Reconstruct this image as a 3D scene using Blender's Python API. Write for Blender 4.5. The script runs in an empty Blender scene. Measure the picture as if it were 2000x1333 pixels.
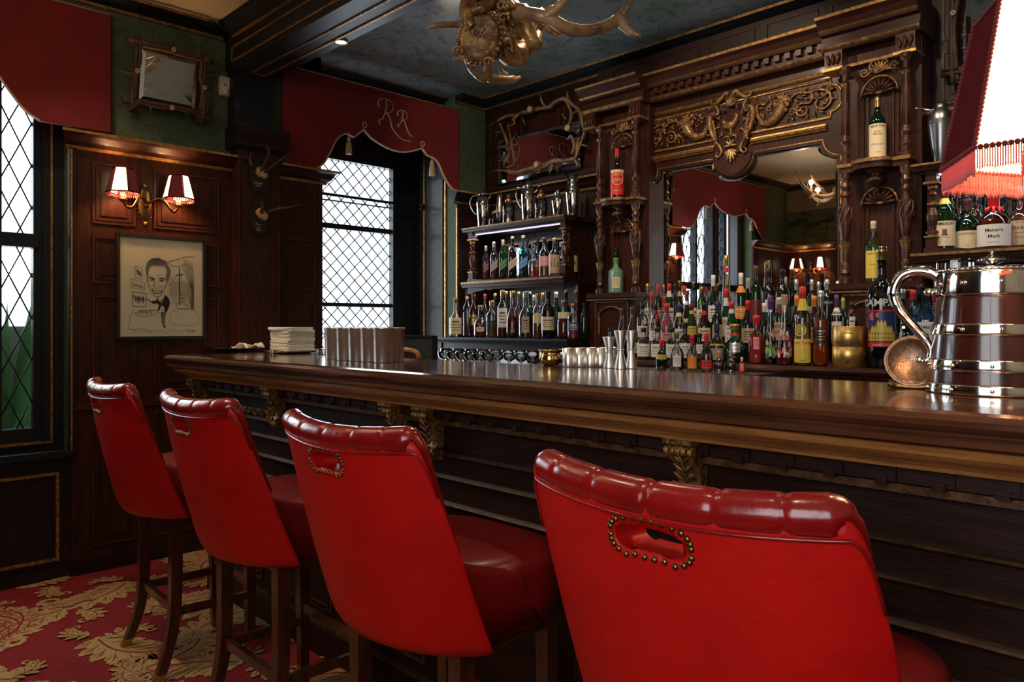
import bpy, bmesh, math, random
from mathutils import Vector, Matrix
rnd = random.Random(7)
C = bpy.context.scene.collection
SC = bpy.context.scene
PI = math.pi
# ------------------------------------------------------------------ camera, world, lights, exposure
HC = 1.36                                   # eye height, metres
cam_d = bpy.data.cameras.new('camera'); cam = bpy.data.objects.new('camera', cam_d); C.objects.link(cam)
cam.location = (0, 0, HC); cam.rotation_euler = (PI/2, 0, math.radians(45.75))
cam_d.sensor_width = 36; cam_d.lens = 26.64; cam_d.shift_y = -0.0145; cam_d.clip_start = .02
SC.camera = cam
SC.view_settings.view_transform = 'Standard'; SC.view_settings.look = 'None'
SC.view_settings.gamma = 1; SC.view_settings.use_curve_mapping = False
SC.view_settings.exposure = 0.0
SC.cycles.transparent_max_bounces = 40
SC.cycles.max_bounces = 10
SC.cycles.sample_clamp_indirect = 4
W = bpy.data.worlds.new('sky'); SC.world = W; W.use_nodes = True
W.node_tree.nodes['Background'].inputs[0].default_value = (.80, .90, 1, 1)
W.node_tree.nodes['Background'].inputs[1].default_value = 2.2
def area(name, loc, rot, sx, sy, power, col=(1,1,1), spread=None):
    d = bpy.data.lights.new(name, 'AREA'); d.shape = 'RECTANGLE'; d.size = sx; d.size_y = sy; d.energy = power; d.color = col
    if spread: d.spread = math.radians(spread)
    o = bpy.data.objects.new(name, d); C.objects.link(o); o.location = loc; o.rotation_euler = rot; return o
def spot(name, loc, target, power, col=(1,.78,.55), ang=60, blend=.6, r=.03):
    d = bpy.data.lights.new(name, 'SPOT'); d.energy = power; d.color = col; d.spot_size = math.radians(ang); d.spot_blend = blend; d.shadow_soft_size = r
    o = bpy.data.objects.new(name, d); C.objects.link(o); o.location = loc
    o.rotation_euler = (Vector(target)-Vector(loc)).to_track_quat('-Z', 'Y').to_euler(); return o
def point(name, loc, power, col=(1,.62,.3), r=.02):
    d = bpy.data.lights.new(name, 'POINT'); d.energy = power; d.color = col; d.shadow_soft_size = r
    o = bpy.data.objects.new(name, d); C.objects.link(o); o.location = loc; return o
# daylight outside the real windows (just beyond the glass)
area('daylight_or_fill', (-5.62, 3.2, 1.75), (0, -PI/2, 0), 2.0, 1.5, 60, (.86,.93,1))
area('daylight_or_fill', (-5.35, .35, 2.2), (0, -PI/2, 0), 1.1, 1.7, 45, (.86,.93,1))
# fill through an added window behind the camera, in the wall y = -1.4
area('daylight_or_fill', (.15, -1.50, 1.95), (PI/2, 0, 0), 1.9, 1.7, 36, (1,.93,.86))
# ceiling spots, all but the first added as unseen fill: (x, y, z, target, power)
DOWN = [(-3.69, 2.265, 2.945, (-3.6, 1.9, 1.0), 22), (-2.1, 2.265, 2.945, (-1.9, 1.7, 1.0), 26), (-.6, 2.265, 2.945, (-.5, 1.8, 1.0), 18),
        (-3.9, .75, 3.195, (-4.3, 1.5, 1.6), 22), (-3.0, 2.75, 3.195, (-3.85, 3.9, 1.5), 34), (-2.5, 3.0, 3.195, (-2.3, 3.8, 1.35), 40),
        (-1.5, 3.0, 3.195, (-1.5, 3.7, 1.35), 40), (-.7, 3.0, 3.195, (-.9, 3.9, 1.6), 34), (-2.3, .5, 3.195, (-1.9, 1.45, 1.05), 20), (-.9, .5, 3.195, (-.7, 1.3, 1.05), 10),
        (-2.9, .3, 3.195, (-3.0, 1.5, 1.12), 60), (-3.1, 2.5, 3.195, (-4.0, 4.15, 2.6), 30), (-2.3, 2.8, 3.195, (-2.3, 4.05, 2.55), 40), (-1.3, 2.8, 3.195, (-1.4, 3.95, 2.4), 26)]
for (x, y, z, t, p) in DOWN: spot('downlight_or_fill', (x, y, z-.03), t, p, ang=75)

# ------------------------------------------------------------------ tags
def tag(o, label=None, cat=None, group=None, kind=None):
    if label: o['label'] = label
    if cat: o['category'] = cat
    if group: o['group'] = group
    if kind: o['kind'] = kind
    return o
def empty(name, loc, label, cat, group=None, rz=0):
    o = bpy.data.objects.new(name, None); C.objects.link(o); o.location = loc; o.rotation_euler = (0, 0, rz); o.empty_display_size = .05
    return tag(o, label, cat, group)
KIDS = {}
def copy_tree(o, parent=None):
    c = o.copy(); C.objects.link(c); c.parent = parent
    for ch in KIDS.get(o.name, []):
        k = copy_tree(ch, c); KIDS.setdefault(c.name, []).append(k)
    return c
# ------------------------------------------------------------------ materials
M = {}
def nt(name):
    m = bpy.data.materials.new(name); m.use_nodes = True; n = m.node_tree.nodes; l = m.node_tree.links
    return m, n, l, n['Principled BSDF']
def mat(name, col, rough=.5, metal=0, coat=0, spec=.5, bump=0, bscale=40, var=0, vscale=6, stretch=(1,1,1), emit=None, estr=0, col2=None, sheen=0, coatr=.1):
    m, n, l, b = nt(name)
    b.inputs['Base Color'].default_value = (*col, 1); b.inputs['Roughness'].default_value = rough; b.inputs['Metallic'].default_value = metal
    b.inputs['Coat Weight'].default_value = coat; b.inputs['Coat Roughness'].default_value = coatr; b.inputs['Specular IOR Level'].default_value = spec
    b.inputs['Sheen Weight'].default_value = sheen
    if emit: b.inputs['Emission Color'].default_value = (*emit, 1); b.inputs['Emission Strength'].default_value = estr
    if bump or var or col2:
        tc = n.new('ShaderNodeTexCoord'); mp = n.new('ShaderNodeMapping'); l.new(tc.outputs['Object'], mp.inputs[0]); mp.inputs['Scale'].default_value = stretch
    if var or col2:
        nz = n.new('ShaderNodeTexNoise'); nz.inputs['Scale'].default_value = vscale; nz.inputs['Detail'].default_value = 6; nz.inputs['Roughness'].default_value = .62
        l.new(mp.outputs[0], nz.inputs['Vector'])
        cr = n.new('ShaderNodeValToRGB'); l.new(nz.outputs[0], cr.inputs[0]); l.new(cr.outputs[0], b.inputs['Base Color'])
        c2 = col2 or tuple(c*(1-var) for c in col)
        cr.color_ramp.elements[0].color = (*c2, 1); cr.color_ramp.elements[0].position = .35; cr.color_ramp.elements[1].color = (*col, 1); cr.color_ramp.elements[1].position = .65
    if bump:
        nb = n.new('ShaderNodeTexNoise'); nb.inputs['Scale'].default_value = bscale; nb.inputs['Detail'].default_value = 4; l.new(mp.outputs[0], nb.inputs['Vector'])
        bp = n.new('ShaderNodeBump'); bp.inputs['Strength'].default_value = bump; bp.inputs['Distance'].default_value = .01; l.new(nb.outputs[0], bp.inputs['Height']); l.new(bp.outputs[0], b.inputs['Normal'])
    M[name] = m; return m
mat('wood', (.060,.016,.008), .42, coat=.06, spec=.28, var=.6, vscale=9, stretch=(6,6,.7), bump=.12, bscale=30)
mat('wood_along', (.055,.015,.008), .42, coat=.08, spec=.28, var=.6, vscale=9, stretch=(.7,6,6), bump=.1, bscale=30)
mat('carved_wood', (.075,.022,.010), .36, coat=.18, spec=.35, var=.5, vscale=30, bump=.2, bscale=90)
mat('dark_wood', (.022,.010,.008), .45, coat=.08, spec=.3, var=.4, vscale=10, stretch=(5,5,.8), bump=.1)
mat('black_paint', (.010,.012,.016), .5, coat=.03, spec=.3, bump=.08, bscale=25)
mat('bar_top', (.10,.036,.015), .16, coat=.6, coatr=.08, var=.55, vscale=7, stretch=(.5,6,6), bump=.05, bscale=60)
mat('bar_ogee_lit', (.55,.235,.065), .3, coat=.4, var=.5, vscale=12, stretch=(.4,3,3), bump=.18, bscale=30)  # base lightened to stand in for lamp glow on the moulding
mat('gilt', (.72,.40,.13), .36, metal=.85, var=.6, vscale=45, bump=.25, bscale=120)
mat('gilt_dull', (.42,.23,.09), .42, metal=.75, var=.7, vscale=40, bump=.3, bscale=100)
mat('gilt_worn', (.60,.31,.09), .42, metal=.6, col2=(.05,.018,.008), vscale=60, bump=.3, bscale=120)
mat('bar_panel_shaded', (.030,.010,.006), .45, spec=.3, var=.6, vscale=9, stretch=(.7,6,6), bump=.1, bscale=30)  # wood darkened to paint in the shade the stools throw
mat('bar_line_shaded', (.16,.075,.025), .45, metal=.4, var=.7, vscale=30, bump=.2, bscale=90)  # gilt lines toned down, bar front shade put into the colour
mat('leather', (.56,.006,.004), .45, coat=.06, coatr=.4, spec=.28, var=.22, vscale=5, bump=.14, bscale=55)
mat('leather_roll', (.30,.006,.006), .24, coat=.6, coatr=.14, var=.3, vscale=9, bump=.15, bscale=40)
mat('leather_shaded', (.17,.005,.005), .38, coat=.15, spec=.3, coatr=.2, var=.25, vscale=6, bump=.15, bscale=40)  # the red leather darkened for the shadow the seats lie in
mat('leg_wood', (.085,.022,.010), .28, coat=.4, var=.5, vscale=10, stretch=(5,5,.6))
mat('brass', (.52,.34,.12), .3, metal=1)
mat('brass_dark', (.30,.18,.06), .34, metal=1, var=.5, vscale=60)
mat('brass_polished', (.82,.55,.18), .14, metal=1)
mat('silver', (.82,.79,.74), .09, metal=1, bump=.02, bscale=20)
mat('silver_soft', (.80,.76,.70), .2, metal=1)
mat('steel', (.90,.86,.80), .33, metal=1)
mat('pewter', (.30,.30,.30), .28, metal=1)
mat('copper_disc', (.36,.21,.13), .32, metal=.9, var=.55, vscale=120, bump=.16, bscale=260)
mat('jug_wood', (.040,.009,.005), .22, coat=.7, coatr=.06, var=.6, vscale=10, stretch=(5,5,.4))
mat('iron', (.015,.015,.017), .45, metal=.4)
mat('lead', (.02,.024,.03), .5)
mat('velvet', (.20,.006,.008), .85, sheen=.12, var=.35, vscale=2.2, bump=.15, bscale=180)
mat('velvet_dark', (.10,.005,.007), .9, spec=.1, bump=.2, bscale=160)
mat('cord', (.55,.42,.22), .6, bump=.4, bscale=260)
mat('fringe', (.80,.06,.05), .5, sheen=.4)
mat('fringe_glow', (.8,.16,.12), .6)
mat('antler', (.30,.17,.085), .42, col2=(.12,.055,.03), vscale=14, stretch=(1,1,1), bump=.3, bscale=60)
mat('antler_gold', (.52,.33,.16), .34, col2=(.17,.075,.03), vscale=10, bump=.3, bscale=70, coat=.3)
mat('bone', (.62,.42,.20), .6, col2=(.36,.20,.08), vscale=60, bump=.4, bscale=120)
mat('bone_cut', (.60,.45,.26), .6, col2=(.34,.20,.10), vscale=90)
mat('twig', (.085,.038,.020), .55, col2=(.03,.014,.008), vscale=30, bump=.5, bscale=60)
mat('carving', (.42,.22,.075), .36, metal=.35, col2=(.10,.04,.015), vscale=28, bump=.4, bscale=60, coat=.3)
mat('carving_pale', (.62,.42,.18), .36, metal=.5, col2=(.26,.13,.05), vscale=34, bump=.3, bscale=60)
mat('plaque', (.018,.013,.010), .5)
mat('paper', (.95,.84,.56), .8)
mat('ink', (.03,.022,.018), .8)
mat('ink_grey', (.26,.22,.16), .8)
mat('napkin', (.85,.78,.66), .85, bump=.2, bscale=90)
mat('plastic_white', (.62,.60,.54), .5)
mat('candle', (.9,.75,.5), .6, emit=(1,.55,.22), estr=.8)
mat('chalk_board', (.03,.035,.04), .5)
mat('ribbed_steel', (.8,.8,.84), .3, metal=1)
mat('cream_ceiling', (.62,.52,.36), .8, var=.3, vscale=1.6, bump=.05)
mat('carpet_red', (.27,.008,.014), .95, var=.25, vscale=160, bump=.5, bscale=300)
mat('carpet_gold', (.62,.42,.17), .95, var=.45, vscale=120, bump=.5, bscale=300)
mat('carpet_vein', (.28,.012,.014), .95)
mat('leaf', (.08,.22,.055), .5, var=.5, vscale=5)
mat('garden_wall', (.16,.17,.13), .9, var=.5, vscale=3)
for nm, c in dict(red=(.62,.015,.015), darkred=(.16,.01,.012), orange=(.75,.22,.02), yellow=(.75,.55,.06), cream=(.72,.60,.38), white=(.75,.72,.66), black=(.012,.011,.012), navy=(.02,.035,.14),
                  blue=(.05,.16,.42), green=(.02,.16,.05), grey=(.30,.29,.28), purple=(.12,.03,.14), cork=(.55,.36,.18), brown=(.10,.035,.02), pink=(.75,.28,.28), lime=(.25,.42,.06), tan=(.50,.36,.20)).items():
    mat('p_'+nm, c, .45, coat=.15)
mat('p_gold', (.72,.48,.16), .28, metal=.9); mat('p_copper', (.55,.26,.14), .3, metal=.9); mat('p_silver', (.72,.70,.68), .3, metal=.85)
mat('box_gold', (.95,.62,.18), .34, metal=.92, bump=.06, bscale=400, stretch=(.02,.02,1))

def clear(name, tint, gloss=1.0, rough=.02, body=0, bodycol=None, ior=1.45, bump=0, trans=None):
    """thin clear layer: light passes straight through tinted, with a fresnel mirror reflection on top"""
    m = bpy.data.materials.new(name); m.use_nodes = True; n = m.node_tree.nodes; l = m.node_tree.links; n.clear()
    out = n.new('ShaderNodeOutputMaterial'); tr = n.new('ShaderNodeBsdfTransparent'); tr.inputs[0].default_value = (*tint, 1)
    gl = n.new('ShaderNodeBsdfGlossy'); gl.inputs['Roughness'].default_value = rough; gl.inputs[0].default_value = (1,1,1,1)
    fr = n.new('ShaderNodeFresnel'); fr.inputs[0].default_value = ior
    mx = n.new('ShaderNodeMixShader'); base = tr.outputs[0]
    if body:
        df = n.new('ShaderNodeBsdfDiffuse'); df.inputs[0].default_value = (*(bodycol or tint), 1)
        m2 = n.new('ShaderNodeMixShader'); m2.inputs[0].default_value = body; l.new(tr.outputs[0], m2.inputs[1]); l.new(df.outputs[0], m2.inputs[2]); base = m2.outputs[0]
    if bump:
        tc = n.new('ShaderNodeTexCoord'); vo = n.new('ShaderNodeTexVoronoi'); vo.inputs['Scale'].default_value = bump; l.new(tc.outputs['Object'], vo.inputs['Vector'])
        bp = n.new('ShaderNodeBump'); bp.inputs['Strength'].default_value = .8; bp.inputs['Distance'].default_value = .006; l.new(vo.outputs[0], bp.inputs['Height'])
        l.new(bp.outputs[0], gl.inputs['Normal']); l.new(bp.outputs[0], fr.inputs['Normal'])
    ml = n.new('ShaderNodeMath'); ml.operation = 'MULTIPLY'; ml.use_clamp = True; ml.inputs[1].default_value = gloss*1.6; l.new(fr.outputs[0], ml.inputs[0])
    l.new(ml.outputs[0], mx.inputs[0]); l.new(base, mx.inputs[1]); l.new(gl.outputs[0], mx.inputs[2]); l.new(mx.outputs[0], out.inputs[0])
    M[name] = m; return m
clear('g_clear', (.90,.91,.90), 1.2); clear('g_green', (.12,.42,.16), 1, body=.12, bodycol=(.02,.12,.03)); clear('g_darkgreen', (.03,.10,.04), 1, body=.4, bodycol=(.006,.03,.012))
clear('g_brown', (.16,.06,.02), 1, body=.4, bodycol=(.03,.010,.005)); clear('g_black', (.01,.01,.01), 1, body=.9, bodycol=(.008,.007,.008))
clear('g_teal', (.25,.65,.62), 1, body=.1, bodycol=(.03,.2,.2)); clear('g_blue', (.15,.45,.85), 1, body=.15, bodycol=(.02,.12,.35)); clear('g_pink', (.85,.45,.5), 1, body=.1)
clear('g_diamond', (.60,.95,.68), 2.4, body=.42, bodycol=(.38,.80,.50), bump=150)
clear('l_amber', (.60,.22,.04), .3, body=.35, bodycol=(.42,.12,.015)); clear('l_redamber', (.45,.08,.02), .3, body=.4, bodycol=(.30,.04,.01)); clear('l_orange', (.85,.25,.03), .3, body=.4, bodycol=(.65,.14,.015))
clear('l_gold', (.80,.58,.18), .3, body=.3, bodycol=(.55,.36,.09)); clear('l_red', (.5,.03,.03), .3, body=.5, bodycol=(.35,.01,.01)); clear('l_dark', (.10,.03,.02), .3, body=.6, bodycol=(.05,.012,.008))
clear('l_clear', (.88,.90,.90), .4); clear('l_green', (.45,.75,.25), .3, body=.3, bodycol=(.25,.5,.1)); clear('l_campari', (.16,.01,.01), .3, body=.7, bodycol=(.09,.006,.006)); clear('l_coral', (.9,.2,.15), .3, body=.5, bodycol=(.8,.10,.07))
clear('pane', (.97,.985,1), .35, rough=.05)
# frosted pane of the lower left window
m, n, l, b = nt('frosted_pane'); b.inputs['Base Color'].default_value = (.85,.92,.88,1); b.inputs['Roughness'].default_value = .13; b.inputs['Transmission Weight'].default_value = 1; b.inputs['IOR'].default_value = 1.1; M['frosted_pane'] = m
mat('mirror', (.86,.86,.86), .012, metal=1)
mat('mirror_bevel', (.80,.82,.86), .05, metal=1)
# lamp shade panels: lit cloth, the light comes from the bulb inside
m = bpy.data.materials.new('shade_cloth'); m.use_nodes = True; n = m.node_tree.nodes; l = m.node_tree.links; b = n['Principled BSDF']
b.inputs['Base Color'].default_value = (.95,.75,.5,1); b.inputs['Roughness'].default_value = .8; b.inputs['Emission Color'].default_value = (1,.66,.33,1); b.inputs['Emission Strength'].default_value = 6.5; M['shade_cloth'] = m
m2_ = m.copy(); m2_.name = 'shade_cloth_white'; m2_.node_tree.nodes['Principled BSDF'].inputs['Emission Color'].default_value = (1,.80,.50,1); m2_.node_tree.nodes['Principled BSDF'].inputs['Emission Strength'].default_value = 2.6; M['shade_cloth_white'] = m2_
mat('led_strip', (.9,.9,1), .5, emit=(.62,.50,1), estr=1.6)
mat('lamp_glass', (1,1,1), .4, emit=(1,.85,.6), estr=25)
# painted murals
def mural(name, c1, c2, c3, s1=1.3, s2=7, stretch=(1,1,1)):
    m, n, l, b = nt(name); b.inputs['Roughness'].default_value = .75
    tc = n.new('ShaderNodeTexCoord'); mp = n.new('ShaderNodeMapping'); mp.inputs['Scale'].default_value = stretch; l.new(tc.outputs['Object'], mp.inputs[0])
    a = n.new('ShaderNodeTexNoise'); a.inputs['Scale'].default_value = s1; a.inputs['Detail'].default_value = 5; a.inputs['Distortion'].default_value = .8; l.new(mp.outputs[0], a.inputs['Vector'])
    r = n.new('ShaderNodeValToRGB'); r.color_ramp.elements[0].color = (*c1, 1); r.color_ramp.elements[0].position = .38; r.color_ramp.elements[1].color = (*c2, 1); r.color_ramp.elements[1].position = .62; l.new(a.outputs[0], r.inputs[0])
    v = n.new('ShaderNodeTexNoise'); v.inputs['Scale'].default_value = s2; v.inputs['Detail'].default_value = 9; v.inputs['Distortion'].default_value = 2.5; v.inputs['Roughness'].default_value = .7; l.new(mp.outputs[0], v.inputs['Vector'])
    r2 = n.new('ShaderNodeValToRGB'); r2.color_ramp.elements[0].position = .5; r2.color_ramp.elements[0].color = (0,0,0,1); r2.color_ramp.elements[1].position = .6; r2.color_ramp.elements[1].color = (1,1,1,1); l.new(v.outputs[0], r2.inputs[0])
    mx = n.new('ShaderNodeMix'); mx.data_type = 'RGBA'; ml = n.new('ShaderNodeMath'); ml.operation = 'MULTIPLY'; ml.inputs[1].default_value = .55; l.new(r2.outputs[0], ml.inputs[0]); l.new(ml.outputs[0], mx.inputs['Factor'])
    l.new(r.outputs[0], mx.inputs['A']); mx.inputs['B'].default_value = (*c3, 1); l.new(mx.outputs['Result'], b.inputs['Base Color']); M[name] = m
mural('mural_green', (.050,.085,.048), (.085,.110,.055), (.022,.034,.020))
mural('mural_ceiling', (.36,.37,.42), (.10,.19,.14), (.03,.075,.05), .7, 4)

# ------------------------------------------------------------------ mesh builder
class MB:
    def __init__(s, T=None): s.v = []; s.f = []; s.m = []; s.sm = []; s.T = T; s.mats = []
    def mi(s, m):
        if m not in s.mats: s.mats.append(m)
        return s.mats.index(m)
    def p(s, co):
        s.v.append(tuple(s.T(*co)) if s.T else tuple(co)); return len(s.v)-1
    def face(s, idx, m, sm=False): s.f.append(idx); s.m.append(s.mi(m)); s.sm.append(sm)
    def box(s, x0, x1, y0, y1, z0, z1, m):
        i = [s.p(c) for c in ((x0,y0,z0),(x1,y0,z0),(x1,y1,z0),(x0,y1,z0),(x0,y0,z1),(x1,y0,z1),(x1,y1,z1),(x0,y1,z1))]
        for q in ((0,3,2,1),(4,5,6,7),(0,1,5,4),(1,2,6,5),(2,3,7,6),(3,0,4,7)): s.face([i[k] for k in q], m)
        return s
    def quad(s, pts, m): s.face([s.p(c) for c in pts], m); return s
    def loft(s, rings, m, sm=True, close=True, caps=True):
        idx = [[s.p(c) for c in r] for r in rings]; n = len(rings[0])
        for a, b in zip(idx, idx[1:]):
            for k in range(n if close else n-1):
                s.face([a[k], a[(k+1)%n], b[(k+1)%n], b[k]], m, sm)
        if caps and close: s.face(idx[0][::-1], m); s.face(idx[-1], m)
        return idx
    def lathe(s, prof, m, c=(0,0,0), seg=20, pw=2, rot=0, caps=True, sm=True):
        rings = []
        for r, z in prof:
            ring = []
            for k in range(seg):
                a = 2*PI*k/seg+rot; ca, sa = math.cos(a), math.sin(a)
                q = 1 if pw == 2 else (abs(ca)**pw+abs(sa)**pw)**(-1/pw)
                ring.append((c[0]+r*q*ca, c[1]+r*q*sa, c[2]+z))
            rings.append(ring)
        s.loft(rings, m, sm, True, caps); return s
    def tube(s, pts, rad, m, seg=8, caps=True, flat=1.0):
        pts = [Vector(p) for p in pts]; n = len(pts)
        rad = rad if hasattr(rad, '__len__') else [rad]*n
        if len(rad) != n: rad = [rad[0]+(rad[-1]-rad[0])*i/(n-1) if len(rad) == 2 else rad[min(int(i*len(rad)/n), len(rad)-1)] for i in range(n)]
        rings = []; up = None
        for i, p in enumerate(pts):
            t = (pts[min(i+1, n-1)]-pts[max(i-1, 0)])
            if t.length < 1e-9: t = Vector((0,0,1))
            t.normalize()
            if up is None: up = t.orthogonal().normalized()
            else:
                up = up-t*up.dot(t)
                up = up.normalized() if up.length > 1e-6 else t.orthogonal().normalized()
            sd = t.cross(up)
            rings.append([p+(up*math.cos(2*PI*k/seg)+sd*math.sin(2*PI*k/seg)*flat)*rad[i] for k in range(seg)])
        s.loft(rings, m, True, True, caps); return s
    def ball(s, c, r, m, seg=10, rz=None):
        rx, ry, rz_ = (r, r, rz or r) if not hasattr(r, '__len__') else r
        rings = []
        n = max(4, seg//2)
        for i in range(n+1):
            a = -PI/2+PI*i/n; a = max(min(a, PI/2-.05), -PI/2+.05)
            rings.append([(c[0]+rx*math.cos(a)*math.cos(2*PI*k/seg), c[1]+ry*math.cos(a)*math.sin(2*PI*k/seg), c[2]+rz_*math.sin(a)) for k in range(seg)])
        s.loft(rings, m); return s
    def ell(s, c, ax, m, seg=8):
        """ellipsoid with three axis vectors"""
        A = [Vector(a) for a in ax]; c = Vector(c); n = max(4, seg//2); rings = []
        for i in range(n+1):
            a = max(min(-PI/2+PI*i/n, PI/2-.06), -PI/2+.06)
            rings.append([c+A[0]*math.sin(a)+(A[1]*math.cos(2*PI*k/seg)+A[2]*math.sin(2*PI*k/seg))*math.cos(a) for k in range(seg)])
        s.loft(rings, m); return s
    def extr(s, pts, vec, m, sm=False):
        a = [s.p(c) for c in pts]; b = [s.p((c[0]+vec[0], c[1]+vec[1], c[2]+vec[2])) for c in pts]; n = len(pts)
        s.face(a[::-1], m); s.face(b, m)
        for k in range(n): s.face([a[k], a[(k+1)%n], b[(k+1)%n], b[k]], m, sm)
        return s
    def run(s, prof, u0, u1, m, mi=0, ma=0, mats=None):
        """moulding: profile of (out, z) swept from u0 to u1; mi/ma mitre the ends (+out per out)"""
        r0 = [s.p((u0+mi*o, o, z)) for o, z in prof]; r1 = [s.p((u1-ma*o, o, z)) for o, z in prof]
        n = len(prof)
        for k in range(n): s.face([r0[k], r0[(k+1)%n], r1[(k+1)%n], r1[k]], (mats[k] if mats else m))
        s.face(r0[::-1], m); s.face(r1, m); return s
    def rect(s, u0, u1, z0, z1, o, w, t, m):
        """raised rectangular bead on a wall face at depth o"""
        s.box(u0, u1, o, o+t, z1-w, z1, m); s.box(u0, u1, o, o+t, z0, z0+w, m)
        s.box(u0, u0+w, o, o+t, z0+w, z1-w, m); s.box(u1-w, u1, o, o+t, z0+w, z1-w, m); return s
    def build(s, name, parent=None, kind=None, label=None, bevel=0, loc=None):
        me = bpy.data.meshes.new(name); me.from_pydata(s.v, [], s.f)
        for m in s.mats: me.materials.append(M[m])
        me.polygons.foreach_set('material_index', s.m); me.polygons.foreach_set('use_smooth', s.sm)
        bm = bmesh.new(); bm.from_mesh(me); bmesh.ops.recalc_face_normals(bm, faces=bm.faces); bm.to_mesh(me); bm.free()
        o = bpy.data.objects.new(name, me); C.objects.link(o)
        if loc: o.location = loc
        if parent is not None: o.parent = parent; KIDS.setdefault(parent.name, []).append(o)
        if kind: o['kind'] = kind
        if label: o['label'] = label
        if bevel:
            b = o.modifiers.new('bevel', 'BEVEL'); b.width = bevel; b.segments = 2; b.limit_method = 'ANGLE'
        return o
def smooth(pts, n=6):
    """catmull-rom through points (any dimension)"""
    out = []; P = [pts[0]]+list(pts)+[pts[-1]]
    for i in range(1, len(P)-2):
        for k in range(n):
            t = k/n; out.append(tuple(.5*((2*b)+(c-a)*t+(2*a-5*b+4*c-d)*t*t+(3*b-a-3*c+d)*t**3) for a, b, c, d in zip(P[i-1], P[i], P[i+1], P[i+2])))
    out.append(tuple(pts[-1])); return out
_tc = {}
def text(s, size=1, bold=0, shear=0):
    """letters as flat polygons: (verts2d, faces), centred"""
    k = (s, bold, shear)
    if k not in _tc:
        cu = bpy.data.curves.new('t', 'FONT'); cu.body = s; cu.size = 1; cu.offset = bold; cu.shear = shear; cu.resolution_u = 2; cu.align_x = 'CENTER'; cu.align_y = 'CENTER'; cu.fill_mode = 'FRONT'
        ob = bpy.data.objects.new('t', cu); me = bpy.data.meshes.new_from_object(ob)
        _tc[k] = ([(v.co.x, v.co.y) for v in me.vertices], [tuple(p.vertices) for p in me.polygons])
        bpy.data.objects.remove(ob); bpy.data.curves.remove(cu); bpy.data.meshes.remove(me)
    v, f = _tc[k]; return [(x*size, y*size) for x, y in v], f
def put_text(mb, s, size, fn, m, bold=0, shear=0, sx=1):
    v, f = text(s, size, bold, shear); idx = [mb.p(fn(x*sx, y)) for x, y in v]
    for q in f: mb.face([idx[i] for i in q], m)
# camera-ray helper: world x of photograph column px on the plane y=Y; z of row py there
AY = math.radians(44.25); FX, FY, RX, RY = -math.cos(AY), math.sin(AY), math.sin(AY), math.cos(AY); FL = 1480.
def at(px, Y, py=None):
    u = (px-1000)/FL; t = Y/(FY+u*RY); x = t*(FX+u*RX)
    return (x, t) if py is None else (x, HC-(py-637.5)/FL*t, t)
def atx(px, X, py):
    u = (px-1000)/FL; t = X/(FX+u*RX); return (t*(FY+u*RY), HC-(py-637.5)/FL*t)
def atz(px, py, Z):
    u = (px-1000)/FL; t = (HC-Z)*FL/(py-637.5); return (t*(FX+u*RX), t*(FY+u*RY), t)
XL, YB = -4.64, 4.21
TL = lambda u, o, z: (XL+o, u, z)           # left wall: u = y, o = out of the wall
TB = lambda u, o, z: (u, YB-o, z)           # back wall: u = x
# ================================================================== ROOM SHELL
XR, YF0, CZ = 1.9, -1.4, 3.2                 # right wall, wall behind the camera, ceiling height
def structure(mb, name, **k): return mb.build(name, kind='structure', **k)
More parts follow.
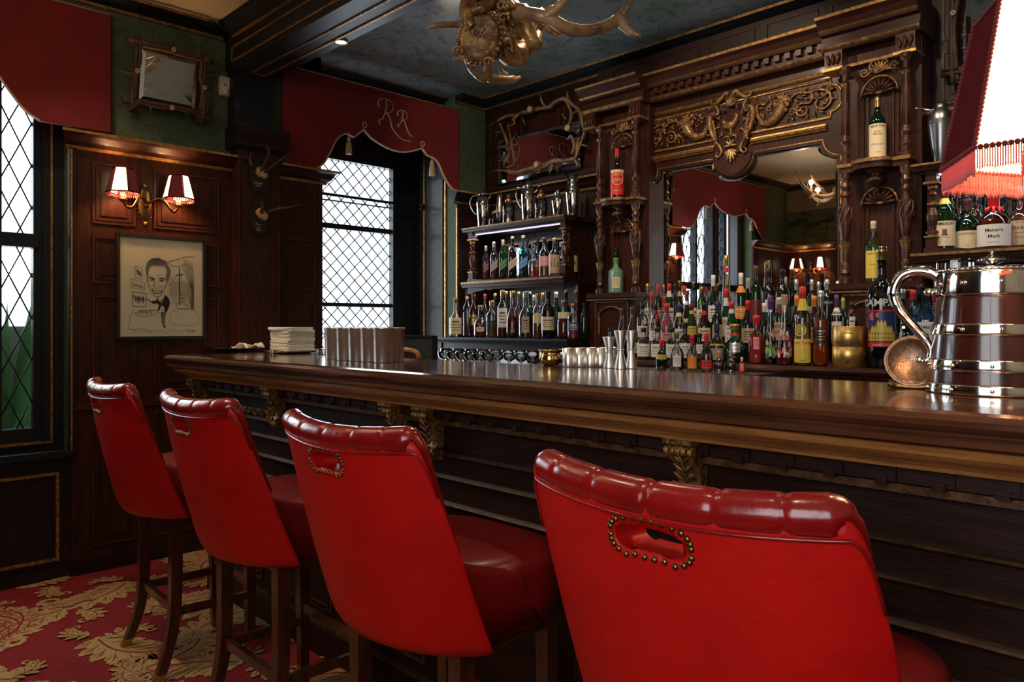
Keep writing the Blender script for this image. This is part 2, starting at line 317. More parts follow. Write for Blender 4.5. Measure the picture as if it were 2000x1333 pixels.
# ---- carpet: woven acanthus scrolls laid into a red ground
fl = MB(); fl.box(XL-.3, XR, YF0-.1, YB+.1, -.08, 0, 'carpet_red')
def leafpoly(mb, pts, z, m): mb.face([mb.p((x, y, z)) for x, y in pts], m)
def acanthus(mb, x, y, ang, L, bend, z=.0012, lobes=8, w=.37, m='carpet_gold'):
    """a curling leaf spray: a bent spine with pointed lobes either side"""
    sp = []; a = ang; px, py = x, y; n = lobes*2+2
    for i in range(n+1):
        sp.append((px, py, a)); px += math.cos(a)*L/n; py += math.sin(a)*L/n; a += bend/n*(.4+1.6*i/n)
    zz = z
    for side in (1, -1):
        for i in range(lobes):
            j = int(1+i*(n-2)/lobes); bx, by, ba = sp[j]; t = i/(lobes-1)
            ll = L*w*(.45+.55*math.sin(PI*(.2+.75*t)))*(.8 if side*bend < 0 else 1.0)
            da = ba+side*(1.15-.75*t); cx, cy = bx, by; nx, ny = math.cos(da), math.sin(da); tx, ty = -ny*side, nx*side
            P = [(-.05,-.16), (.22,-.24), (.50,-.27), (.74,-.20), (.90,-.08), (1.0,.04), (.88,.05), (.84,.14), (.70,.13), (.64,.22), (.46,.19), (.36,.26), (.16,.20), (-.05,.16)]
            pts = [(cx+nx*ll*a_+tx*ll*b_, cy+ny*ll*a_+ty*ll*b_) for a_, b_ in P]
            zz += .00004; leafpoly(mb, pts, zz, m)
            v = [(cx+nx*ll*.06, cy+ny*ll*.06), (cx+nx*ll*.5+tx*ll*-.055, cy+ny*ll*.5+ty*ll*-.055), (cx+nx*ll*.84, cy+ny*ll*.84), (cx+nx*ll*.5+tx*ll*-.012, cy+ny*ll*.5+ty*ll*-.012)]
            leafpoly(mb, v, z+.0016, 'carpet_vein')
            for kk in (-.12, .12): leafpoly(mb, [(cx+nx*ll*.30+tx*ll*kk*.3, cy+ny*ll*.30+ty*ll*kk*.3), (cx+nx*ll*.62+tx*ll*kk, cy+ny*ll*.62+ty*ll*kk), (cx+nx*ll*.60+tx*ll*(kk+.022), cy+ny*ll*.60+ty*ll*(kk+.022))], z+.0016, 'carpet_vein')
    l = [(q[0]-math.sin(q[2])*.011*(1-i/n)*L/.5, q[1]+math.cos(q[2])*.011*(1-i/n)*L/.5) for i, q in enumerate(sp)]
    r = [(q[0]+math.sin(q[2])*.011*(1-i/n)*L/.5, q[1]-math.cos(q[2])*.011*(1-i/n)*L/.5) for i, q in enumerate(sp)]
    for i in range(n): leafpoly(mb, [l[i], l[i+1], r[i+1], r[i]], zz+.0002, m)
    for i in range(1, n-2, 1):
        q, q2 = sp[i], sp[i+1]; d_ = .0045*L/.5; leafpoly(mb, [(q[0]-math.sin(q[2])*d_, q[1]+math.cos(q[2])*d_), (q2[0]-math.sin(q2[2])*d_, q2[1]+math.cos(q2[2])*d_), (q2[0]+math.sin(q2[2])*d_, q2[1]-math.cos(q2[2])*d_), (q[0]+math.sin(q[2])*d_, q[1]-math.cos(q[2])*d_)], z+.0018, 'carpet_vein')
    # curl at the tip
    px, py, a = sp[-1]; rr = L*.10; s = 1 if bend > 0 else -1; cx, cy = px-math.sin(a)*rr*s, py+math.cos(a)*rr*s; prev = None
    for k in range(13):
        th = k/12*1.6*PI; r0 = rr*(1-.05*k); q = a-s*PI/2+s*th; wq = L*.035*(1-k/15)
        o_ = (cx+math.cos(q)*(r0+wq), cy+math.sin(q)*(r0+wq)); i_ = (cx+math.cos(q)*(r0-wq), cy+math.sin(q)*(r0-wq))
        if prev: leafpoly(mb, [prev[0], o_, i_, prev[1]], zz+.0003, m)
        prev = (o_, i_)
ar = random.Random(4); zc = .0012
for gx in range(9):
    for gy in range(8):
        x = -4.55+gx*.46+(gy % 2)*.23; y = -.35+gy*.34
        if x > -.6 and y < 1: continue
        zc += .00006; a0 = ((gx*2+gy*3) % 8)*PI/4+ar.uniform(-.25, .25)
        acanthus(fl, x, y, a0, .52, ar.choice((1.9, -1.9, 1.5)), zc)
        acanthus(fl, x+.05, y+.03, a0+2.3, .24, ar.choice((2.2, -2.2)), zc+.003, 5)
        acanthus(fl, x-.03, y-.02, a0-2.1, .20, ar.choice((2.2, -2.2)), zc+.005, 5)
structure(fl, 'floor')
# ---- ceilings
c = MB(); c.box(XL-.7, XR, 2.28, YB+.1, CZ, CZ+.08, 'mural_ceiling'); structure(c, 'ceiling')
c = MB(); c.box(XL-.3, XR, YF0-.1, 2.28, CZ+.001, CZ+.08, 'cream_ceiling'); structure(c, 'ceiling')
# ---- left wall: mural above, openings for the two bays
w = MB(TL); T = .14
def seg(u0, u1, z0, z1, m='mural_green', o0=None): w.box(u0, u1, -T if o0 is None else o0, 0, z0, z1, m)
seg(YF0-.1, -.45, 0, CZ); seg(1.16, 2.69, 0, CZ); seg(3.89, YB+.1, 0, CZ)
seg(-.45, 1.16, 2.95, CZ); seg(-.45, 1.16, 0, .66, 'dark_wood')
structure(w, 'wall_left')
w = MB(TL)                                    # reveals of the bay behind the bar
w.box(2.55, 2.69, -.75, 0, 0, CZ, 'black_paint'); w.box(3.89, 4.03, -.75, -.14, 0, CZ, 'black_paint'); w.box(2.69, 3.89, -.32, -.20, 2.9, CZ, 'black_paint')
w.box(2.69, 3.89, -.75, -.32, 2.9, 2.98, 'black_paint'); w.box(2.69, 3.89, -.75, -.60, 0, .8, 'black_paint')
for o_ in (-.125, -.40): w.box(3.878, 3.892, o_, o_+.014, .6, 2.9, 'gilt')
w.box(3.88, 3.892, -.36, -.15, .6, 2.55, 'dark_wood')
structure(w, 'trim_1')
# ---- back wall, wall behind the camera, right wall; unseen parts made cream to bounce light
w = MB(TB); w.box(XL-.1, XR, -.1, 0, 0, CZ, 'dark_wood')
structure(w, 'wall_back')
w = MB(); w.box(XL-.1, -1.0, YF0-.1, YF0, 0, CZ, 'mural_green'); w.box(-.9+2.2, XR, YF0-.1, YF0, 0, CZ, 'cream_ceiling'); w.box(-1.0, 1.3, YF0-.1, YF0, 2.85, CZ, 'cream_ceiling'); w.box(-1.0, 1.3, YF0-.1, YF0, 0, 1.05, 'dark_wood')
structure(w, 'wall_front')
w = MB(); w.box(XR, XR+.1, YF0-.1, YB+.1, 1.0, CZ, 'cream_ceiling'); w.box(XR, XR+.1, YF0-.1, YB+.1, 0, 1.0, 'dark_wood'); structure(w, 'wall_right')
# landscape mural seen in the mirror, on the wall behind the camera and on the left wall beside the pelmet
ms = MB(); y0 = YF0+.004
def land(mb, P):
    u0, u1 = 0, 1.9
    mb.box(*P(u0, u1, 2.42, 2.62), 'mural_field'); mb.box(*P(u0, u1, 2.62, 2.86), 'mural_hill'); mb.box(*P(u0, u1, 2.86, 3.13), 'mural_sky')
mat('mural_tree', (.05,.06,.03), .8, col2=(.02,.028,.016), vscale=14); mat('mural_field', (.16,.14,.05), .8, col2=(.04,.06,.03), vscale=5, stretch=(1,1,3)); mat('mural_hill', (.12,.13,.06), .8, col2=(.03,.045,.03), vscale=6, stretch=(1,1,2)); mat('mural_sky', (.34,.20,.11), .8, col2=(.20,.16,.11), vscale=2)
land(ms, lambda a, b, z0, z1: (XL+a, XL+b+.2, YF0-.001, y0, z0, z1))
for k in range(14):
    x = XL+.1+k*.14+.05*math.sin(k*5); ms.ball((x, y0+.004, 2.70+.03*math.sin(k*2.1)), (.10, .003, .035+.015*math.sin(k*1.7)), 'mural_tree')
for x in (-4.42, -4.12, -3.95): ms.tube([(x, y0+.006, 2.5), (x+.02, y0+.006, 2.75), (x-.01, y0+.006, 3.0)], [.006, .002], 'twig', 5)
structure(ms, 'trim_2')
# ---- cornices round the ceiling: gilt bead, dark cove, gilt edge
COR = [(0,3.135), (.018,3.137), (.022,3.152), (.03,3.158), (.05,3.162), (.08,3.172), (.105,3.184), (.118,3.186), (.124,3.2), (0,3.2)]
CM = ['gilt_dull', 'gilt_dull']+['black_paint']*5+['gilt_dull', 'black_paint', 'black_paint']
c = MB(TL); c.run(COR, -1.4, 2.02, 'black_paint', 0, 1, CM); structure(c, 'trim_3')
c = MB(TL); c.run(COR, 3.89, YB, 'black_paint', 0, 1, CM); c.run([(o-.2, z) for o, z in COR], 2.3, 3.89, 'black_paint', 0, 0, CM); c.run(COR, 2.36, 2.42, 'black_paint'); structure(c, 'trim_4')
c = MB(TB); c.run(COR, XL, XR, 'black_paint', 1, 0, CM); structure(c, 'trim_5')
c = MB(lambda u, o, z: (u, YF0+o, z)); c.run(COR, XL, XR, 'black_paint', 1, 0, CM); structure(c, 'trim_6')
# ---- ceiling beam with gilt panels
b = MB(); b.box(XL, XR, 2.02, 2.30, 2.95, CZ, 'black_paint')
TBm = lambda u, o, z: (u, 2.02-o, z)
b.T = TBm; b.rect(XL+.1, XR-.1, 2.985, 3.078, -.002, .010, .010, 'gilt_worn')
b.run([(0,3.13), (.02,3.135), (.03,3.15), (.06,3.165), (.09,3.185), (.1,3.2), (0,3.2)], XL+.12, XR, 'black_paint', 0, 0, ['gilt_worn']+['black_paint']*4+['gilt_worn', 'black_paint'])
b.T = None
for y, wd in ((2.135, .007), (2.222, .012)): b.box(XL+.1, XR-.1, y, y+wd, 2.942, 2.951, 'gilt_worn')
b.box(XL+.1, XL+.112, 2.135, 2.234, 2.942, 2.951, 'gilt_worn')
structure(b, 'trim_7')
# ---- panelling of the left wall
def wall_panels(mb, cols, rows, o, m='carved_wood', w_=.012):
    for u0, u1 in cols:
        for z0, z1 in rows:
            mb.rect(u0, u1, z0, z1, o, w_, .009, m); mb.rect(u0+.02, u1-.02, z0+.02, z1-.02, o, .006, .004, m)
            mb.box(u0+.045, u1-.045, o, o+.006, z0+.045, z1-.045, 'wood')
DADO = [(0,2.325), (.02,2.328), (.026,2.345), (.04,2.35), (.06,2.362), (.085,2.392), (.10,2.398), (.118,2.40), (.118,2.414), (0,2.414)]
DM = ['gilt', 'gilt', 'wood_along', 'wood_along', 'wood_along', 'wood_along', 'wood_along', 'gilt', 'wood_along', 'wood_along']
p = MB(TL); p.box(1.16, 2.05, 0, .02, 0, 2.33, 'wood'); p.run(DADO, 1.14, 2.05, 'wood_along', -.4, 0, DM)
p.box(1.145, 1.18, .0, .035, .62, 2.33, 'dark_wood'); p.box(1.150, 1.158, .035, .044, .66, 2.32, 'gilt')
wall_panels(p, [(1.26, 1.485), (1.585, 1.97)], [(1.93, 2.27), (1.60, 1.86), (.98, 1.53), (.14, .86)], .02)
p.box(1.16, 2.05, .02, .03, .90, .94, 'carved_wood'); p.box(1.16, 2.05, .02, .035, 0, .08, 'dark_wood')
structure(p, 'trim_8')
p = MB(TL); p.box(2.34, 2.69, 0, .02, 0, 2.33, 'wood'); p.run(DADO, 2.34, 2.71, 'wood_along', 0, -.5, DM)
wall_panels(p, [(2.38, 2.63)], [(1.93, 2.27), (1.60, 1.86), (.98, 1.53), (.14, .86)], .02); structure(p, 'trim_9')
p = MB(TL); p.box(3.89, YB, 0, .02, 0, 2.33, 'dark_wood'); p.run([(o, z+.01) for o, z in DADO], 3.87, YB, 'black_paint', -.5, 0, ['gilt', 'gilt']+['black_paint']*5+['gilt', 'black_paint', 'black_paint'])
wall_panels(p, [(3.95, 4.15)], [(1.75, 2.28), (1.42, 1.70), (.9, 1.37)], .02, 'dark_wood'); p.box(3.885, 3.897, .014, .026, .6, 2.3, 'gilt'); structure(p, 'trim_10')
p = MB(TL); p.box(YF0, -.45, 0, .02, 0, 2.33, 'wood'); p.run(DADO, YF0, -.43, 'wood_along', 1, -.4, DM)
wall_panels(p, [(-1.3, -.95), (-.85, -.53)], [(1.93, 2.27), (1.60, 1.86), (.98, 1.53), (.14, .86)], .02); structure(p, 'trim_11')
p = MB(lambda u, o, z: (u, YF0+o, z)); p.box(XL, -1.05, 0, .02, 0, 2.33, 'wood'); p.run(DADO, XL, -1.05, 'wood_along', 1, 0, DM)
wall_panels(p, [(-4.5, -4.0), (-3.85, -3.35), (-3.2, -2.7), (-2.5, -2.0)], [(1.6, 2.27), (.98, 1.53), (.14, .86)], .02); structure(p, 'trim_12')
# pilaster between panelling and bay, post above it
p = MB(TL); p.box(2.05, 2.34, 0, .10, 0, 2.50, 'wood'); p.box(2.04, 2.35, 0, .12, 0, .14, 'wood')
CAP = [(0,2.46), (.11,2.46), (.125,2.475), (.14,2.48), (.14,2.50), (.16,2.53), (.175,2.55), (.18,2.585), (.18,2.60), (0,2.60)]
p.run(CAP, 2.02, 2.37, 'dark_wood'); p.box(2.05, 2.34, .10, .108, 2.4, 2.415, 'carved_wood')
for u in (2.056, 2.324): p.box(u, u+.010, .098, .107, .14, 2.45, 'carved_wood')
p.box(2.035, 2.29, 0, .09, 2.60, 2.95, 'black_paint'); structure(p, 'trim_13')
# skirting below the left window with a gilt panel
p = MB(TL); p.box(-.45, 1.16, 0, .012, .02, .66, 'dark_wood'); p.rect(-.3, 1.10, .10, .575, .012, .016, .012, 'gilt_worn'); p.box(-.45, 1.16, 0, .05, .655, .69, 'black_paint'); p.box(-.45, 1.2, 0, .022, 0, .06, 'dark_wood')
structure(p, 'baseboard_left')
# ---- leaded windows
def lattice(mb, u0, u1, z0, z1, o, du, dz, m='lead', w_=.0045):
    """diamond cames clipped to the light"""
    k = du/dz; n = int((u1-u0+(z1-z0)*k)/du)+2
    for s in (1, -1):
        for i in range(-1, n+1):
            c0 = (u0-(z1-z0)*k/2+i*du*1.0) if s == 1 else (u0-(z1-z0)*k/2+i*du)
            # line u = c0 + s*(z-zm)*k
            zm = (z0+z1)/2; f = lambda z: c0+s*(z-zm)*k; pts = []
            za, zb = z0, z1
            ua, ub = f(za), f(zb)
            def clip(ua, za, ub, zb):
                for lim, sg in ((u0, 1), (u1, -1)):
                    da, db = sg*(ua-lim), sg*(ub-lim)
                    if da < 0 and db < 0: return None
                    if da < 0: t = da/(da-db); ua, za = ua+(ub-ua)*t, za+(zb-za)*t
                    elif db < 0: t = db/(db-da); ub, zb = ub+(ua-ub)*t, zb+(za-zb)*t
                return ua, za, ub, zb
            q = clip(ua, za, ub, zb)
            if q and abs(q[0]-q[2]) > .004:
                mb.tube([(q[0], o, q[1]), (q[2], o, q[3])], w_, m, 4)
def light(name, u0, u1, z0, z1, o, du, dz, glass, parent, T_=TL):
    g = MB(T_); g.box(u0, u1, o-.002, o+.002, z0, z1, glass); g.build('pane', parent)
    g = MB(T_); lattice(g, u0, u1, z0, z1, o+.004, du, dz); g.build('lead_lattice', parent)
# window 2 in the bay behind the bar
wf = MB(TL); o = -.61; U0, U1 = 2.69, 3.70
wf.box(U1, 3.89, o-.03, o+.05, .8, 2.9, 'black_paint'); wf.box(U0, U1, o-.03, o+.05, 2.665, 2.9, 'black_paint'); wf.box(U0, U1, o-.03, o+.05, .8, .95, 'black_paint')
wf.box(U0, U1, o-.03, o+.03, 2.125, 2.165, 'black_paint'); wf.box(U0, U1, o-.03, o+.03, 1.515, 1.545, 'black_paint'); wf.box(U1-.02, U1, o, o+.06, .9, 2.7, 'black_paint')
wf.box(2.69, 2.98, o-.03, o+.05, .8, 2.9, 'black_paint')
wf.box(2.98, 3.70, o-.025, o+.02, 2.34, 2.35, 'lead')
w2 = structure(wf, 'window_2')
for z0, z1 in ((2.165, 2.665), (1.545, 2.125), (.95, 1.515)): light('w', 2.98, U1-.02, z0, z1, o, .11, .108, 'pane', w2)
# window 1, left of the panelling
wf = MB(TL); o = -.2
wf.box(-.45, 1.16, o-.05, o+.02, 2.85, 2.95, 'black_paint'); wf.box(1.06, 1.16, o-.05, o+.06, .66, 2.95, 'black_paint'); wf.box(-.45, -.36, o-.05, o+.06, .66, 2.95, 'black_paint')
wf.box(-.45, 1.16, o-.05, o+.04, .66, .80, 'black_paint'); wf.box(-.45, 1.16, -.14, 0, 2.95, 2.97, 'black_paint')
for u in (.855, .53): wf.box(u-.018, u+.018, o-.04, o+.035, .8, 2.95, 'black_paint')
wf.box(.10, .235, o-.05, o+.07, .8, 2.95, 'black_paint'); wf.box(-.12, -.06, o-.05, o+.05, .8, 2.95, 'black_paint')
wf.box(1.02, 1.06, o-.03, o+.03, .8, 2.95, 'black_paint')
wf.box(-.45, 1.04, o-.04, o+.05, 1.79, 1.865, 'black_paint')
for u in (1.093, .165, -.16, -.40): wf.box(u, u+.010, o+.05, o+.075, .72, 2.9, 'gilt')
wf.box(-.4, 1.103, o+.035, o+.075, .715, .727, 'gilt')
w1 = structure(wf, 'window_1')
for u0, u1 in ((.873, 1.02), (.548, .837), (.235, .512), (-.06, .10)):
    light('w', u0, u1, 1.865, 2.85, o, .105, .23, 'pane', w1); light('w', u0, u1, .80, 1.79, o, .105, .23, 'frosted_pane', w1)
g = MB(TL)
for u in (.37, .69):
    for rr, rz_ in ((.085, .17), (.07, .15)): g.tube([(u+rr*math.cos(a*PI/12), o+.006, 2.27+rz_*math.sin(a*PI/12)) for a in range(25)], .005 if rr > .08 else .003, 'lead', 5)
    for a in range(0, 24, 3): g.ball((u+.085*math.cos(a*PI/12), o+.006, 2.27+.17*math.sin(a*PI/12)), .008, 'lead', 6)
    g.ball((u, o+.005, 2.27), (.012, .003, .02), 'p_yellow', 6)
g.build('stained_oval', w1)
# added window behind the camera, unseen, carrying the fill on the stools
wf = MB(lambda u, o, z: (u, YF0+o, z)); wf.box(-1.0, 1.3, -.05, .03, 2.78, 2.85, 'black_paint'); wf.box(-1.0, 1.3, -.05, .05, 1.05, 1.12, 'black_paint')
for u in (-1.0, .11, 1.23): wf.box(u, u+.07, -.05, .03, 1.05, 2.85, 'black_paint')
w3 = structure(wf, 'fill_window'); g = MB(lambda u, o, z: (u, YF0+o, z)); g.box(-.95, 1.25, -.06, -.055, 1.1, 2.8, 'pane'); g.build('pane', w3)
# green plants and low wall outside the left window
g = MB(); gr = random.Random(3)
for k in range(44):
    x, y = -5.2-gr.random()*.35, gr.uniform(-.4, 1.2); a = gr.uniform(-.5, .5); h_ = gr.uniform(.9, 1.72)
    if y > 1.05: h_ *= .7
    pts = [(x, y, .0), (x+.02, y+a*.25, h_*.55), (x+.03, y+a*.8, h_)]
    P = smooth(pts, 5); L_ = []; R_ = []
    for i, q in enumerate(P):
        wd = .035*math.sin(PI*min(1, .12+.9*i/(len(P)-1)))+.001
        L_.append((q[0]+.005, q[1]-wd, q[2])); R_.append((q[0]-.005, q[1]+wd, q[2]+.004))
    for i in range(len(P)-1): g.face([g.p(L_[i]), g.p(R_[i]), g.p(R_[i+1]), g.p(L_[i+1])], 'leaf', True)
tag(g.build('garden_plant'), 'long green strap leaves seen through the frosted lower left window', 'plant', kind='stuff')
g = MB(); g.box(-5.75, -5.65, -.9, 1.9, 0, 1.36, 'garden_wall'); tag(g.build('garden_wall'), 'low grey green wall outside beyond the left window', 'wall')
# ================================================================== THE BAR
Tb = lambda u, o, z: (u, 1.66-o, z)
bar = empty('bar_counter', (-1.2, 1.9, 0), 'long dark wooden bar counter with polished top, moulded edge and gilt lined front', 'bar counter')
BM = lambda f: f
off = Matrix.Translation((1.2, -1.9, 0))
def part(mb, name, parent, **k):
    """build a part given in world coordinates and hang it under its thing"""
    o = mb.build(name, parent, **k); o.matrix_parent_inverse = parent.matrix_basis.inverted() if parent.matrix_basis != Matrix.Identity(4) else Matrix.Identity(4)
    return o
def setinv(o, parent): o.matrix_parent_inverse = Matrix.Translation(-Vector(parent.location))
def wpart(mb, name, parent, **k):
    o = mb.build(name, parent, **k); setinv(o, parent); return o
TOPP = [(0,1.17), (0,1.2101), (.17,1.21), (.188,1.206), (.197,1.196), (.197,1.186), (.190,1.176), (.178,1.172), (.178,1.168), (.186,1.162), (.186,1.150), (.176,1.144), (.160,1.142)]
OGP = [(0,1.142), (.160,1.1415), (.158,1.136), (.150,1.124), (.132,1.112), (.112,1.104), (.100,1.094), (.096,1.086), (.06,1.085), (.06,1.050), (.052,1.045), (.052,1.028), (.03,1.022), (0,1.02)]
OGM = ['bar_ogee_lit']*7+['bar_ogee_lit', 'bar_panel_shaded', 'bar_panel_shaded', 'bar_line_shaded', 'bar_panel_shaded', 'bar_panel_shaded', 'bar_panel_shaded']
t = MB(Tb); XE = -3.92
t.run(TOPP, XE, XR-.02, 'bar_top', -1, 0)
t.T = lambda u, o, z: (XE-o, u, z); t.run(TOPP, 1.66, 2.10, 'bar_top', -1, 0)
t.T = None; t.box(XE, XR-.02, 1.66, 2.10, 1.165, 1.21, 'bar_top')
t.T = lambda u, o, z: (u, 2.10+o, z); t.run([(0,1.165), (0,1.21), (.02,1.21), (.032,1.203), (.034,1.19), (.028,1.175), (.01,1.165)], XE, XR-.02, 'bar_top')
wpart(t, 'worktop', bar, label='polished bar top with rounded moulded edge')
t = MB(Tb); t.run(OGP, XE, XR-.02, 'bar_ogee_lit', -1, 0, OGM); t.T = lambda u, o, z: (XE-o, u, z); t.run(OGP, 1.66, 2.08, 'bar_ogee_lit', -1, 0, OGM)
wpart(t, 'cornice_moulding', bar, label='brown ogee moulding under the bar top, lamp glow put into its colour')
t = MB(Tb); u = XE-.03; t.box(u, u+.045, .05, .068, 1.052, 1.080, 'bar_panel_shaded'); t.box(u+.006, u+.030, .05, .074, 1.046, 1.062, 'bar_panel_shaded'); d0 = wpart(t, 'dentil', bar)
for i in range(1, 52):
    if XE+.105*i < XR-.1: d = d0.copy(); C.objects.link(d); d.location = (.105*i, 0, 0); KIDS[bar.name].append(d)
t = MB(Tb); t.box(XE, XR-.02, -.02, .015, .0, 1.03, 'bar_panel_shaded')
for z, o_ in ((.918, .022), (.842, .022), (.752, .022), (.66, .02)): t.run([(.0, z-.004), (o_+.006, z-.003), (o_+.010, z+.002), (o_+.004, z+.007), (o_, z+.012), (0, z+.013)], XE, XR-.02, 'bar_panel_shaded', 0, 0, ['bar_panel_shaded', 'bar_panel_shaded', 'bar_line_shaded', 'bar_panel_shaded', 'bar_line_shaded', 'bar_panel_shaded'])
t.box(XE, XR-.02, .0, .05, 0, .11, 'bar_panel_shaded'); t.box(XE, XR-.02, 0, .035, .11, .125, 'bar_line_shaded')
for i in range(9):
    u = XE+.06+i*.62
    if u+.5 > XR-.05: break
    t.rect(u+.06, u+.50, .17, .60, .015, .010, .010, 'bar_line_shaded'); t.rect(u+.09, u+.47, .20, .57, .015, .004, .007, 'bar_line_shaded')
    t.box(u-.045, u+.015, .015, .032, .13, .65, 'bar_panel_shaded')
    for k in (-.032, -.018, -.004): t.box(u+k, u+k+.004, .032, .037, .16, .62, 'bar_line_shaded')
t.T = None; t.box(XE-.015, XE+.02, 1.66, 2.05, 0, 1.1, 'wood')
wpart(t, 'front_panel', bar)
t = MB(); t.box(XE, XR-.02, 1.98, 2.05, .0, 1.16, 'dark_wood'); wpart(t, 'rear_panel', bar)
def corbel(x):
    c = MB(lambda u, o, z: (x+u, 1.66-o, z)); hw = .033
    P = smooth([(.02,1.075), (.088,1.072), (.098,1.058), (.086,1.040), (.062,1.015), (.048,.985), (.050,.955), (.066,.935), (.064,.915), (.045,.905), (.02,.905)], 3)
    c.extr([(-hw, o_, z) for o_, z in P], (2*hw, 0, 0), 'gilt_worn')
    c.box(-hw-.008, hw+.008, .0, .105, 1.075, 1.086, 'gilt_worn')
    for k in range(5): c.tube([(-hw-.004+k*.0165, .094, 1.058), (-hw+.008+k*.0165, .094, 1.058)], .0125, 'gilt_worn', 8)
    for s in (-1, 1):
        for k in range(5):
            z = 1.035-.022*k; o_ = .082-.010*k+.002*k*k
            c.ell((s*(.010+.002*k), o_, z), ((s*.014, .006, .012), (.004, 0, -.004*s), (0, .006, 0)), 'gilt_dull', 6)
        c.tube([(s*(hw+.002), .060+.018*(1-k/14)*math.cos(k*.7), .93+.018*(1-k/14)*math.sin(k*.7)) for k in range(13)], [.004, .002], 'gilt_dull', 5)
    c.tube([(0, .094, 1.05), (0, .066, 1.005), (0, .054, .96)], [.004, .003], 'gilt_dull', 5)
    wpart(c, 'corbel', bar, label='carved gilded acanthus corbel')
for x in (-4.02, -3.17, -2.25, -2.05, -1.03, -.83+1.0, .40): corbel(x)
t = MB(lambda u, o, z: (u, 1.66-o, z))                       # carved frieze at the far end
def leafrow(mb, x0, x1, z, o_, m='gilt_worn', n=9):
    for i in range(n):
        x = x0+(x1-x0)*(i+.5)/n; s = 1 if i % 2 else -1
        mb.tube([(x+.016*(1-k/12)*math.cos(k*.65*s), o_+.004, z+.016*(1-k/12)*math.sin(k*.65)) for k in range(10)], [.0045, .002], m, 5)
        mb.ell((x+.018, o_+.003, z+.010*s), ((.014, 0, .008*s), (0, .004, 0), (-.002, 0, .005)), m, 6)
leafrow(t, -3.62, -3.28, .955, .02); leafrow(t, -3.28, -2.90, .95, .02)
for x in (-3.6, -3.3, -2.95): t.box(x, x+.03, .015, .03, .93, .975, 'gilt_worn')
wpart(t, 'carved_frieze', bar)

# ================================================================== RED LEATHER BAR STOOLS
B0, ZT, ZB, WW, DD, KA = -.26, 1.117, .625, .306, .155, 1.25
def ycen(z): q = (z-ZB)/(ZT-ZB); return B0-.105*q-.010*math.sin(PI*q)
def outer(s, z, off=0):
    a = KA*s; x = WW*math.sin(a)/math.sin(KA); q0 = (z-ZB)/(ZT-ZB); y = ycen(z)+(DD-.078*q0)*(1-math.cos(a))/(1-math.cos(KA))
    nx, ny = math.sin(a)*.75, -math.cos(a); l = math.hypot(nx, ny); q = (z-ZB)/(ZT-ZB)
    sc = 1-.035*(1-q)-.02*q
    return Vector((x*sc+nx/l*off, y+ny/l*off, z))
def ztop(s):
    a = abs(s)
    if a < .80: return ZT-.008*math.cos(a*3)
    q = (a-.80)/.20; return ZT+.006-.020*q-.235*q**2.6
def solid_back():
    mb = MB(); NS, NT = 44, 22; th = .052; O = []; I = []
    for j in range(NT+1):
        ro, ri = [], []
        for i in range(NS+1):
            s = -1+2*i/NS; z = ZB+(ztop(s)-ZB)*j/NT
            edge = .010*max(0, 1-j/1.5)
            ro.append(outer(s, z, -edge))
            ch = .010*abs(math.sin(PI*3.6*(s+1))) if j > 8 else 0
            ri.append(outer(s, z, -th-ch*.6))
        O.append([mb.p(v) for v in ro]); I.append([mb.p(v) for v in ri])
    for j in range(NT):
        for i in range(NS):
            mb.face([O[j][i], O[j][i+1], O[j+1][i+1], O[j+1][i]], 'leather', True); mb.face([I[j][i], I[j+1][i], I[j+1][i+1], I[j][i+1]], 'leather_shaded', True)
    for i in range(NS):
        mb.face([O[0][i], I[0][i], I[0][i+1], O[0][i+1]], 'leather', False); mb.face([O[NT][i], O[NT][i+1], I[NT][i+1], I[NT][i]], 'leather', False)
    for j in range(NT):
        mb.face([O[j][0], O[j+1][0], I[j+1][0], I[j][0]], 'leather', False); mb.face([O[j][NS], I[j][NS], I[j+1][NS], O[j+1][NS]], 'leather', False)
    return mb
HZ, HW, HH = 1.055, .060, .017
def slot(k, n, gx=0):
    a = 2*PI*k/n; ca, sa = math.cos(a), math.sin(a); q = (abs(ca)**2.6+abs(sa)**2.6)**(-1/2.6)
    x = (HW+gx)*q*ca; z = (HH+gx)*q*sa
    return x, HZ+z-(.006 if z < 0 and abs(x) > .03 else 0)
def sx_of(x): return math.asin(max(-1, min(1, x/WW*math.sin(KA))))/KA
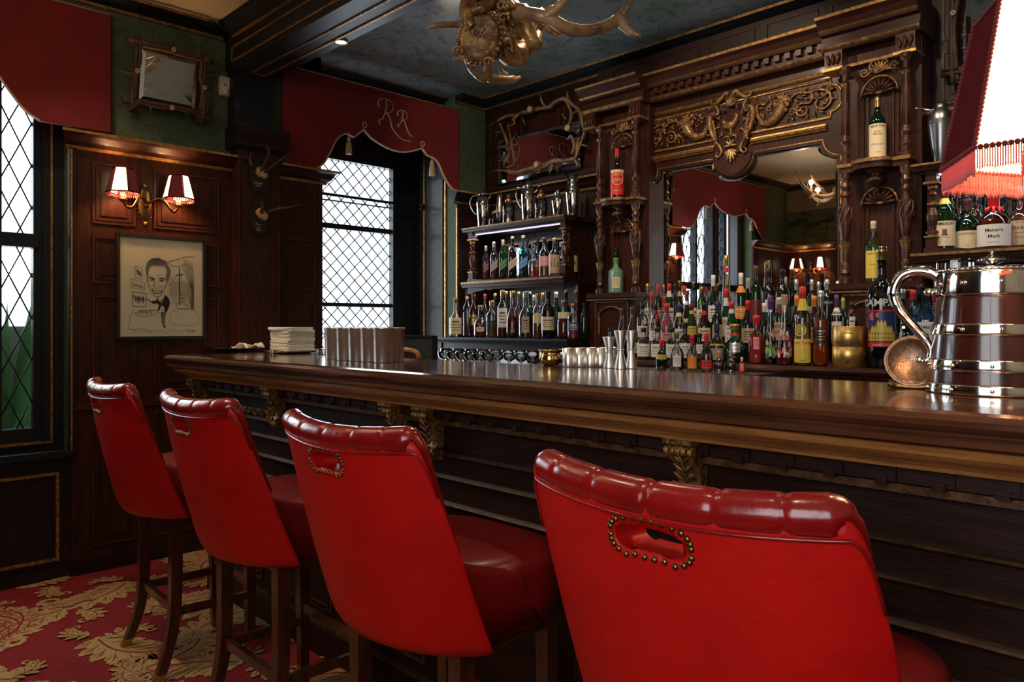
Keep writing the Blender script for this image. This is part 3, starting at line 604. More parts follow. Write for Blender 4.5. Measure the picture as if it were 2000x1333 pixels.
def make_stool():
    t = empty('bar_stool', (0,0,0), 'x', 'bar stool', 'red leather bar stools along the bar')
    b = solid_back().build('back_shell', t)
    cut = MB(); cut.extr([(slot(k, 24)[0], -.6, slot(k, 24)[1]) for k in range(24)], (0, .6, 0), 'leather'); co = cut.build('cut_tmp')
    md = b.modifiers.new('hole', 'BOOLEAN'); md.operation = 'DIFFERENCE'; md.object = co; md.solver = 'EXACT'
    bpy.context.view_layer.update(); dg = bpy.context.evaluated_depsgraph_get()
    me = bpy.data.meshes.new_from_object(b.evaluated_get(dg)); b.modifiers.clear(); b.data = me
    bpy.data.objects.remove(co)
    # inner skin of the grip hole
    g = MB(); n = 28; rings = []
    for d in (.001, -.006, -.03, -.062): rings.append([outer(sx_of(slot(k, n)[0]), slot(k, n)[1], d)*1.0 for k in range(n)])
    for r in rings[1:]:
        for v in r: pass
    g.loft(rings, 'leather', True, True, False); g.build('grip_hole', t)
    # buttoned roll along the top edge
    r = MB(); n = 120; pts = []; rad = []
    for i in range(n+1):
        s = -1+2*i/n; z = ztop(s); pts.append(outer(s, z-.004, -.024)+Vector((0, 0, .004)))
        pin = abs((s*3.6) % 1-.5)*2; ed = min(1, (1-abs(s))/.22)
        rad.append((.0295 if abs(s) < .75 else .0295-.009*(abs(s)-.75)/.25)*(1-.15*(pin**12))*(.22+.78*ed))
    r.tube(pts, rad, 'leather_roll', 14); r.build('back_roll', t, label='deep buttoned top roll of the back')
    w = MB(); pts = [outer(-1+2*i/90, ztop(-1+2*i/90)-.026, .0018) for i in range(3, 88)]; w.tube(pts, .0030, 'leather_roll', 6); w.build('piping', t)
    # studs
    st = MB(); st.ball((0,0,0), (.0052,.0035,.0052), 'brass_dark', 10); first = None; N = 26
    for k in range(N):
        x, z = slot(k, N, .011); p = outer(sx_of(x), z, .001)
        if first is None: o = st.build('stud', t, label='round brass stud round the grip hole'); first = o
        else: o = first.copy(); C.objects.link(o); o.parent = t; KIDS[t.name].append(o)
        o.location = p
    # seat
    s = MB(); rings = []
    for z, k in ((.622, .90), (.64, .97), (.70, 1.0), (.755, 1.0), (.785, .985), (.800, .94), (.808, .80), (.812, .4)):
        ring = []
        for i in range(48):
            a = 2*PI*i/48; ca, sa = math.cos(a), math.sin(a); e_ = 3.6 if sa > 0 else 2.0; q = (abs(ca)**e_+abs(sa)**e_)**(-1/e_)
            ring.append((.262*q*ca*k, .018+.226*q*sa*k, z))
        rings.append(ring)
    s.loft(rings, 'leather_shaded'); s.build('seat', t)
    # side wings running forward to the seat
    for sd in (-1, 1):
        w = MB(); rings = []
        for i in range(13):
            q = i/12; y = outer(sd, .8)[1]-.012+q*.20; x = sd*(.272-.006*q); zt = ztop(1)-.01-(ztop(1)-.79)*q**.8
            yz = lambda z: y+outer(sd, z)[1]-outer(sd, .8)[1]
            rings.append([(x*.965, yz(ZB)-.0+.004, ZB+.02), (x*.985, yz(.72), .72), (x, yz(zt-.02), zt-.02), (x-sd*.008, yz(zt), zt-.004), (x-sd*.02, yz(zt), zt), (x-sd*.034, yz(zt), zt-.010), (x-sd*.036, yz(.72), .72), (x*.965-sd*.03, yz(ZB)+.004, ZB+.02)])
        w.loft(rings, 'leather_shaded'); w.build('arm_wing', t)
    # legs
    def leg(pts, sizes, name='leg'):
        L = MB(); rings = []
        for (x, y, z), h in zip(pts, sizes): rings.append([(x-h, y-h, z), (x+h, y-h, z), (x+h, y+h, z), (x-h, y+h, z)])
        L.loft(rings, 'leg_wood', False); o = L.build('leg', t); return o
    def cap(pts, sizes, lg):
        L = MB(); L.loft([[(x-h, y-h, z), (x+h, y-h, z), (x+h, y+h, z), (x-h, y+h, z)] for (x, y, z), h in zip(pts, sizes)], 'brass', False); L.build('foot_cap', lg, label='brass foot cap')
    for sd in (-1, 1):
        P = smooth([(sd*.205, -.125, .64), (sd*.205, -.125, .34), (sd*.206, -.135, .20), (sd*.212, -.158, .10), (sd*.224, -.195, 0.0)], 4); n = len(P)
        lg = leg(P, [.022-.006*i/n for i in range(n)]); cap(P[-5:], [.0175, .0172, .017, .0168, .0165], lg)
        P = [(sd*.20, .17, .64), (sd*.20, .172, .3), (sd*.20, .175, 0)]; lg = leg(P, [.021, .019, .015]); cap([(sd*.20, .1742, .085), (sd*.20, .175, 0)], [.0172, .0165], lg)
        b_ = MB(); b_.box(sd*.202-.009, sd*.202+.009, -.12, .17, .235, .265, 'leg_wood'); b_.build('stretcher', t)
    b_ = MB(); b_.box(-.2, .2, -.137, -.115, .245, .275, 'leg_wood'); b_.build('stretcher', t)
    b_ = MB(); b_.box(-.2, .2, .160, .184, .29, .325, 'leg_wood'); b_.build('stretcher', t)
    b_ = MB(); b_.box(-.225, .225, -.147, .20, .60, .63, 'leg_wood'); b_.build('seat_rail', t)
    return t
st0 = make_stool()
for i, (x, y, rz, lab) in enumerate([(-.64, 1.25, 0, 'red leather bar stool nearest the camera, its back filling the lower right corner'),
        (-1.53, 1.25, .01, 'red leather bar stool in the middle of the bar, second nearest the camera'),
        (-2.395, 1.255, 0, 'red leather bar stool second from the left window wall'),
        (-3.215, 1.25, -.05, 'red leather bar stool farthest from the camera, closest to the panelled wall')]):
    s = st0 if i == 0 else copy_tree(st0)
    s.location = (x, y, 0); s.rotation_euler = (0, 0, rz); s['label'] = lab
# ================================================================== THINGS ON THE LEFT WALL
# pelmets: red velvet boards with a gilt cord edge
PO = [(0,.02), (0,.285), (.10,.285)]
def pelmet(name, u0, u1, zt, zb, o, label, mono):
    """outline in unit coordinates (u 0..1 from left in the photo, v 0 at top .. 1 at the longest point)"""
    root = empty(name, (XL+o, (u0+u1)/2, (zt+zb)/2), label, 'pelmet', 'red velvet pelmets over the window bays')
    E = [(0,1), (.165,1), (.20,.93), (.235,.79), (.265,.66), (.31,.58), (.355,.60), (.41,.49), (.455,.57), (.54,.64), (.62,.66), (.70,.62), (.755,.565), (.79,.64), (.835,.66), (.865,.72), (.885,.80), (.915,.90), (.955,.985), (1,1)]
    Em = smooth(E[1:7], 5)+smooth(E[7:13], 5)+smooth(E[13:], 5); Em = [(0,1)]+Em
    W_, H_ = u1-u0, zt-zb; f = lambda q: (u0+q[0]*W_, zt-q[1]*H_)
    mb = MB(TL); n = len(Em); fr = [mb.p((f(q)[0], o+.022, f(q)[1])) for q in Em]; tp = [mb.p((f(q)[0], o+.022, zt)) for q in Em]
    fb = [mb.p((f(q)[0], o, f(q)[1])) for q in Em]; tb = [mb.p((f(q)[0], o, zt)) for q in Em]
    for i in range(n-1):
        if abs(Em[i+1][0]-Em[i][0]) < 1e-6: continue
        mb.face([tp[i], fr[i], fr[i+1], tp[i+1]], 'velvet', False); mb.face([tb[i], tb[i+1], fb[i+1], fb[i]], 'velvet'); mb.face([fr[i], fb[i], fb[i+1], fr[i+1]], 'velvet'); mb.face([tp[i], tp[i+1], tb[i+1], tb[i]], 'velvet')
    mb.face([tp[0], tb[0], fb[0], fr[0]], 'velvet'); mb.face([tp[-1], fr[-1], fb[-1], tb[-1]], 'velvet')
    bd = wpart(mb, 'velvet_board', root)
    c = MB(TL); c.tube([(f(q)[0], o+.024, f(q)[1]) for q in Em[1:]], .0055, 'cord', 6)
    for q in (Em[0], ): pass
    c.tube([(u0, o+.023, zt-.003), (u1, o+.023, zt-.003)], .004, 'cord', 6)
    for cu, cv in ((.412, .47), (.757, .545)):
        a, b_ = f((cu, cv)); r_ = .016
        c.tube([(a+r_*math.sin(k*PI/8)*1.0, o+.027, b_+.018+r_*1.2*math.cos(k*PI/8+PI)) for k in range(17)], .0045, 'cord', 6)
    wpart(c, 'gilt_cord', root)
    if mono:
        g = MB(TL); P3 = lambda pts, w_=.006: g.tube([(p[0], o+.026, p[1]) for p in smooth(pts, 6)], w_, 'cord', 6, flat=.5)
        def R(cx, cz, h, tail):
            k = h
            P3([(cx-.02*k/.1, cz-.38*k), (cx-.30*k, cz-.45*k), (cx-.34*k, cz-.28*k), (cx-.20*k, cz-.22*k), (cx-.08*k, cz+.05*k), (cx-.02*k, cz+.30*k), (cx-.03*k, cz+.48*k)][1:], .0055)
            P3([(cx-.34*k, cz+.18*k), (cx-.38*k, cz+.36*k), (cx-.20*k, cz+.52*k), (cx+.12*k, cz+.52*k), (cx+.28*k, cz+.34*k), (cx+.20*k, cz+.12*k), (cx-.04*k, cz+.02*k)], .0055)
            P3([(cx-.04*k, cz+.02*k), (cx+.10*k, cz-.06*k), (cx+.18*k, cz-.28*k)]+tail, .0055)
        yc = (u0+u1)/2+.13; zc_ = zt-.17
        R(yc-.07, zc_, .20, [(yc-.02, zc_-.10), (yc+.06, zc_-.16), (yc+.145, zc_-.165)]); R(yc+.075, zc_-.02, .135, [(yc+.13, zc_-.11), (yc+.16, zc_-.125)])
        wpart(g, 'monogram', root, label='gold RR monogram')
    for j, (cu, cv) in enumerate(((.325, .58), (.815, .655))):
        a, b_ = f((cu, cv)); t = MB(lambda u, oo, z: (XL+o+.03+oo, a+u, b_+z))
        t.tube([(0,0,.01), (0,0,-.02)], .003, 'cord', 5); t.lathe([(.004,-.02), (.012,-.028), (.015,-.042), (.010,-.052), (.013,-.056), (.018,-.085), (.021,-.135), (.017,-.140)], 'cord', seg=14)
        for k in range(12): t.tube([(.014*math.cos(k*PI/6), .014*math.sin(k*PI/6), -.058), (.021*math.cos(k*PI/6), .021*math.sin(k*PI/6), -.142)], .0035, 'cord', 4)
        wpart(t, 'tassel', root, label='gold tassel')
    return root
pelmet('window_pelmet', 2.385, 3.885, 3.075, 2.43, .03, 'red velvet pelmet with gold RR monogram over the window bay behind the bar', True)
pelmet('window_pelmet', 1.345, -.72, 3.10, 2.44, .03, 'dark red velvet pelmet over the far left window, cut by the photo edge', False)
# curtain rod in the bay
r = empty('curtain_rod', (XL-.42, 3.3, 2.35), 'thin black rod spanning the window bay on a round bracket', 'curtain rod')
m_ = MB(TL); m_.tube([(2.69, -.40, 2.352), (3.86, -.40, 2.352)], .011, 'iron', 8); wpart(m_, 'rod', r)
m_ = MB(TL); m_.tube([(3.845, -.40, 2.352), (3.875, -.40, 2.352)], .026, 'iron', 14); m_.ball((3.84, -.40, 2.352), .014, 'iron', 8); wpart(m_, 'bracket', r)
# sconce
def sconce(cx, cz, T_, label, loc):
    root = empty('wall_sconce', loc, label, 'wall lamp', 'brass wall sconces with red and white shades')
    b = MB(T_); rings = []
    for o_, k in ((.021,1.0), (.032,.97), (.036,.85), (.04,.6), (.046,.3)): rings.append([(cx+.042*k*math.cos(a*PI/12), o_, cz-.01+.098*k*math.sin(a*PI/12)) for a in range(24)])
    b.loft(rings, 'brass_dark')
    for a in range(24): b.ball((cx+.042*math.cos(a*PI/12), .026, cz-.01+.098*math.sin(a*PI/12)), .005, 'brass_dark', 5)
    for s in (-1, 1): b.ell((cx, .03, cz-.01+s*.112), ((0, 0, .018), (.014, 0, 0), (0, .008, 0)), 'brass_dark', 8)
    b.ball((cx, .052, cz-.015), .016, 'brass_dark', 10); wpart(b, 'backplate', root, label='oval brass backplate')
    for s in (-1, 1):
        a = MB(T_); P = smooth([(cx, .055, cz-.01), (cx+s*.03, .09, cz+.015), (cx+s*.06, .12, cz+.02), (cx+s*.085, .14, cz-.015), (cx+s*.105, .145, cz-.045), (cx+s*.13, .13, cz-.045), (cx+s*.15, .13, cz-.015)], 6)
        a.tube(P, .0075, 'brass_dark', 8); a.ball((cx+s*.06, .12, cz+.018), .012, 'brass_dark', 8); a.ball((cx+s*.12, .14, cz-.05), .010, 'brass_dark', 8)
        am = wpart(a, 'arm', root)
        px_, po_ = cx+s*.15, .13
        a = MB(T_); 
        for (r0, z0), (r1, z1) in zip([(.010,-.02), (.022,-.012), (.024,-.006)], [(.022,-.012), (.024,-.006), (.016,-.004)]): a.loft([[(px_+r0*math.cos(k*PI/8), po_+r0*math.sin(k*PI/8), cz+z0) for k in range(16)], [(px_+r1*math.cos(k*PI/8), po_+r1*math.sin(k*PI/8), cz+z1) for k in range(16)]], 'brass_dark')
        wpart(a, 'drip_pan', root)
        a = MB(T_); a.tube([(px_, po_, cz-.004), (px_, po_, cz+.03)], .0135, 'candle', 12); wpart(a, 'candle_tube', root)
        sh = MB(T_); n = 6; z0, z1, r0, r1 = cz+.030, cz+.165, .086, .052
        for k in range(n):
            a0, a1 = 2*PI*(k+.5)/n, 2*PI*(k+1.5)/n; m = 'shade_cloth_white' if k % 2 == (0 if s > 0 else 1) else 'velvet'
            V = lambda r_, a_, z_: (px_+r_*math.cos(a_), po_+r_*math.sin(a_), z_)
            sh.quad([V(r0, a0, z0), V(r0, a1, z0), V(r1, a1, z1), V(r1, a0, z1)], m)
            for q in (a0, ): sh.tube([V(r0+.001, q, z0), V(r1+.001, q, z1)], .003, 'velvet', 4)
            sh.tube([V(r0+.001, a0, z0), V(r0+.001, a1, z0)], .0045, 'velvet_dark', 4); sh.tube([V(r1+.001, a0, z1), V(r1+.001, a1, z1)], .004, 'velvet_dark', 4)
        so = wpart(sh, 'lamp_shade', root, label='small red and white panelled shade')
        fr = MB(T_)
        for k in range(54):
            a0 = 2*PI*k/54; e = 2*PI/n; ph = ((a0-e/2) % e)-e/2; rr = .086*math.cos(PI/n)/math.cos(ph)
            fr.tube([(px_+rr*math.cos(a0), po_+rr*math.sin(a0), z0), (px_+(rr+.002)*math.cos(a0), po_+(rr+.002)*math.sin(a0), z0-.017-.003*(k % 2))], .0028, 'fringe', 4)
        f_ = fr.build('fringe', so); f_.matrix_parent_inverse = Matrix.Identity(4)
        wpos = T_(px_, po_, cz+.085); point('sconce_bulb', wpos, 5.5, (1,.55,.24), .02)
sconce(1.536, 2.07, TL, 'brass twin arm wall sconce with lit red and white shades above the framed drawing', (XL, 1.536, 2.07))
TF = lambda u, o, z: (u, YF0+o, z)
sconce(-4.30, 2.07, TF, 'brass twin arm wall sconce seen only as a reflection in the big bar mirror', (-4.30, YF0, 2.07))
# framed caricature
pf = empty('framed_drawing', (XL+.03, 1.63, 1.585), 'black framed ink caricature of a smiling suited man, hung under the wall sconce', 'picture')
u0, u1, z0, z1 = 1.388, 1.869, 1.295, 1.872
f = MB(TL)
for a in ((u0-.012, u0+.006, z0-.012, z1+.012), (u1-.006, u1+.012, z0-.012, z1+.012), (u0, u1, z0-.012, z0+.006), (u0, u1, z1-.006, z1+.012)): f.box(a[0], a[1], .026, .050, a[2], a[3], 'p_black')
wpart(f, 'frame', pf)
f = MB(TL); f.box(u0, u1, .028, .036, z0, z1, 'paper'); wpart(f, 'paper_sheet', pf)
k = MB(TL); W_, H_ = u1-u0, z1-z0
def dp(px, py): return (u0+(px-232)/164*W_, z1-(py-466)/192*H_)        # drawing laid out on the sheet
def stroke(pts, w_=.0011, m='ink', n=5, close=False):
    P = [dp(240+p[0]*.12, 500+p[1]*.12) for p in (list(pts)+[pts[0]] if close else pts)]; P = smooth(P, n) if n else P
    for a, b_ in zip(P, P[1:]):
        dx, dz = b_[0]-a[0], b_[1]-a[1]; l_ = math.hypot(dx, dz) or 1; nx, nz = -dz/l_*w_, dx/l_*w_
        k.quad([(a[0]+nx, .0372, a[1]+nz), (b_[0]+nx, .0372, b_[1]+nz), (b_[0]-nx, .0372, b_[1]-nz), (a[0]-nx, .0372, a[1]-nz)], m)
def fillp(pts, m='ink', o_=.0368): k.face([k.p((dp(240+p[0]*.12, 500+p[1]*.12)[0], o_, dp(240+p[0]*.12, 500+p[1]*.12)[1])) for p in pts], m)
fillp([(350,215), (375,110), (450,45), (560,25), (660,75), (720,160), (755,230), (735,330), (700,400), (672,330), (690,235), (650,165), (560,165), (470,160), (420,190), (395,260), (390,350), (365,300)], 'ink_grey')
for q in range(9): stroke([(395+q*30, 150-q*4), (430+q*30, 75), (520+q*22, 50+q*9)], .0009)
stroke([(390,250), (385,380), (400,500), (450,590), (500,650), (560,660), (620,600), (660,520), (690,420), (672,330)], .0014)
stroke([(365,300), (355,370), (380,440)]); stroke([(700,400), (770,350), (780,410), (740,460), (700,450)])
stroke([(400,350), (450,355), (495,385)], .003); stroke([(560,370), (620,360), (670,385)], .003)
stroke([(420,390), (450,375), (480,395), (450,405)], .0014, close=True); stroke([(570,400), (600,385), (640,400), (605,412)], .0014, close=True)
fillp([(442,382), (458,380), (464,395), (446,398)]); fillp([(592,390), (610,388), (614,403), (596,405)])
stroke([(497,390), (490,470), (500,520), (525,540), (560,500), (600,500), (610,540)], .0012); stroke([(430,500), (470,480)]); stroke([(620,480), (665,500)])
stroke([(450,530), (480,590), (530,610), (590,595), (615,550)], .0022); stroke([(455,545), (530,570), (610,552)], .001)
for q in range(7): stroke([(475+q*20, 560), (478+q*20, 590)], .0006)
stroke([(520,310), (600,305)], .0007)
fillp([(540,670), (560,740), (580,720), (600,780), (630,700), (660,620), (720,680), (740,760), (720,830), (690,900), (650,920), (650,830), (600,800), (570,880), (540,880), (560,800), (540,770), (470,775), (440,760), (460,730), (520,720)])
stroke([(565,670), (590,740), (610,690)], .001, 'paper'); fillp([(600,690), (620,700), (605,790), (590,740)], 'ink_grey', .0371)
fillp([(590,900), (680,920), (660,1000), (655,1110), (620,1120), (600,1000)], 'ink_grey'); fillp([(625,1120), (660,1115), (672,1165), (645,1160)])
stroke([(640,800), (680,860), (640,930), (615,860)], .001); stroke([(360,700), (400,715), (440,750)], .0022)
for x in range(0, 480, 34): stroke([(690+x*.75, 640+(x % 3)*10), (690+x*.75+120, 340+x*.25)], .0005, n=0) if 690+x*.75+120 < 1120 else None
for x in range(0, 460, 30): stroke([(700+x*.8, 400), (700+x*.8+90 if x < 330 else 1075, 780)], .0005, n=0)
stroke([(890,170), (900,800)], .0025, n=0); stroke([(830,300), (950,285)], .003, n=0)
stroke([(690,95), (800,60), (1000,-10), (1130,-15)], .0012); stroke([(700,110), (850,160), (1000,110), (1130,210)]); stroke([(930,120), (1000,280), (1060,430), (1085,520)], .0012)
for q in range(9): stroke([(960+q*18, 30+q*6), (1010+q*14, 250), (1085+q*6, 480), (1080+q*7, 860)], .0006)
stroke([(910,650), (920,610), (960,600), (1000,640), (985,710), (940,725), (905,690)], .001); stroke([(860,840), (850,770), (900,740), (960,770), (1040,800), (1030,850)], .001, close=True)
for q in range(5): stroke([(935-q*0+q*8, 655), (940+q*8, 690)], .0007)
stroke([(190,185), (300,215), (300,385), (190,360)], .001, n=0, close=True); stroke([(130,385), (340,440), (335,560), (130,525)], .001, n=0, close=True); stroke([(145,585), (360,615), (355,830), (150,820)], .0014, n=0, close=True)
for q in range(12): stroke([(160+q*15, 640+(q*37 % 60)), (185+q*13, 690+(q*53 % 90))], .0022, 'ink', 0)
for q in range(6): stroke([(210+q*13, 230+q*8), (225+q*11, 310+q*7)], .0014, n=0); stroke([(150+q*28, 450+q*6), (170+q*28, 500+q*7)], .0018, n=0)
stroke([(190,930), (290,890), (460,880), (550,890), (430,970), (260,980)], .0012, close=True)
for q in range(12): stroke([(230+q*22, 930-((q*29) % 60)), (250+q*20, 950-((q*17) % 50))], .0016, n=2)
stroke([(180,890), (120,950), (110,1080), (80,1170)], .0007); stroke([(80,1170), (170,1190), (250,1170), (330,1180), (440,1230)], .0007); stroke([(560,900), (600,1000), (610,1090)], .0007)
stroke([(770,900), (900,860), (1150,880), (1220,1060), (1130,1120)], .0007); stroke([(760,920), (740,1060), (870,1120), (1100,1120)], .0007)
for q in range(26): stroke([(100+q*38, 1180+(q*31 % 60)), (130+q*38, 1200+(q*47 % 60)), (165+q*36, 1190+(q*13 % 70))], .0006, 'ink_grey', 3)
stroke([(1010,1205), (1040,1195), (1160,1220)], .0012); stroke([(1015,1225), (1160,1228)], .0008, n=0)
wpart(k, 'ink_drawing', pf)
g = MB(TL); g.box(u0+.006, u1-.006, .040, .0415, z0+.006, z1-.006, 'pane'); wpart(g, 'glazing', pf)
# mirror in a frame of twigs, tilted forward
def twig_frame(name, T_, cu, cz, hu, hz, o_, root, m='twig', cutm='bone_cut', seed=1, n=9):
    r = random.Random(seed); g = MB(T_)
    for s in (-1, 1):
        for q in range(2):
            g.tube(smooth([(cu+s*(hu+.02*q), o_+.012*q, cz-hz-.07), (cu+s*(hu+.012+.01*q), o_+.02, cz-hz*.3), (cu+s*(hu-.006+.02*q), o_+.02, cz+hz*.4), (cu+s*(hu+.014*q), o_+.01, cz+hz+.05)], 4), [.014, .011, .013, .010], m, 6)
            g.tube(smooth([(cu-hu-.07, o_+.01*q, cz+s*(hz+.015*q)), (cu-hu*.3, o_+.022, cz+s*(hz+.018*q)), (cu+hu*.4, o_+.02, cz+s*(hz-.004+.014*q)), (cu+hu+.06, o_+.01, cz+s*(hz+.012*q))], 4), [.013, .011, .012, .010], m, 6)
    for i in range(n*4):
        a = r.uniform(0, 2*PI); rr = r.uniform(.03, .085); bu, bz = cu+max(-hu, min(hu, 1.5*hu*math.cos(a))), cz+max(-hz, min(hz, 1.5*hz*math.sin(a)))
        du = rr*math.cos(a)+r.uniform(-.05, .05); dz = rr*math.sin(a)+r.uniform(-.03, .05)
        g.tube(smooth([(bu, o_+.01, bz), (bu+du*.6+r.uniform(-.02, .02), o_+.03, bz+dz*.5), (bu+du, o_+.02+r.random()*.02, bz+dz)], 4), [.008, .005, .002], m, 5)
    wpart(g, 'twig_frame', root)
    for u, z in ((cu, cz+hz+.01), (cu+.01, cz-hz-.01), (cu-hu-.01, cz), (cu+hu+.012, cz-.01)):
        g = MB(T_); g.tube([(u, o_+.02, z), (u, o_+.042, z)], .016, m, 10); g.tube([(u, o_+.041, z), (u, o_+.044, z)], .012, cutm, 10); g.tube([(u, o_+.0442, z), (u, o_+.0448, z)], .005, m, 8); wpart(g, 'cut_branch_end', root)
def bevel_mirror(T_, cu, cz, hu, hz, o_, root, bw=.022, tilt=0):
    TT = lambda u, o, z: T_(u, o+(z-cz)*tilt, z)
    g = MB(TT); g.box(cu-hu, cu+hu, o_-.012, o_-.002, cz-hz, cz+hz, 'dark_wood')
    g.quad([(cu-hu+bw, o_+.004, cz-hz+bw), (cu+hu-bw, o_+.004, cz-hz+bw), (cu+hu-bw, o_+.004, cz+hz-bw), (cu-hu+bw, o_+.004, cz+hz-bw)], 'mirror')
    c = [(cu-hu, cz-hz), (cu+hu, cz-hz), (cu+hu, cz+hz), (cu-hu, cz+hz)]; i_ = [(cu-hu+bw, cz-hz+bw), (cu+hu-bw, cz-hz+bw), (cu+hu-bw, cz+hz-bw), (cu-hu+bw, cz+hz-bw)]
    for a in range(4):
        b_ = (a+1) % 4; g.quad([(c[a][0], o_, c[a][1]), (c[b_][0], o_, c[b_][1]), (i_[b_][0], o_+.004, i_[b_][1]), (i_[a][0], o_+.004, i_[a][1])], 'mirror_bevel')
    wpart(g, 'mirror_glass', root)
r = empty('twig_mirror', (XL+.1, 1.645, 2.79), 'small looking glass edged with rough brown twigs, hung high by the left window', 'mirror')
TT_ = lambda u, o, z: TL(u, o+(z-2.79)*.17, z)
twig_frame('t', TT_, 1.645, 2.79, .178, .150, .10, r); bevel_mirror(TL, 1.645, 2.79, .158, .140, .095, r, tilt=.17)
g = MB(TL); g.tube([(1.645, .02, 2.98), (1.645, .15, 2.92)], .003, 'iron', 5); wpart(g, 'hanging_wire', r)
# alarm sensor
r = empty('motion_sensor', (XL+.02, 2.0, 2.85), 'small white plastic motion sensor high on the green wall beside the beam', 'sensor')
g = MB(TL); g.box(1.972, 2.036, 0, .035, 2.79, 2.91, 'plastic_white'); wpart(g, 'casing', r, bevel=.008)
g = MB(TL); g.ell((2.004, .036, 2.822), ((0,0,.03), (.026,0,0), (0,.014,0)), 'plastic_white', 10); g.box(1.997, 2.01, .035, .037, 2.856, 2.861, 'p_darkred'); wpart(g, 'lens', r)
# horn trophies on the pilaster
def trophy(cz, horns, label, words, seed):
    root = empty('horn_trophy', (XL+.10, 2.19, cz), label, 'trophy', 'small mounted horns on the dark pilaster')
    g = MB(TL); n = 40; P = []
    for k in range(n):
        a = 2*PI*k/n; rr = 1+.07*math.cos(3*a+seed)+.05*math.cos(7*a); P.append((2.185+.062*rr*math.cos(a)*(1-.35*max(0, -math.sin(a))), .100, cz-.02+.105*rr*math.sin(a)))
    g.extr(P, (0, .014, 0), 'plaque'); g.extr([(2.185+(p[0]-2.185)*.86, .112, cz-.02+(p[2]-cz+.02)*.86) for p in P], (0, .006, 0), 'plaque')
    wpart(g, 'plaque', root, label='black shield plaque')
    g = MB(TL); r_ = random.Random(seed); P = []
    for k in range(18): a = 2*PI*k/18; rr = r_.uniform(.85, 1.12); P.append((2.20+.040*rr*math.cos(a), cz+.01+.036*rr*math.sin(a)-.008*math.cos(a)))
    g.loft([[(u, .118, z) for u, z in P], [(u, .132, z) for u, z in P], [(2.20+(u-2.20)*.7, .142, cz+.01+(z-cz-.01)*.7) for u, z in P]], 'bone'); wpart(g, 'skull_plate', root, label='pale cut skull bone')
    for h in horns:
        g = MB(TL); g.tube(smooth(h, 6), [.014, .012, .011, .009, .006], 'twig', 8); wpart(g, 'horn', root)
    g = MB(TL)
    for i, wd in enumerate(words): put_text(g, wd, .016, lambda x, y: (2.178+x, .1185, cz-.055-.017*i+y), 'p_cream', 0, .3)
    wpart(g, 'inscription', root)
trophy(2.315, [[(2.19, .13, 2.335), (2.20, .17, 2.38), (2.215, .19, 2.44), (2.20, .18, 2.50)], [(2.215, .13, 2.33), (2.25, .17, 2.37), (2.30, .20, 2.42), (2.335, .22, 2.455)], [(2.14, .12, 2.36), (2.125, .12, 2.40), (2.13, .13, 2.44)]], 'upper of two small horn trophies on black plaque, with upright horns', ['Scotland', '1905'], 1)
trophy(2.055, [[(2.225, .13, 2.075), (2.28, .17, 2.10), (2.34, .20, 2.115), (2.43, .22, 2.145)], [(2.19, .13, 2.07), (2.19, .16, 2.11), (2.185, .15, 2.14)]], 'lower horn trophy on black plaque, one horn pointing right', ['Moor', 'of', '1904'], 2)
# downlight fittings; only the first is real, the others added for light
for i, (x, y, z, t_, p_) in enumerate(DOWN):
    o = empty('downlight_or_fill_spot', (x, y, z), ['small lit downlight recessed in the underside of the ceiling beam', 'x'][0] if i == 0 else '', 'downlight', 'recessed ceiling downlights')
    g = MB(); g.lathe([(.030,.006), (.030,-.004), (.038,-.005), (.038,.006)], 'brass_polished', (0,0,0), 16, caps=False); g.build('rim', o)
    g = MB(); g.lathe([(.029,.005), (.029,-.001)], 'lamp_glass', (0,0,0), 16); g.build('lamp', o)
    if i: o['label'] = 'added fill downlight in the ceiling, out of view'
# ================================================================== BACK BAR JOINERY
def turned(mb, T_, u, o, z0, z1, prof, m='carved_wood', seg=14, tw=0):
    """turned colonnette between z0 and z1; prof = (r metres, fraction)"""
    for (r0, f0, *k0), (r1, f1, *k1) in zip(prof, prof[1:]):
        mm = k1[0] if k1 else m
        a = []; 
        for r_, f_ in ((r0, f0), (r1, f1)): a.append([T_(u+r_*math.cos(2*PI*k/seg), o+r_*math.sin(2*PI*k/seg), z0+(z1-z0)*f_) for k in range(seg)])
        mb.loft(a, mm, True, True, False)
VASE = [(.020,0), (.020,.03,'gilt_dull'), (.030,.05,'gilt_dull'), (.030,.08), (.016,.12), (.018,.18), (.026,.30), (.028,.40), (.020,.50), (.013,.56), (.026,.60,'gilt_dull'), (.026,.63,'gilt_dull'), (.012,.68), (.018,.76), (.024,.80), (.012,.86), (.022,.92,'gilt_dull'), (.022,.96,'gilt_dull'), (.026,1.0)]
def shelf_edge(mb, x0, x1, Y, z, th, yb, m='wood_along', g='gilt'):
    mb.box(x0, x1, Y+.012, yb, z-th, z, m)
    T_ = lambda u, o, zz: (u, Y+.012-o, zz)
    P = [(0,z-th), (.004,z-th), (.008,z-th*.62), (.014,z-th*.5), (.018,z-th*.3), (.018,z), (0,z)]; s_ = mb.T; mb.T = T_
    mb.run(P, x0, x1, m, 0, 0, [m, m, g, m, g, m, m]); mb.T = s_
def apron(mb, x0, x1, Y, z, h, up=False, m='wood_along'):
    n = 60; P = []
    for i in range(n+1):
        q = i/n; c_ = abs(q-.5)*2; d = h*(.35+.65*max(0, (c_-.55)/.45)**1.5+.12*math.sin(q*PI*10)**2*(1 if c_ > .4 else .3))
        P.append((x0+(x1-x0)*q, z+(d if up else -d)))
    for (a, za), (b_, zb_) in zip(P, P[1:]): mb.extr([(a, Y, z), (b_, Y, z), (b_, Y, zb_), (a, Y, za)], (0, .012, 0), m)
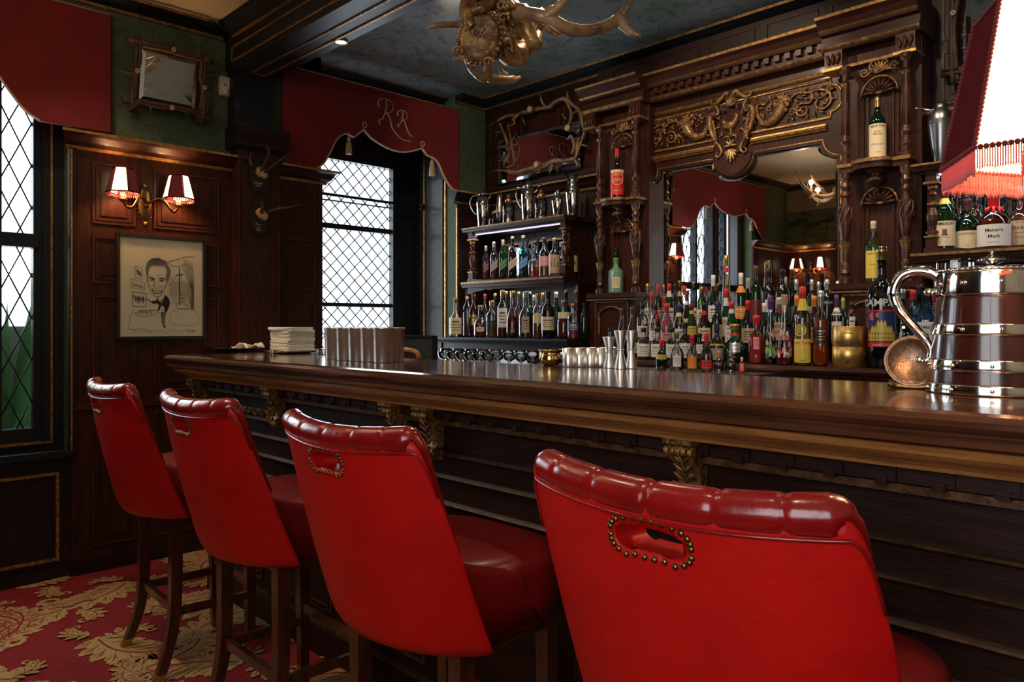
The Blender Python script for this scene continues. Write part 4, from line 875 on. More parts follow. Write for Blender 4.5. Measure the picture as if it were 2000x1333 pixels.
def shelf_unit(x0, x1, xp0, xp1, label, loc, ctr, side_r):
    u = empty('shelf_unit', loc, label, 'shelf', 'carved wooden bottle shelf units either side of the big mirror')
    YS = 3.85
    m_ = MB(); shelf_edge(m_, x0, x1, YS-.01, 2.12, .032, YB-.02, 'wood_along', 'gilt_dull'); m_.box(x0+.02, x1-.02, YS+.03, YB-.02, 2.075, 2.088, 'dark_wood'); wpart(m_, 'shelf', u)
    m_ = MB(); shelf_edge(m_, x0, x1, YS-.02, 1.70, .042, YB-.02, 'wood_along', 'gilt_dull'); apron(m_, x0+.03, x1-.03, YS+.02, 1.658, .05); apron(m_, x0+.05, x1-.05, YS+.0, 1.70, .028, True); wpart(m_, 'shelf', u)
    m_ = MB(); m_.box(x0+.01, x1-.01, YB-.03, YB-.012, 1.28, 2.09, 'dark_wood'); T_ = lambda uu, o, z: (uu, YB-.03-o, z)
    m_.T = T_; m_.rect(x0+.10, x1-.07, 1.745, 2.015, 0, .014, .014, 'gilt_dull'); m_.T = None; wpart(m_, 'back_panel', u)
    m_ = MB(); m_.box(x0+.112, x1-.082, YB-.036, YB-.033, 1.757, 2.003, 'mirror'); wpart(m_, 'mirror_strip', u)
    for xp in (xp0, xp1):
        m_ = MB(); m_.box(xp-.024, xp+.024, YS+.02, YS+.068, 1.70, 1.775, 'wood'); m_.box(xp-.03, xp+.03, YS+.014, YS+.074, 1.775, 1.783, 'gilt_dull'); m_.box(xp-.024, xp+.024, YS+.02, YS+.068, 2.035, 2.09, 'wood'); m_.box(xp-.032, xp+.032, YS+.012, YS+.076, 2.025, 2.036, 'gilt_dull')
        turned(m_, lambda a, b_, z: (a, b_, z), xp, YS+.044, 1.783, 2.025, VASE); wpart(m_, 'turned_post', u)
    for xs in side_r:
        m_ = MB(); m_.box(xs-.012, xs+.012, YS+.07, YB-.02, 1.66, 2.09, 'wood'); m_.box(xs-.012, xs+.012, YS+.16, YB-.02, 1.277, 1.66, 'wood'); wpart(m_, 'side_panel', u)
    m_ = MB(); m_.box(x0+.06, x1-.06, YS+.05, YS+.062, 2.066, 2.074, 'led_strip'); wpart(m_, 'light_strip', u, label='narrow violet white light strip')
    return u
shelf_unit(-4.50, -3.435, -4.435, -3.475, 'carved wooden bottle shelves at the left end of the back wall beside the window bay', (-3.95, 4.0, 1.2), None, (-3.47,))
shelf_unit(-1.245, -.20, -1.17, -.26, 'carved wooden bottle shelves at the right edge of the photo, behind the pendant lamp', (-.7, 4.0, 1.2), None, (-1.19,))
for x0, x1, n_ in ((-4.45, -3.5, 1), (-1.2, -.25, 2)):
    area('shelf_strip_light', ((x0+x1)/2, 3.925, 2.062), (0, 0, 0), x1-x0, .02, 1.6, (.86,.80,1)); area('shelf_strip_light', ((x0+x1)/2, 3.93, 1.648), (0, 0, 0), x1-x0, .02, 1.8, (1,.92,.85))
# raised counter cupboard under the left shelves
cu = empty('counter_cupboard', (-3.95, 3.9, 0), 'dark wooden counter cupboard below the left bottle shelves with a brightly lit steel back', 'cupboard')
m_ = MB(); m_.run([(0,1.215), (.012,1.218), (.016,1.235), (.030,1.25), (.034,1.262), (.030,1.275), (0,1.275)], -4.60, -3.245, 'dark_wood'); 
m_ = MB(lambda a, o, z: (a, 3.68-o, z)); m_.run([(-.38,1.235), (.010,1.235), (.014,1.245), (.026,1.252), (.030,1.264), (.026,1.275), (-.38,1.275)], -4.60, -3.245, 'black_paint'); wpart(m_, 'countertop', cu)
m_ = MB(); m_.box(-4.58, -3.30, 3.70, 3.72, 1.19, 1.235, 'dark_wood'); m_.box(-3.30, -3.265, 3.69, 4.06, 0, 1.235, 'wood'); m_.box(-4.60, -4.57, 3.69, 4.06, 0, 1.235, 'dark_wood'); m_.box(-4.57, -3.30, 3.72, 4.06, .0, .93, 'dark_wood'); wpart(m_, 'carcass', cu)
m_ = MB()
for i in range(60): x = -4.56+i*.021; m_.box(x, x+.012, 3.99, 4.0, .93, 1.235, 'ribbed_steel')
m_.box(-4.57, -3.30, 4.0, 4.01, .93, 1.235, 'ribbed_steel'); wpart(m_, 'steel_back', cu, label='ribbed steel back panel')
m_ = MB(); m_.box(-4.2, -3.32, 3.95, 3.965, 1.226, 1.234, 'led_strip'); wpart(m_, 'light_strip', cu); area('under_counter_light', (-3.75, 3.9, 1.222), (0, 0, 0), .85, .03, 6, (.92,.94,1))
# main back counter with stepped display
bc = empty('back_counter', (-1.2, 3.7, 0), 'long dark wooden back counter below the mirror, stepped behind for bottles', 'counter')
m_ = MB(lambda a, o, z: (a, 3.28-o, z)); m_.run([(-.92,1.135), (.012,1.135), (.016,1.148), (.026,1.153), (.030,1.166), (.026,1.18), (-.92,1.18)], -3.22, XR-.02, 'wood_along'); wpart(m_, 'countertop', bc)
m_ = MB(); m_.box(-3.2, XR-.02, 3.29, 3.33, 0, 1.135, 'dark_wood'); m_.box(-1.74, XR-.02, 3.272, 3.29, 1.09, 1.134, 'wood_along'); wpart(m_, 'cabinet_front', bc)
m_ = MB(); m_.box(-2.84, -1.64, 3.50, 4.06, 1.18, 1.255, 'dark_wood'); wpart(m_, 'display_step', bc); m_ = MB(); m_.box(-2.84, -1.66, 3.74, 4.06, 1.255, 1.335, 'dark_wood'); wpart(m_, 'display_step', bc)
sr = empty('speed_rail', (-2.2, 3.12, 0), 'low steel bottle rail in front of the back counter, mostly behind the bar top', 'rack')
m_ = MB(); m_.box(-2.95, -1.60, 3.0, 3.245, 1.13, 1.15, 'silver_soft'); wpart(m_, 'shelf', sr); m_ = MB(); m_.box(-2.95, -1.60, 3.0, 3.01, .0, 1.13, 'dark_wood'); wpart(m_, 'front', sr)
# dado cornice and panels of the back wall
p = MB(TB); p.run([(o, z+.01) for o, z in DADO], XL, -3.32, 'wood_along', 1, 0, ['gilt_dull', 'gilt_dull']+['wood_along']*5+['gilt_dull', 'wood_along', 'wood_along']); p.run([(o, z+.01) for o, z in DADO], -1.27, XR, 'wood_along', 0, 0, ['gilt_dull', 'gilt_dull']+['wood_along']*5+['gilt_dull', 'wood_along', 'wood_along'])
wall_panels(p, [(-4.58, -4.2), (-4.14, -3.75), (-3.70, -3.36), (-1.22, -.85), (-.80, -.35), (-.30, .15)], [(2.47, 2.74), (2.79, 3.05)], 0)
wall_panels(p, [(-4.5, -4.15), (-3.9, -3.55), (-1.18, -.85), (-.7, -.3)], [(2.13, 2.31)], 0); structure(p, 'trim_14')
# ---- the big mirror surround
ov = empty('mirror_surround', (-2.305, 4.05, 1.18), 'tall carved dark wood surround with gilt mouldings, pillared niches and the big central mirror', 'mirror surround')
YM = 4.10
c = MB(); MX, MH = -2.31, .622; ZG = 2.365
def outline(g=0):
    P = [(MX-MH+g, 1.19+g), (MX-MH+g, ZG-.095-g*.4)]
    for k in range(1, 8): a = PI/2*k/8; P.append((MX-MH+.0+(.098+g)*math.sin(a)+g*.0+ (0), ZG-(.098+g)*math.cos(a)-g*.0 if 0 else ZG-.098*1.0+(.098-g)*(1-math.cos(a))-g*0))
    P.append((MX-MH+.098+g, ZG-g))
    P.append((MX-.13-g, ZG-g))
    for k in range(1, 12): a = PI*k/12; P.append((MX-(.13+g)*math.cos(a), ZG-g-(.118)*math.sin(a)))
    P.append((MX+.13+g, ZG-g)); Q = [(2*MX-x, z) for x, z in P[:10]][::-1]
    return P+Q
gl = outline(.0); gi = outline(.022)
g = MB(); g.face([g.p((x, YM, z)) for x, z in gi], 'mirror')
for k in range(len(gl)):
    a, b_ = k, (k+1) % len(gl); g.quad([(gl[a][0], YM+.005, gl[a][1]), (gl[b_][0], YM+.005, gl[b_][1]), (gi[b_][0], YM, gi[b_][1]), (gi[a][0], YM, gi[a][1])], 'mirror_bevel')
wpart(g, 'mirror_glass', ov, label='large bevelled mirror glass')
g = MB(); g.tube([(x, YM-.004, z) for x, z in gl]+[(gl[0][0], YM-.004, gl[0][1])], .009, 'wood', 6); g.tube([(x+(-.012 if x < MX else .012)*(1 if abs(x-MX) > .14 else 0), YM-.010, z+(.012 if z > 1.3 else 0)) for x, z in gl], .004, 'gilt', 6); wpart(g, 'mirror_bead', ov, label='gilt bead round the mirror')
# backing board round the mirror (cut out to its outline)
g = MB()
def wallpiece(x0, x1, z0, z1, y0=YM+.0, m='wood'): g.box(x0, x1, y0-.012, YB-.01, z0, z1, m)
wallpiece(-3.33, MX-MH, 1.18, 2.80); wallpiece(MX+MH, -1.27, 1.18, 2.80)
top = [p_ for p_ in gl if p_[1] > 1.3]
for (xa, za), (xb, zb_) in zip(top, top[1:]):
    if xb-xa > 1e-4: g.extr([(xa, YM-.012, za), (xb, YM-.012, zb_), (xb, YM-.012, 2.80), (xa, YM-.012, 2.80)], (0, .10, 0), 'wood')
wpart(g, 'backboard', ov)
# entablature
TE = lambda u, o, z: (u, 4.05-o, z)
def entab(mb, x0, x1, d):
    G = ['wood_along']*20
    P = [(-.15,2.79), (d,2.79), (d+.004,2.80), (d+.012,2.808), (d+.016,2.818), (d+.016,2.826), (d,2.83), (d,2.872), (d+.03,2.875), (d+.034,2.888), (d+.046,2.897), (d+.05,2.905), (d+.06,2.925), (d+.085,2.942), (d+.09,2.956), (-.15,2.956)]
    mats = ['wood_along', 'wood_along', 'gilt_dull', 'gilt_dull', 'wood_along', 'wood_along', 'wood_along', 'wood_along', 'wood_along', 'gilt', 'wood_along', 'wood_along', 'wood_along', 'gilt', 'wood_along', 'wood_along']
    mb.run(P, x0, x1, 'wood_along', 0, 0, mats)
m_ = MB(TE); entab(m_, -2.86, -1.72, .02); m_.run([(-.1,2.715), (-.03,2.715), (-.022,2.722), (-.018,2.735), (-.03,2.742), (-.1,2.742)], -2.86, -1.70, 'wood_along', 0, 0, ['wood_along', 'gilt', 'gilt_dull', 'gilt_dull', 'wood_along', 'wood_along']); wpart(m_, 'entablature', ov)
for x0, x1 in ((-3.36, -2.86), (-1.72, -1.24)):
    m_ = MB(TE); entab(m_, x0, x1, .10)
    for a in (x0+.02, x1-.11): m_.box(a, a+.09, 0, .11, 2.69, 2.79, 'carved_wood'); m_.box(a-.008, a+.098, 0, .125, 2.685, 2.70, 'gilt'); [m_.ell((a+.045+.026*s, .115, 2.745), ((.006*s, 0, .03), (.012, 0, 0), (0, .012, 0)), 'carved_wood', 6) for s in (-1, 0, 1)]
    m_.box(x0+.11, x1-.11, 0, .07, 2.70, 2.715, 'gilt_dull'); wpart(m_, 'entablature', ov)
m_ = MB(TE); m_.box(-3.33, -1.27, -.16, -.02, 2.956, 3.12, 'dark_wood'); 
for i in range(5): x = -3.2+i*.37; m_.rect(x, x+.30, 2.98, 3.09, -.02, .008, .008, 'wood_along')
wpart(m_, 'attic_board', ov)
for i in range(18):
    x = -2.82+i*.062; m_ = MB(TE); m_.box(x, x+.032, .02, .048, 2.838, 2.870, 'carved_wood')
    if i == 0: d0 = wpart(m_, 'dentil', ov)
    else:
        d = d0.copy(); C.objects.link(d); d.location = (i*.062, 0, 0); KIDS[ov.name].append(d)
# gilt frieze frame
m_ = MB(); YF_ = YM-.014
def gl_tube(pts, r_, m='gilt'): m_.tube([(x, YF_, z) for x, z in pts], r_, m, 6)
ZA, ZC = 2.487, 2.695; xl, xr = MX-.582, MX+.582
def endcap(s): 
    x = MX+s*.582; zc_ = (ZA+ZC)/2
    return [(x, ZC), (x+s*.0, ZC-.032)]+[(x+s*(.010+.052*math.cos(a)), zc_+.072*math.sin(a)) for a in [PI/2-PI*k/12 for k in range(13)]]+[(x, ZA+.032), (x, ZA)]
E1 = endcap(1); E0 = endcap(-1)[::-1]; loop = E1+E0+[E1[0]]
for r_, d in ((.007, 0), (.004, .0)): gl_tube(loop, r_)
m_.tube([(MX+(x-MX)*.975, YF_+.004, (ZA+ZC)/2+(z-(ZA+ZC)/2)*.90) for x, z in loop], .003, 'gilt_dull', 5)
wpart(m_, 'frieze_frame', ov, label='gilt frame with rounded ends')
for a, b_ in ((MX-.56, MX-.12), (MX+.12, MX+.56)):
    m_ = MB(); T_ = lambda u, o, z: (u, YM-.012-o, z); m_.T = T_; m_.run([(0,2.418), (.012,2.420), (.016,2.428), (.024,2.432), (.026,2.440), (.018,2.446), (.016,2.456), (0,2.458)], a, b_, 'gilt'); wpart(m_, 'gilt_moulding', ov)
# carved scrollwork either side of the shield
def spiral(mb, cx, cz, r0, turns, a0, dr, y, w0=.007, m='carving', sgn=1):
    n = int(turns*14); P = []; R_ = []
    for i in range(n+1):
        q = i/n; a = a0+sgn*turns*2*PI*q; rr = r0*(1-q)**.8+.003; P.append((cx+rr*math.cos(a), y, cz+rr*math.sin(a))); R_.append(w0*(1-.6*q))
    mb.tube(P, R_, m, 6); mb.ball(P[-1], w0*.9, m, 6)
def leaf3(mb, x, y, z, a, L, m='carving', w_=.32): mb.ell((x+math.cos(a)*L*.5, y, z+math.sin(a)*L*.5), ((math.cos(a)*L*.5, -.002, math.sin(a)*L*.5), (-math.sin(a)*L*w_*.5, 0, math.cos(a)*L*w_*.5), (0, .006, 0)), m, 6)
zc_ = 2.59; y_ = YM-.024
for s in (-1, 1):
    m_ = MB(); X = lambda d: MX+s*d
    # outer big scroll
    m_.tube([(p_[0], y_, p_[1]) for p_ in smooth([(X(.34), zc_+.03), (X(.40), zc_+.065), (X(.47), zc_+.055), (X(.52), zc_+.06), (X(.575), zc_+.035), (X(.585), zc_-.02), (X(.545), zc_-.05), (X(.505), zc_-.03), (X(.515), zc_+.012), (X(.545), zc_+.01)], 5)], [.006, .008, .008, .007, .006, .004], 'carving', 6)
    spiral(m_, X(.43), zc_-.035, .038, 1.5, PI/2, 0, y_, .008, sgn=s)
    m_.tube([(p_[0], y_, p_[1]) for p_ in smooth([(X(.48), zc_+.055), (X(.475), zc_+.0), (X(.43), zc_+.003)], 5)], .006, 'carving', 6)
    for q, (dx, dz, a) in enumerate([(.38,.06,.9), (.41,.07,.4), (.44,.06,1.3), (.50,-.02,-.9), (.49,-.05,-1.3), (.52,-.055,-.5), (.36,.04,2.2), (.47,.05,.6), (.53,.06,.9), (.46,-.06,-2.0), (.40,.045,-.6), (.56,.05,.3)]):
        leaf3(m_, X(dx), y_-.004, zc_+dz, a if s > 0 else PI-a, .035)
    rq = random.Random(11)
    for q in range(34):
        dx = rq.uniform(.345, .585); dz = rq.uniform(-.068, .068)
        if abs(dz) < .012: continue
        leaf3(m_, X(dx), y_-.001, zc_+dz, rq.uniform(0, 2*PI), rq.uniform(.022, .036), w_=.42)
    for dx, dz, r0 in ((.37,-.035,.020), (.50,.025,.016), (.555,-.015,.014)): spiral(m_, X(dx), zc_+dz, r0, 1.4, 0, 0, y_-.003, .0055, sgn=s)
    wpart(m_, 'carved_scroll', ov, label='gilded carved acanthus scroll')
    m_ = MB()   # cornucopia
    P = smooth([(X(.315), zc_+.02), (X(.29), zc_-.03), (X(.24), zc_-.065), (X(.19), zc_-.055), (X(.165), zc_-.01), (X(.155), zc_+.035), (X(.175), zc_+.055)], 5); m_.tube([(x, y_, z) for x, z in P], [.030, .026, .020, .014, .010, .006], 'carving', 8)
    for i in range(0, len(P)-6, 2): m_.tube([(P[i][0], y_-.02+.016*i/len(P), P[i][1]+.022*(1-i/len(P))), (P[i][0]+s*.008, y_-.028+.020*i/len(P), P[i][1]), (P[i][0], y_-.02+.016*i/len(P), P[i][1]-.022*(1-i/len(P)))], .003, 'carving_pale', 4)
    for dx, dz, r_ in ((.33,.045,.020), (.30,.06,.016), (.27,.035,.015), (.345,.015,.014), (.26,.07,.012), (.32,.075,.011), (.355,.04,.012), (.335,-.015,.012)): m_.ball((X(dx), y_-.004, zc_+dz), (r_, .012, r_), 'carving', 8)
    for a in range(9): leaf3(m_, X(.31), y_-.006, zc_+.04, a*.72, .055)
    spiral(m_, X(.20), zc_+.055, .020, 1.3, 0, 0, y_, .006); spiral(m_, X(.235), zc_+.015, .016, 1.2, 1, 0, y_, .005)
    for dx, dz, a in ((.36,-.055,-1), (.345,-.05,-1.8), (.37,-.035,-.3), (.14,-.03,-1.2), (.14,.0,1.4)): leaf3(m_, X(dx), y_, zc_+dz, a if s > 0 else PI-a, .03)
    for q in range(30):
        leaf3(m_, X(rq.uniform(.145, .36)), y_+.002, zc_+rq.uniform(-.075, .085), rq.uniform(0, 2*PI), rq.uniform(.02, .034), w_=.42)
    wpart(m_, 'cornucopia', ov, label='gilded carved horn of plenty')
# central shield
m_ = MB(); n = 30; P = []
for k in range(n):
    a = 2*PI*k/n; P.append((MX+.115*math.cos(a), YM-.012, 2.50+.13*math.sin(a)))
m_.extr(P, (0, -.022, 0), 'wood'); m_.extr([(MX+.125*math.cos(PI*k/14+PI), YM-.012, 2.375+.115*math.sin(PI*k/14+PI)+.0) for k in range(15)], (0, -.02, 0), 'wood'); wpart(m_, 'shield_board', ov)
m_ = MB(); y_ = YM-.040; ys = y_
for s in (-1, 1):
    X = lambda d: MX+s*d
    m_.tube([(p_[0], y_, p_[1]) for p_ in smooth([(X(.012), 2.735), (X(.035), 2.748), (X(.06), 2.725), (X(.095), 2.70), (X(.125), 2.705), (X(.128), 2.725), (X(.112), 2.73)], 5)], [.012, .011, .010, .008, .005], 'carving', 8)
    m_.tube([(p_[0], y_, p_[1]) for p_ in smooth([(X(.105), 2.69), (X(.085), 2.66), (X(.088), 2.63), (X(.13), 2.635), (X(.142), 2.59), (X(.125), 2.52), (X(.10), 2.47), (X(.112), 2.45)], 5)], [.007, .008, .012, .016, .016, .013, .009, .006], 'carving', 8)
    for k in range(7): leaf3(m_, X(.13-.004*k), y_-.008, 2.615-.022*k, (-2.2 if s > 0 else -.94), .045)
    spiral(m_, X(.112), 2.625, .018, 1.3, 0, 0, y_-.012, .006)
    m_.tube([(p_[0], y_, p_[1]) for p_ in smooth([(X(.10), 2.47), (X(.07), 2.43), (X(.062), 2.40), (X(.085), 2.375), (X(.10), 2.39), (X(.088), 2.405)], 5)], [.008, .008, .007, .005], 'carving', 7)
wpart(m_, 'carved_scroll', ov, label='gilded carved shield edge')
m_ = MB()
for k in range(22):
    a = PI/2+2*PI*(k+.5)/22
    if 1.42 < (a % (2*PI)) < 1.72: continue
    leaf3(m_, MX+.074*math.cos(a), ys-.002, 2.575+.085*math.sin(a), a+1.2*(1 if k % 2 else -.2), .036)
wpart(m_, 'carved_wreath', ov, label='gilded laurel wreath')
m_ = MB(); m_.tube([(p_[0], ys, p_[1]) for p_ in smooth([(MX-.045, 2.585), (MX-.035, 2.56), (MX, 2.55), (MX+.03, 2.57), (MX+.04, 2.60), (MX+.028, 2.61)], 5)], [.012, .024, .026, .018, .012, .008], 'carving', 8)
m_.lathe([(.022,0), (.02,.006), (.006,.012), (.005,.03), (.014,.045)], 'carving', (MX, ys, 2.49), 12); m_.box(MX-.04, MX+.04, ys-.01, ys+.02, 2.482, 2.49, 'carving'); wpart(m_, 'carved_urn', ov, label='gilded shell shaped urn')
m_ = MB(); m_.ball((MX, ys, 2.69), (.038, .010, .026), 'carving_pale', 12)
for k in range(7): leaf3(m_, MX, ys-.008, 2.675, PI*(k+1)/8, .04, 'carving')
for k in range(7): a = -PI/2+(k-3)*.36; leaf3(m_, MX, ys-.006, 2.41+.0, a, .085-.012*abs(k-3), 'carving_pale', .26)
for k in (-1, 0, 1): leaf3(m_, MX, ys-.01, 2.43, PI/2+k*.7, .04, 'carving_pale')
for k in (-1, 1): leaf3(m_, MX, ys-.01, 2.43, PI/2+k*1.6, .04, 'carving_pale')
wpart(m_, 'carved_palmette', ov, label='gilded leaf pendant and scallop')
# niche columns
COLU = [(.030,0,'carved_wood'), (.030,.04), (.018,.06), (.020,.10), (.028,.12,'gilt_dull'), (.020,.15), (.018,.20), (.026,.24), (.016,.30), (.018,.42), (.022,.62), (.018,.80), (.024,.83,'gilt_dull'), (.016,.86), (.017,.93), (.028,.96,'gilt_dull'), (.030,1.0)]
COLL = [(.030,0), (.030,.05), (.018,.07), (.026,.10), (.018,.13), (.024,.17,'gilt_dull'), (.018,.20), (.020,.28), (.030,.36,'gilt_dull'), (.016,.39), (.024,.45), (.032,.55), (.032,.64), (.020,.74), (.016,.78), (.028,.80,'gilt_dull'), (.018,.84), (.026,.88), (.018,.92), (.028,.96,'gilt_dull'), (.03,1.0)]
def shell(mb, cx, cz, y, r_, m='gilt_dull'):
    n = 9
    for k in range(n):
        a = PI*(k+.5)/n; mb.tube([(cx, y-.006, cz+.004), (cx+r_*.55*math.cos(a), y-.03, cz+r_*.55*math.sin(a)), (cx+r_*.92*math.cos(a), y-.014, cz+r_*.92*math.sin(a))], [.003, .009, .012], 'carved_wood', 6)
    mb.tube([(cx+r_*math.cos(PI*k/16), y-.022, cz+r_*math.sin(PI*k/16)) for k in range(17)], .007, m, 6)
    mb.ell((cx, y-.02, cz+.006), ((.02, 0, 0), (0, .01, 0), (0, 0, .01)), m, 8)
for cx, nm in ((-3.055, 'left'), (-1.445, 'right')):
    hw = .145; y = 3.97; w_ = .112
    g = MB(); g.box(cx-.19, cx+.19, 4.02, YM+.05, 1.57, 2.79, 'wood')
    for u in (-.085, -.062, .062, .085): g.box(cx+u-.004, cx+u+.004, 4.006, 4.02, 1.60, 2.0, 'carved_wood'); g.box(cx+u-.004, cx+u+.004, 4.006, 4.02, 2.22, 2.53, 'carved_wood')
    wpart(g, 'niche_panel', ov)
    for zc2, in ((2.535,), (1.975,)):
        g = MB(); shell(g, cx, zc2, 4.015, .088); wpart(g, 'carved_shell', ov, label='carved scallop niche head')
    g = MB()
    for k in range(9): leaf3(g, cx, 3.99, 2.65, PI*(k)/8, .055, 'carving')
    g.tube([(cx+.045*math.cos(a*PI/10), 3.985, 2.675+.035*math.sin(a*PI/10)) for a in range(21)], .005, 'carving', 6)
    for s in (-1, 1): spiral(g, cx+s*.07, 2.655, .022, 1.3, 0, 0, 3.985, .006, sgn=s)
    wpart(g, 'carved_crest', ov, label='gilded carved crest')
    g = MB(); P = [(cx-hw-.03, 4.02), (cx-hw-.03, 3.90), (cx-.095, 3.90)]+[(cx+.095*math.cos(PI+PI*k/12), 3.885+.055*math.sin(PI+PI*k/12)) for k in range(1, 12)]+[(cx+.095, 3.90), (cx+hw+.03, 3.90), (cx+hw+.03, 4.02)]
    g.extr([(x, yy, 2.168) for x, yy in P], (0, 0, .017), 'gilt_dull'); g.extr([(cx+(x-cx)*.95, yy+.01, 2.140) for x, yy in P], (0, 0, .028), 'wood'); wpart(g, 'niche_shelf', ov)
    g = MB(); g.lathe([(.006,-.11), (.010,-.10), (.005,-.09), (.018,-.075), (.040,-.05), (.045,-.035), (.020,-.02), (.050,-.006), (.055,0)], 'carved_wood', (cx, 3.965, 2.14), 14)
    for k in range(-3, 4): leaf3(g, cx+k*.012, 3.925, 2.082, PI/2+k*.25, .03, 'gilt_dull')
    wpart(g, 'carved_pendant', ov)
    for s in (-1, 1):
        g = MB(); turned(g, lambda a, b_, z: (a, b_, z), cx+s*hw, 3.935, 2.185, 2.685, COLU); 
        for k in range(8): a = k*PI/4; g.tube([(cx+s*hw+.020*math.cos(a), 3.935+.020*math.sin(a), 2.34), (cx+s*hw+.020*math.cos(a), 3.935+.020*math.sin(a), 2.58)], .003, 'carved_wood', 4)
        wpart(g, 'colonnette', ov)
        g = MB(); turned(g, lambda a, b_, z: (a, b_, z), cx+s*hw, 3.935, 1.575, 2.14, COLL)
        for k in range(8): 
            a0 = k*PI/4; g.tube([(cx+s*hw+(.026+.008*math.sin(PI*q/8))*math.cos(a0+q*.14), 3.935+(.026+.008*math.sin(PI*q/8))*math.sin(a0+q*.14), 1.845+.10*q/8+.03) for q in range(9)], .0045, 'carved_wood', 4)
        wpart(g, 'colonnette', ov)
    g = MB(); g.box(cx-.20, cx+.20, 3.86, YM+.04, 1.545, 1.575, 'wood_along'); g.box(cx-.195, cx+.195, 3.855, 3.865, 1.528, 1.536, 'gilt_dull'); g.box(cx-.185, cx+.185, 3.875, YM+.04, 1.18, 1.545, 'wood')
    P = [(cx-.10, 3.868, 1.22), (cx-.10, 3.868, 1.42)]+[(cx-.10*math.cos(PI*k/10), 3.868, 1.42+.065*math.sin(PI*k/10)) for k in range(11)]+[(cx+.10, 3.868, 1.22), (cx-.10, 3.868, 1.22)]
    g.tube(P, .007, 'gilt_dull', 6); g.box(cx-.135, cx-.128, 3.868, 3.875, 1.2, 1.52, 'gilt_dull'); g.box(cx+.128, cx+.135, 3.868, 3.875, 1.2, 1.52, 'gilt_dull'); g.box(cx-.135, cx+.135, 3.868, 3.875, 1.513, 1.52, 'gilt_dull')
    wpart(g, 'plinth_cupboard', ov, label='small cupboard with arched panel')
# antler framed mirror on the back wall
am = empty('antler_mirror', (-4.0, YB-.05, 2.68), 'landscape mirror framed with real antlers, hung above the left bottle shelves', 'mirror')
x0, x1, z0, z1 = -4.42, -3.56, 2.50, 2.84
bevel_mirror(TB, (x0+x1)/2, (z0+z1)/2, (x1-x0)/2, (z1-z0)/2, .055, am)
def bt(px, py, o_=.085): x, z, t_ = at(px, YB-o_, py); return (x, YB-o_, z)
def antler(pts, rad, name='antler', m='antler', parent=None, tines=()):
    g = MB(); g.tube(smooth([tuple(p) for p in pts], 5), rad, m, 8)
    for tp, tr in tines: g.tube(smooth([tuple(p) for p in tp], 5), tr, m, 7)
    return wpart(g, name, parent)
def ip(pts, o_=.085): return [bt(840+a*.22, 160+b_*.22, o_+(.02*((i*7) % 3-1) if i else 0)) for i, (a, b_) in enumerate(pts)]
antler(ip([(730,340), (800,280), (880,260), (960,240), (1060,225)]), [.012, .015, .016, .013], parent=am, tines=[(ip([(740,330), (750,370), (700,395)]), [.010, .003]), (ip([(1050,235), (1000,190), (975,115)]), [.011, .009, .003]), (ip([(770,300), (690,300), (610,340), (500,410)]), [.012, .010, .003]), (ip([(820,320), (845,385)]), [.007, .002])])
antler(ip([(1060,225), (1120,170), (1200,150), (1260,200), (1330,260), (1350,350), (1370,440), (1330,560), (1290,680)]), [.014, .016, .014, .013, .012], parent=am, tines=[(ip([(1225,150), (1215,85)]), [.010, .006]), (ip([(1200,160), (1250,260), (1250,330), (1230,380)]), [.010, .012, .010]), (ip([(1350,560), (1400,572)]), [.009, .004]), (ip([(1250,310), (1290,265), (1325,270)]), [.009, .004]), (ip([(1205,330), (1165,280)]), [.008, .003])])
antler(ip([(620,370), (640,420), (680,520), (690,600), (700,640), (660,720), (660,760)]), [.010, .013, .014, .013, .011], parent=am, tines=[(ip([(640,450), (570,440)]), [.009, .003]), (ip([(610,440), (580,495)]), [.007, .002]), (ip([(680,570), (580,582)]), [.010, .003]), (ip([(720,560), (780,555)]), [.008, .003]), (ip([(650,700), (595,700)]), [.008, .003]), (ip([(640,700), (635,650)]), [.008, .003]), (ip([(700,590), (790,640)]), [.007, .002]), (ip([(730,510), (768,455)]), [.007, .002])])
antler(ip([(1290,680), (1180,700), (1100,700), (1000,740), (880,770), (780,800), (700,800)]), [.014, .016, .016, .015, .012], parent=am, tines=[(ip([(740,800), (640,785), (560,792)]), [.012, .008, .003]), (ip([(1080,700), (1080,760), (1055,818)]), [.010, .008, .003]), (ip([(1290,690), (1310,750)]), [.012, .007]), (ip([(1260,640), (1280,560), (1250,480), (1215,510)]), [.012, .012, .010, .005]), (ip([(1300,640), (1310,540), (1330,500)]), [.011, .010, .008]), (ip([(680,760), (740,740)]), [.010, .006])])
antler(ip([(690,380), (710,470), (730,600), (745,750)], .075), [.006, .008, .006], parent=am)
for a, b_ in ((910,250), (1245,415), (968,740)):
    g = MB(); p_ = bt(840+a*.22, 160+b_*.22, .09); g.tube([p_, (p_[0], p_[1]-.035, p_[2])], .026, 'antler', 10); g.tube([(p_[0], p_[1]-.034, p_[2]), (p_[0], p_[1]-.038, p_[2])], .022, 'bone_cut', 10); wpart(g, 'cut_antler_end', am, label='pale sawn antler end')
# rustic twig frame high on the right
rm = empty('rustic_frame', (-.75, YB-.06, 3.0), 'rustic branch mirror high on the right, partly behind the red pendant lamp', 'mirror')
cx_, cz_ = at(1975, 4.12, 60)[0], 2.86
xa = at(1866, 4.12)[0]; cu_ = xa+.30; twig_frame('t', TB, cu_, 2.89, .30, .27, .05, rm, seed=5, n=5); bevel_mirror(TB, cu_, 2.89, .265, .235, .05, rm)
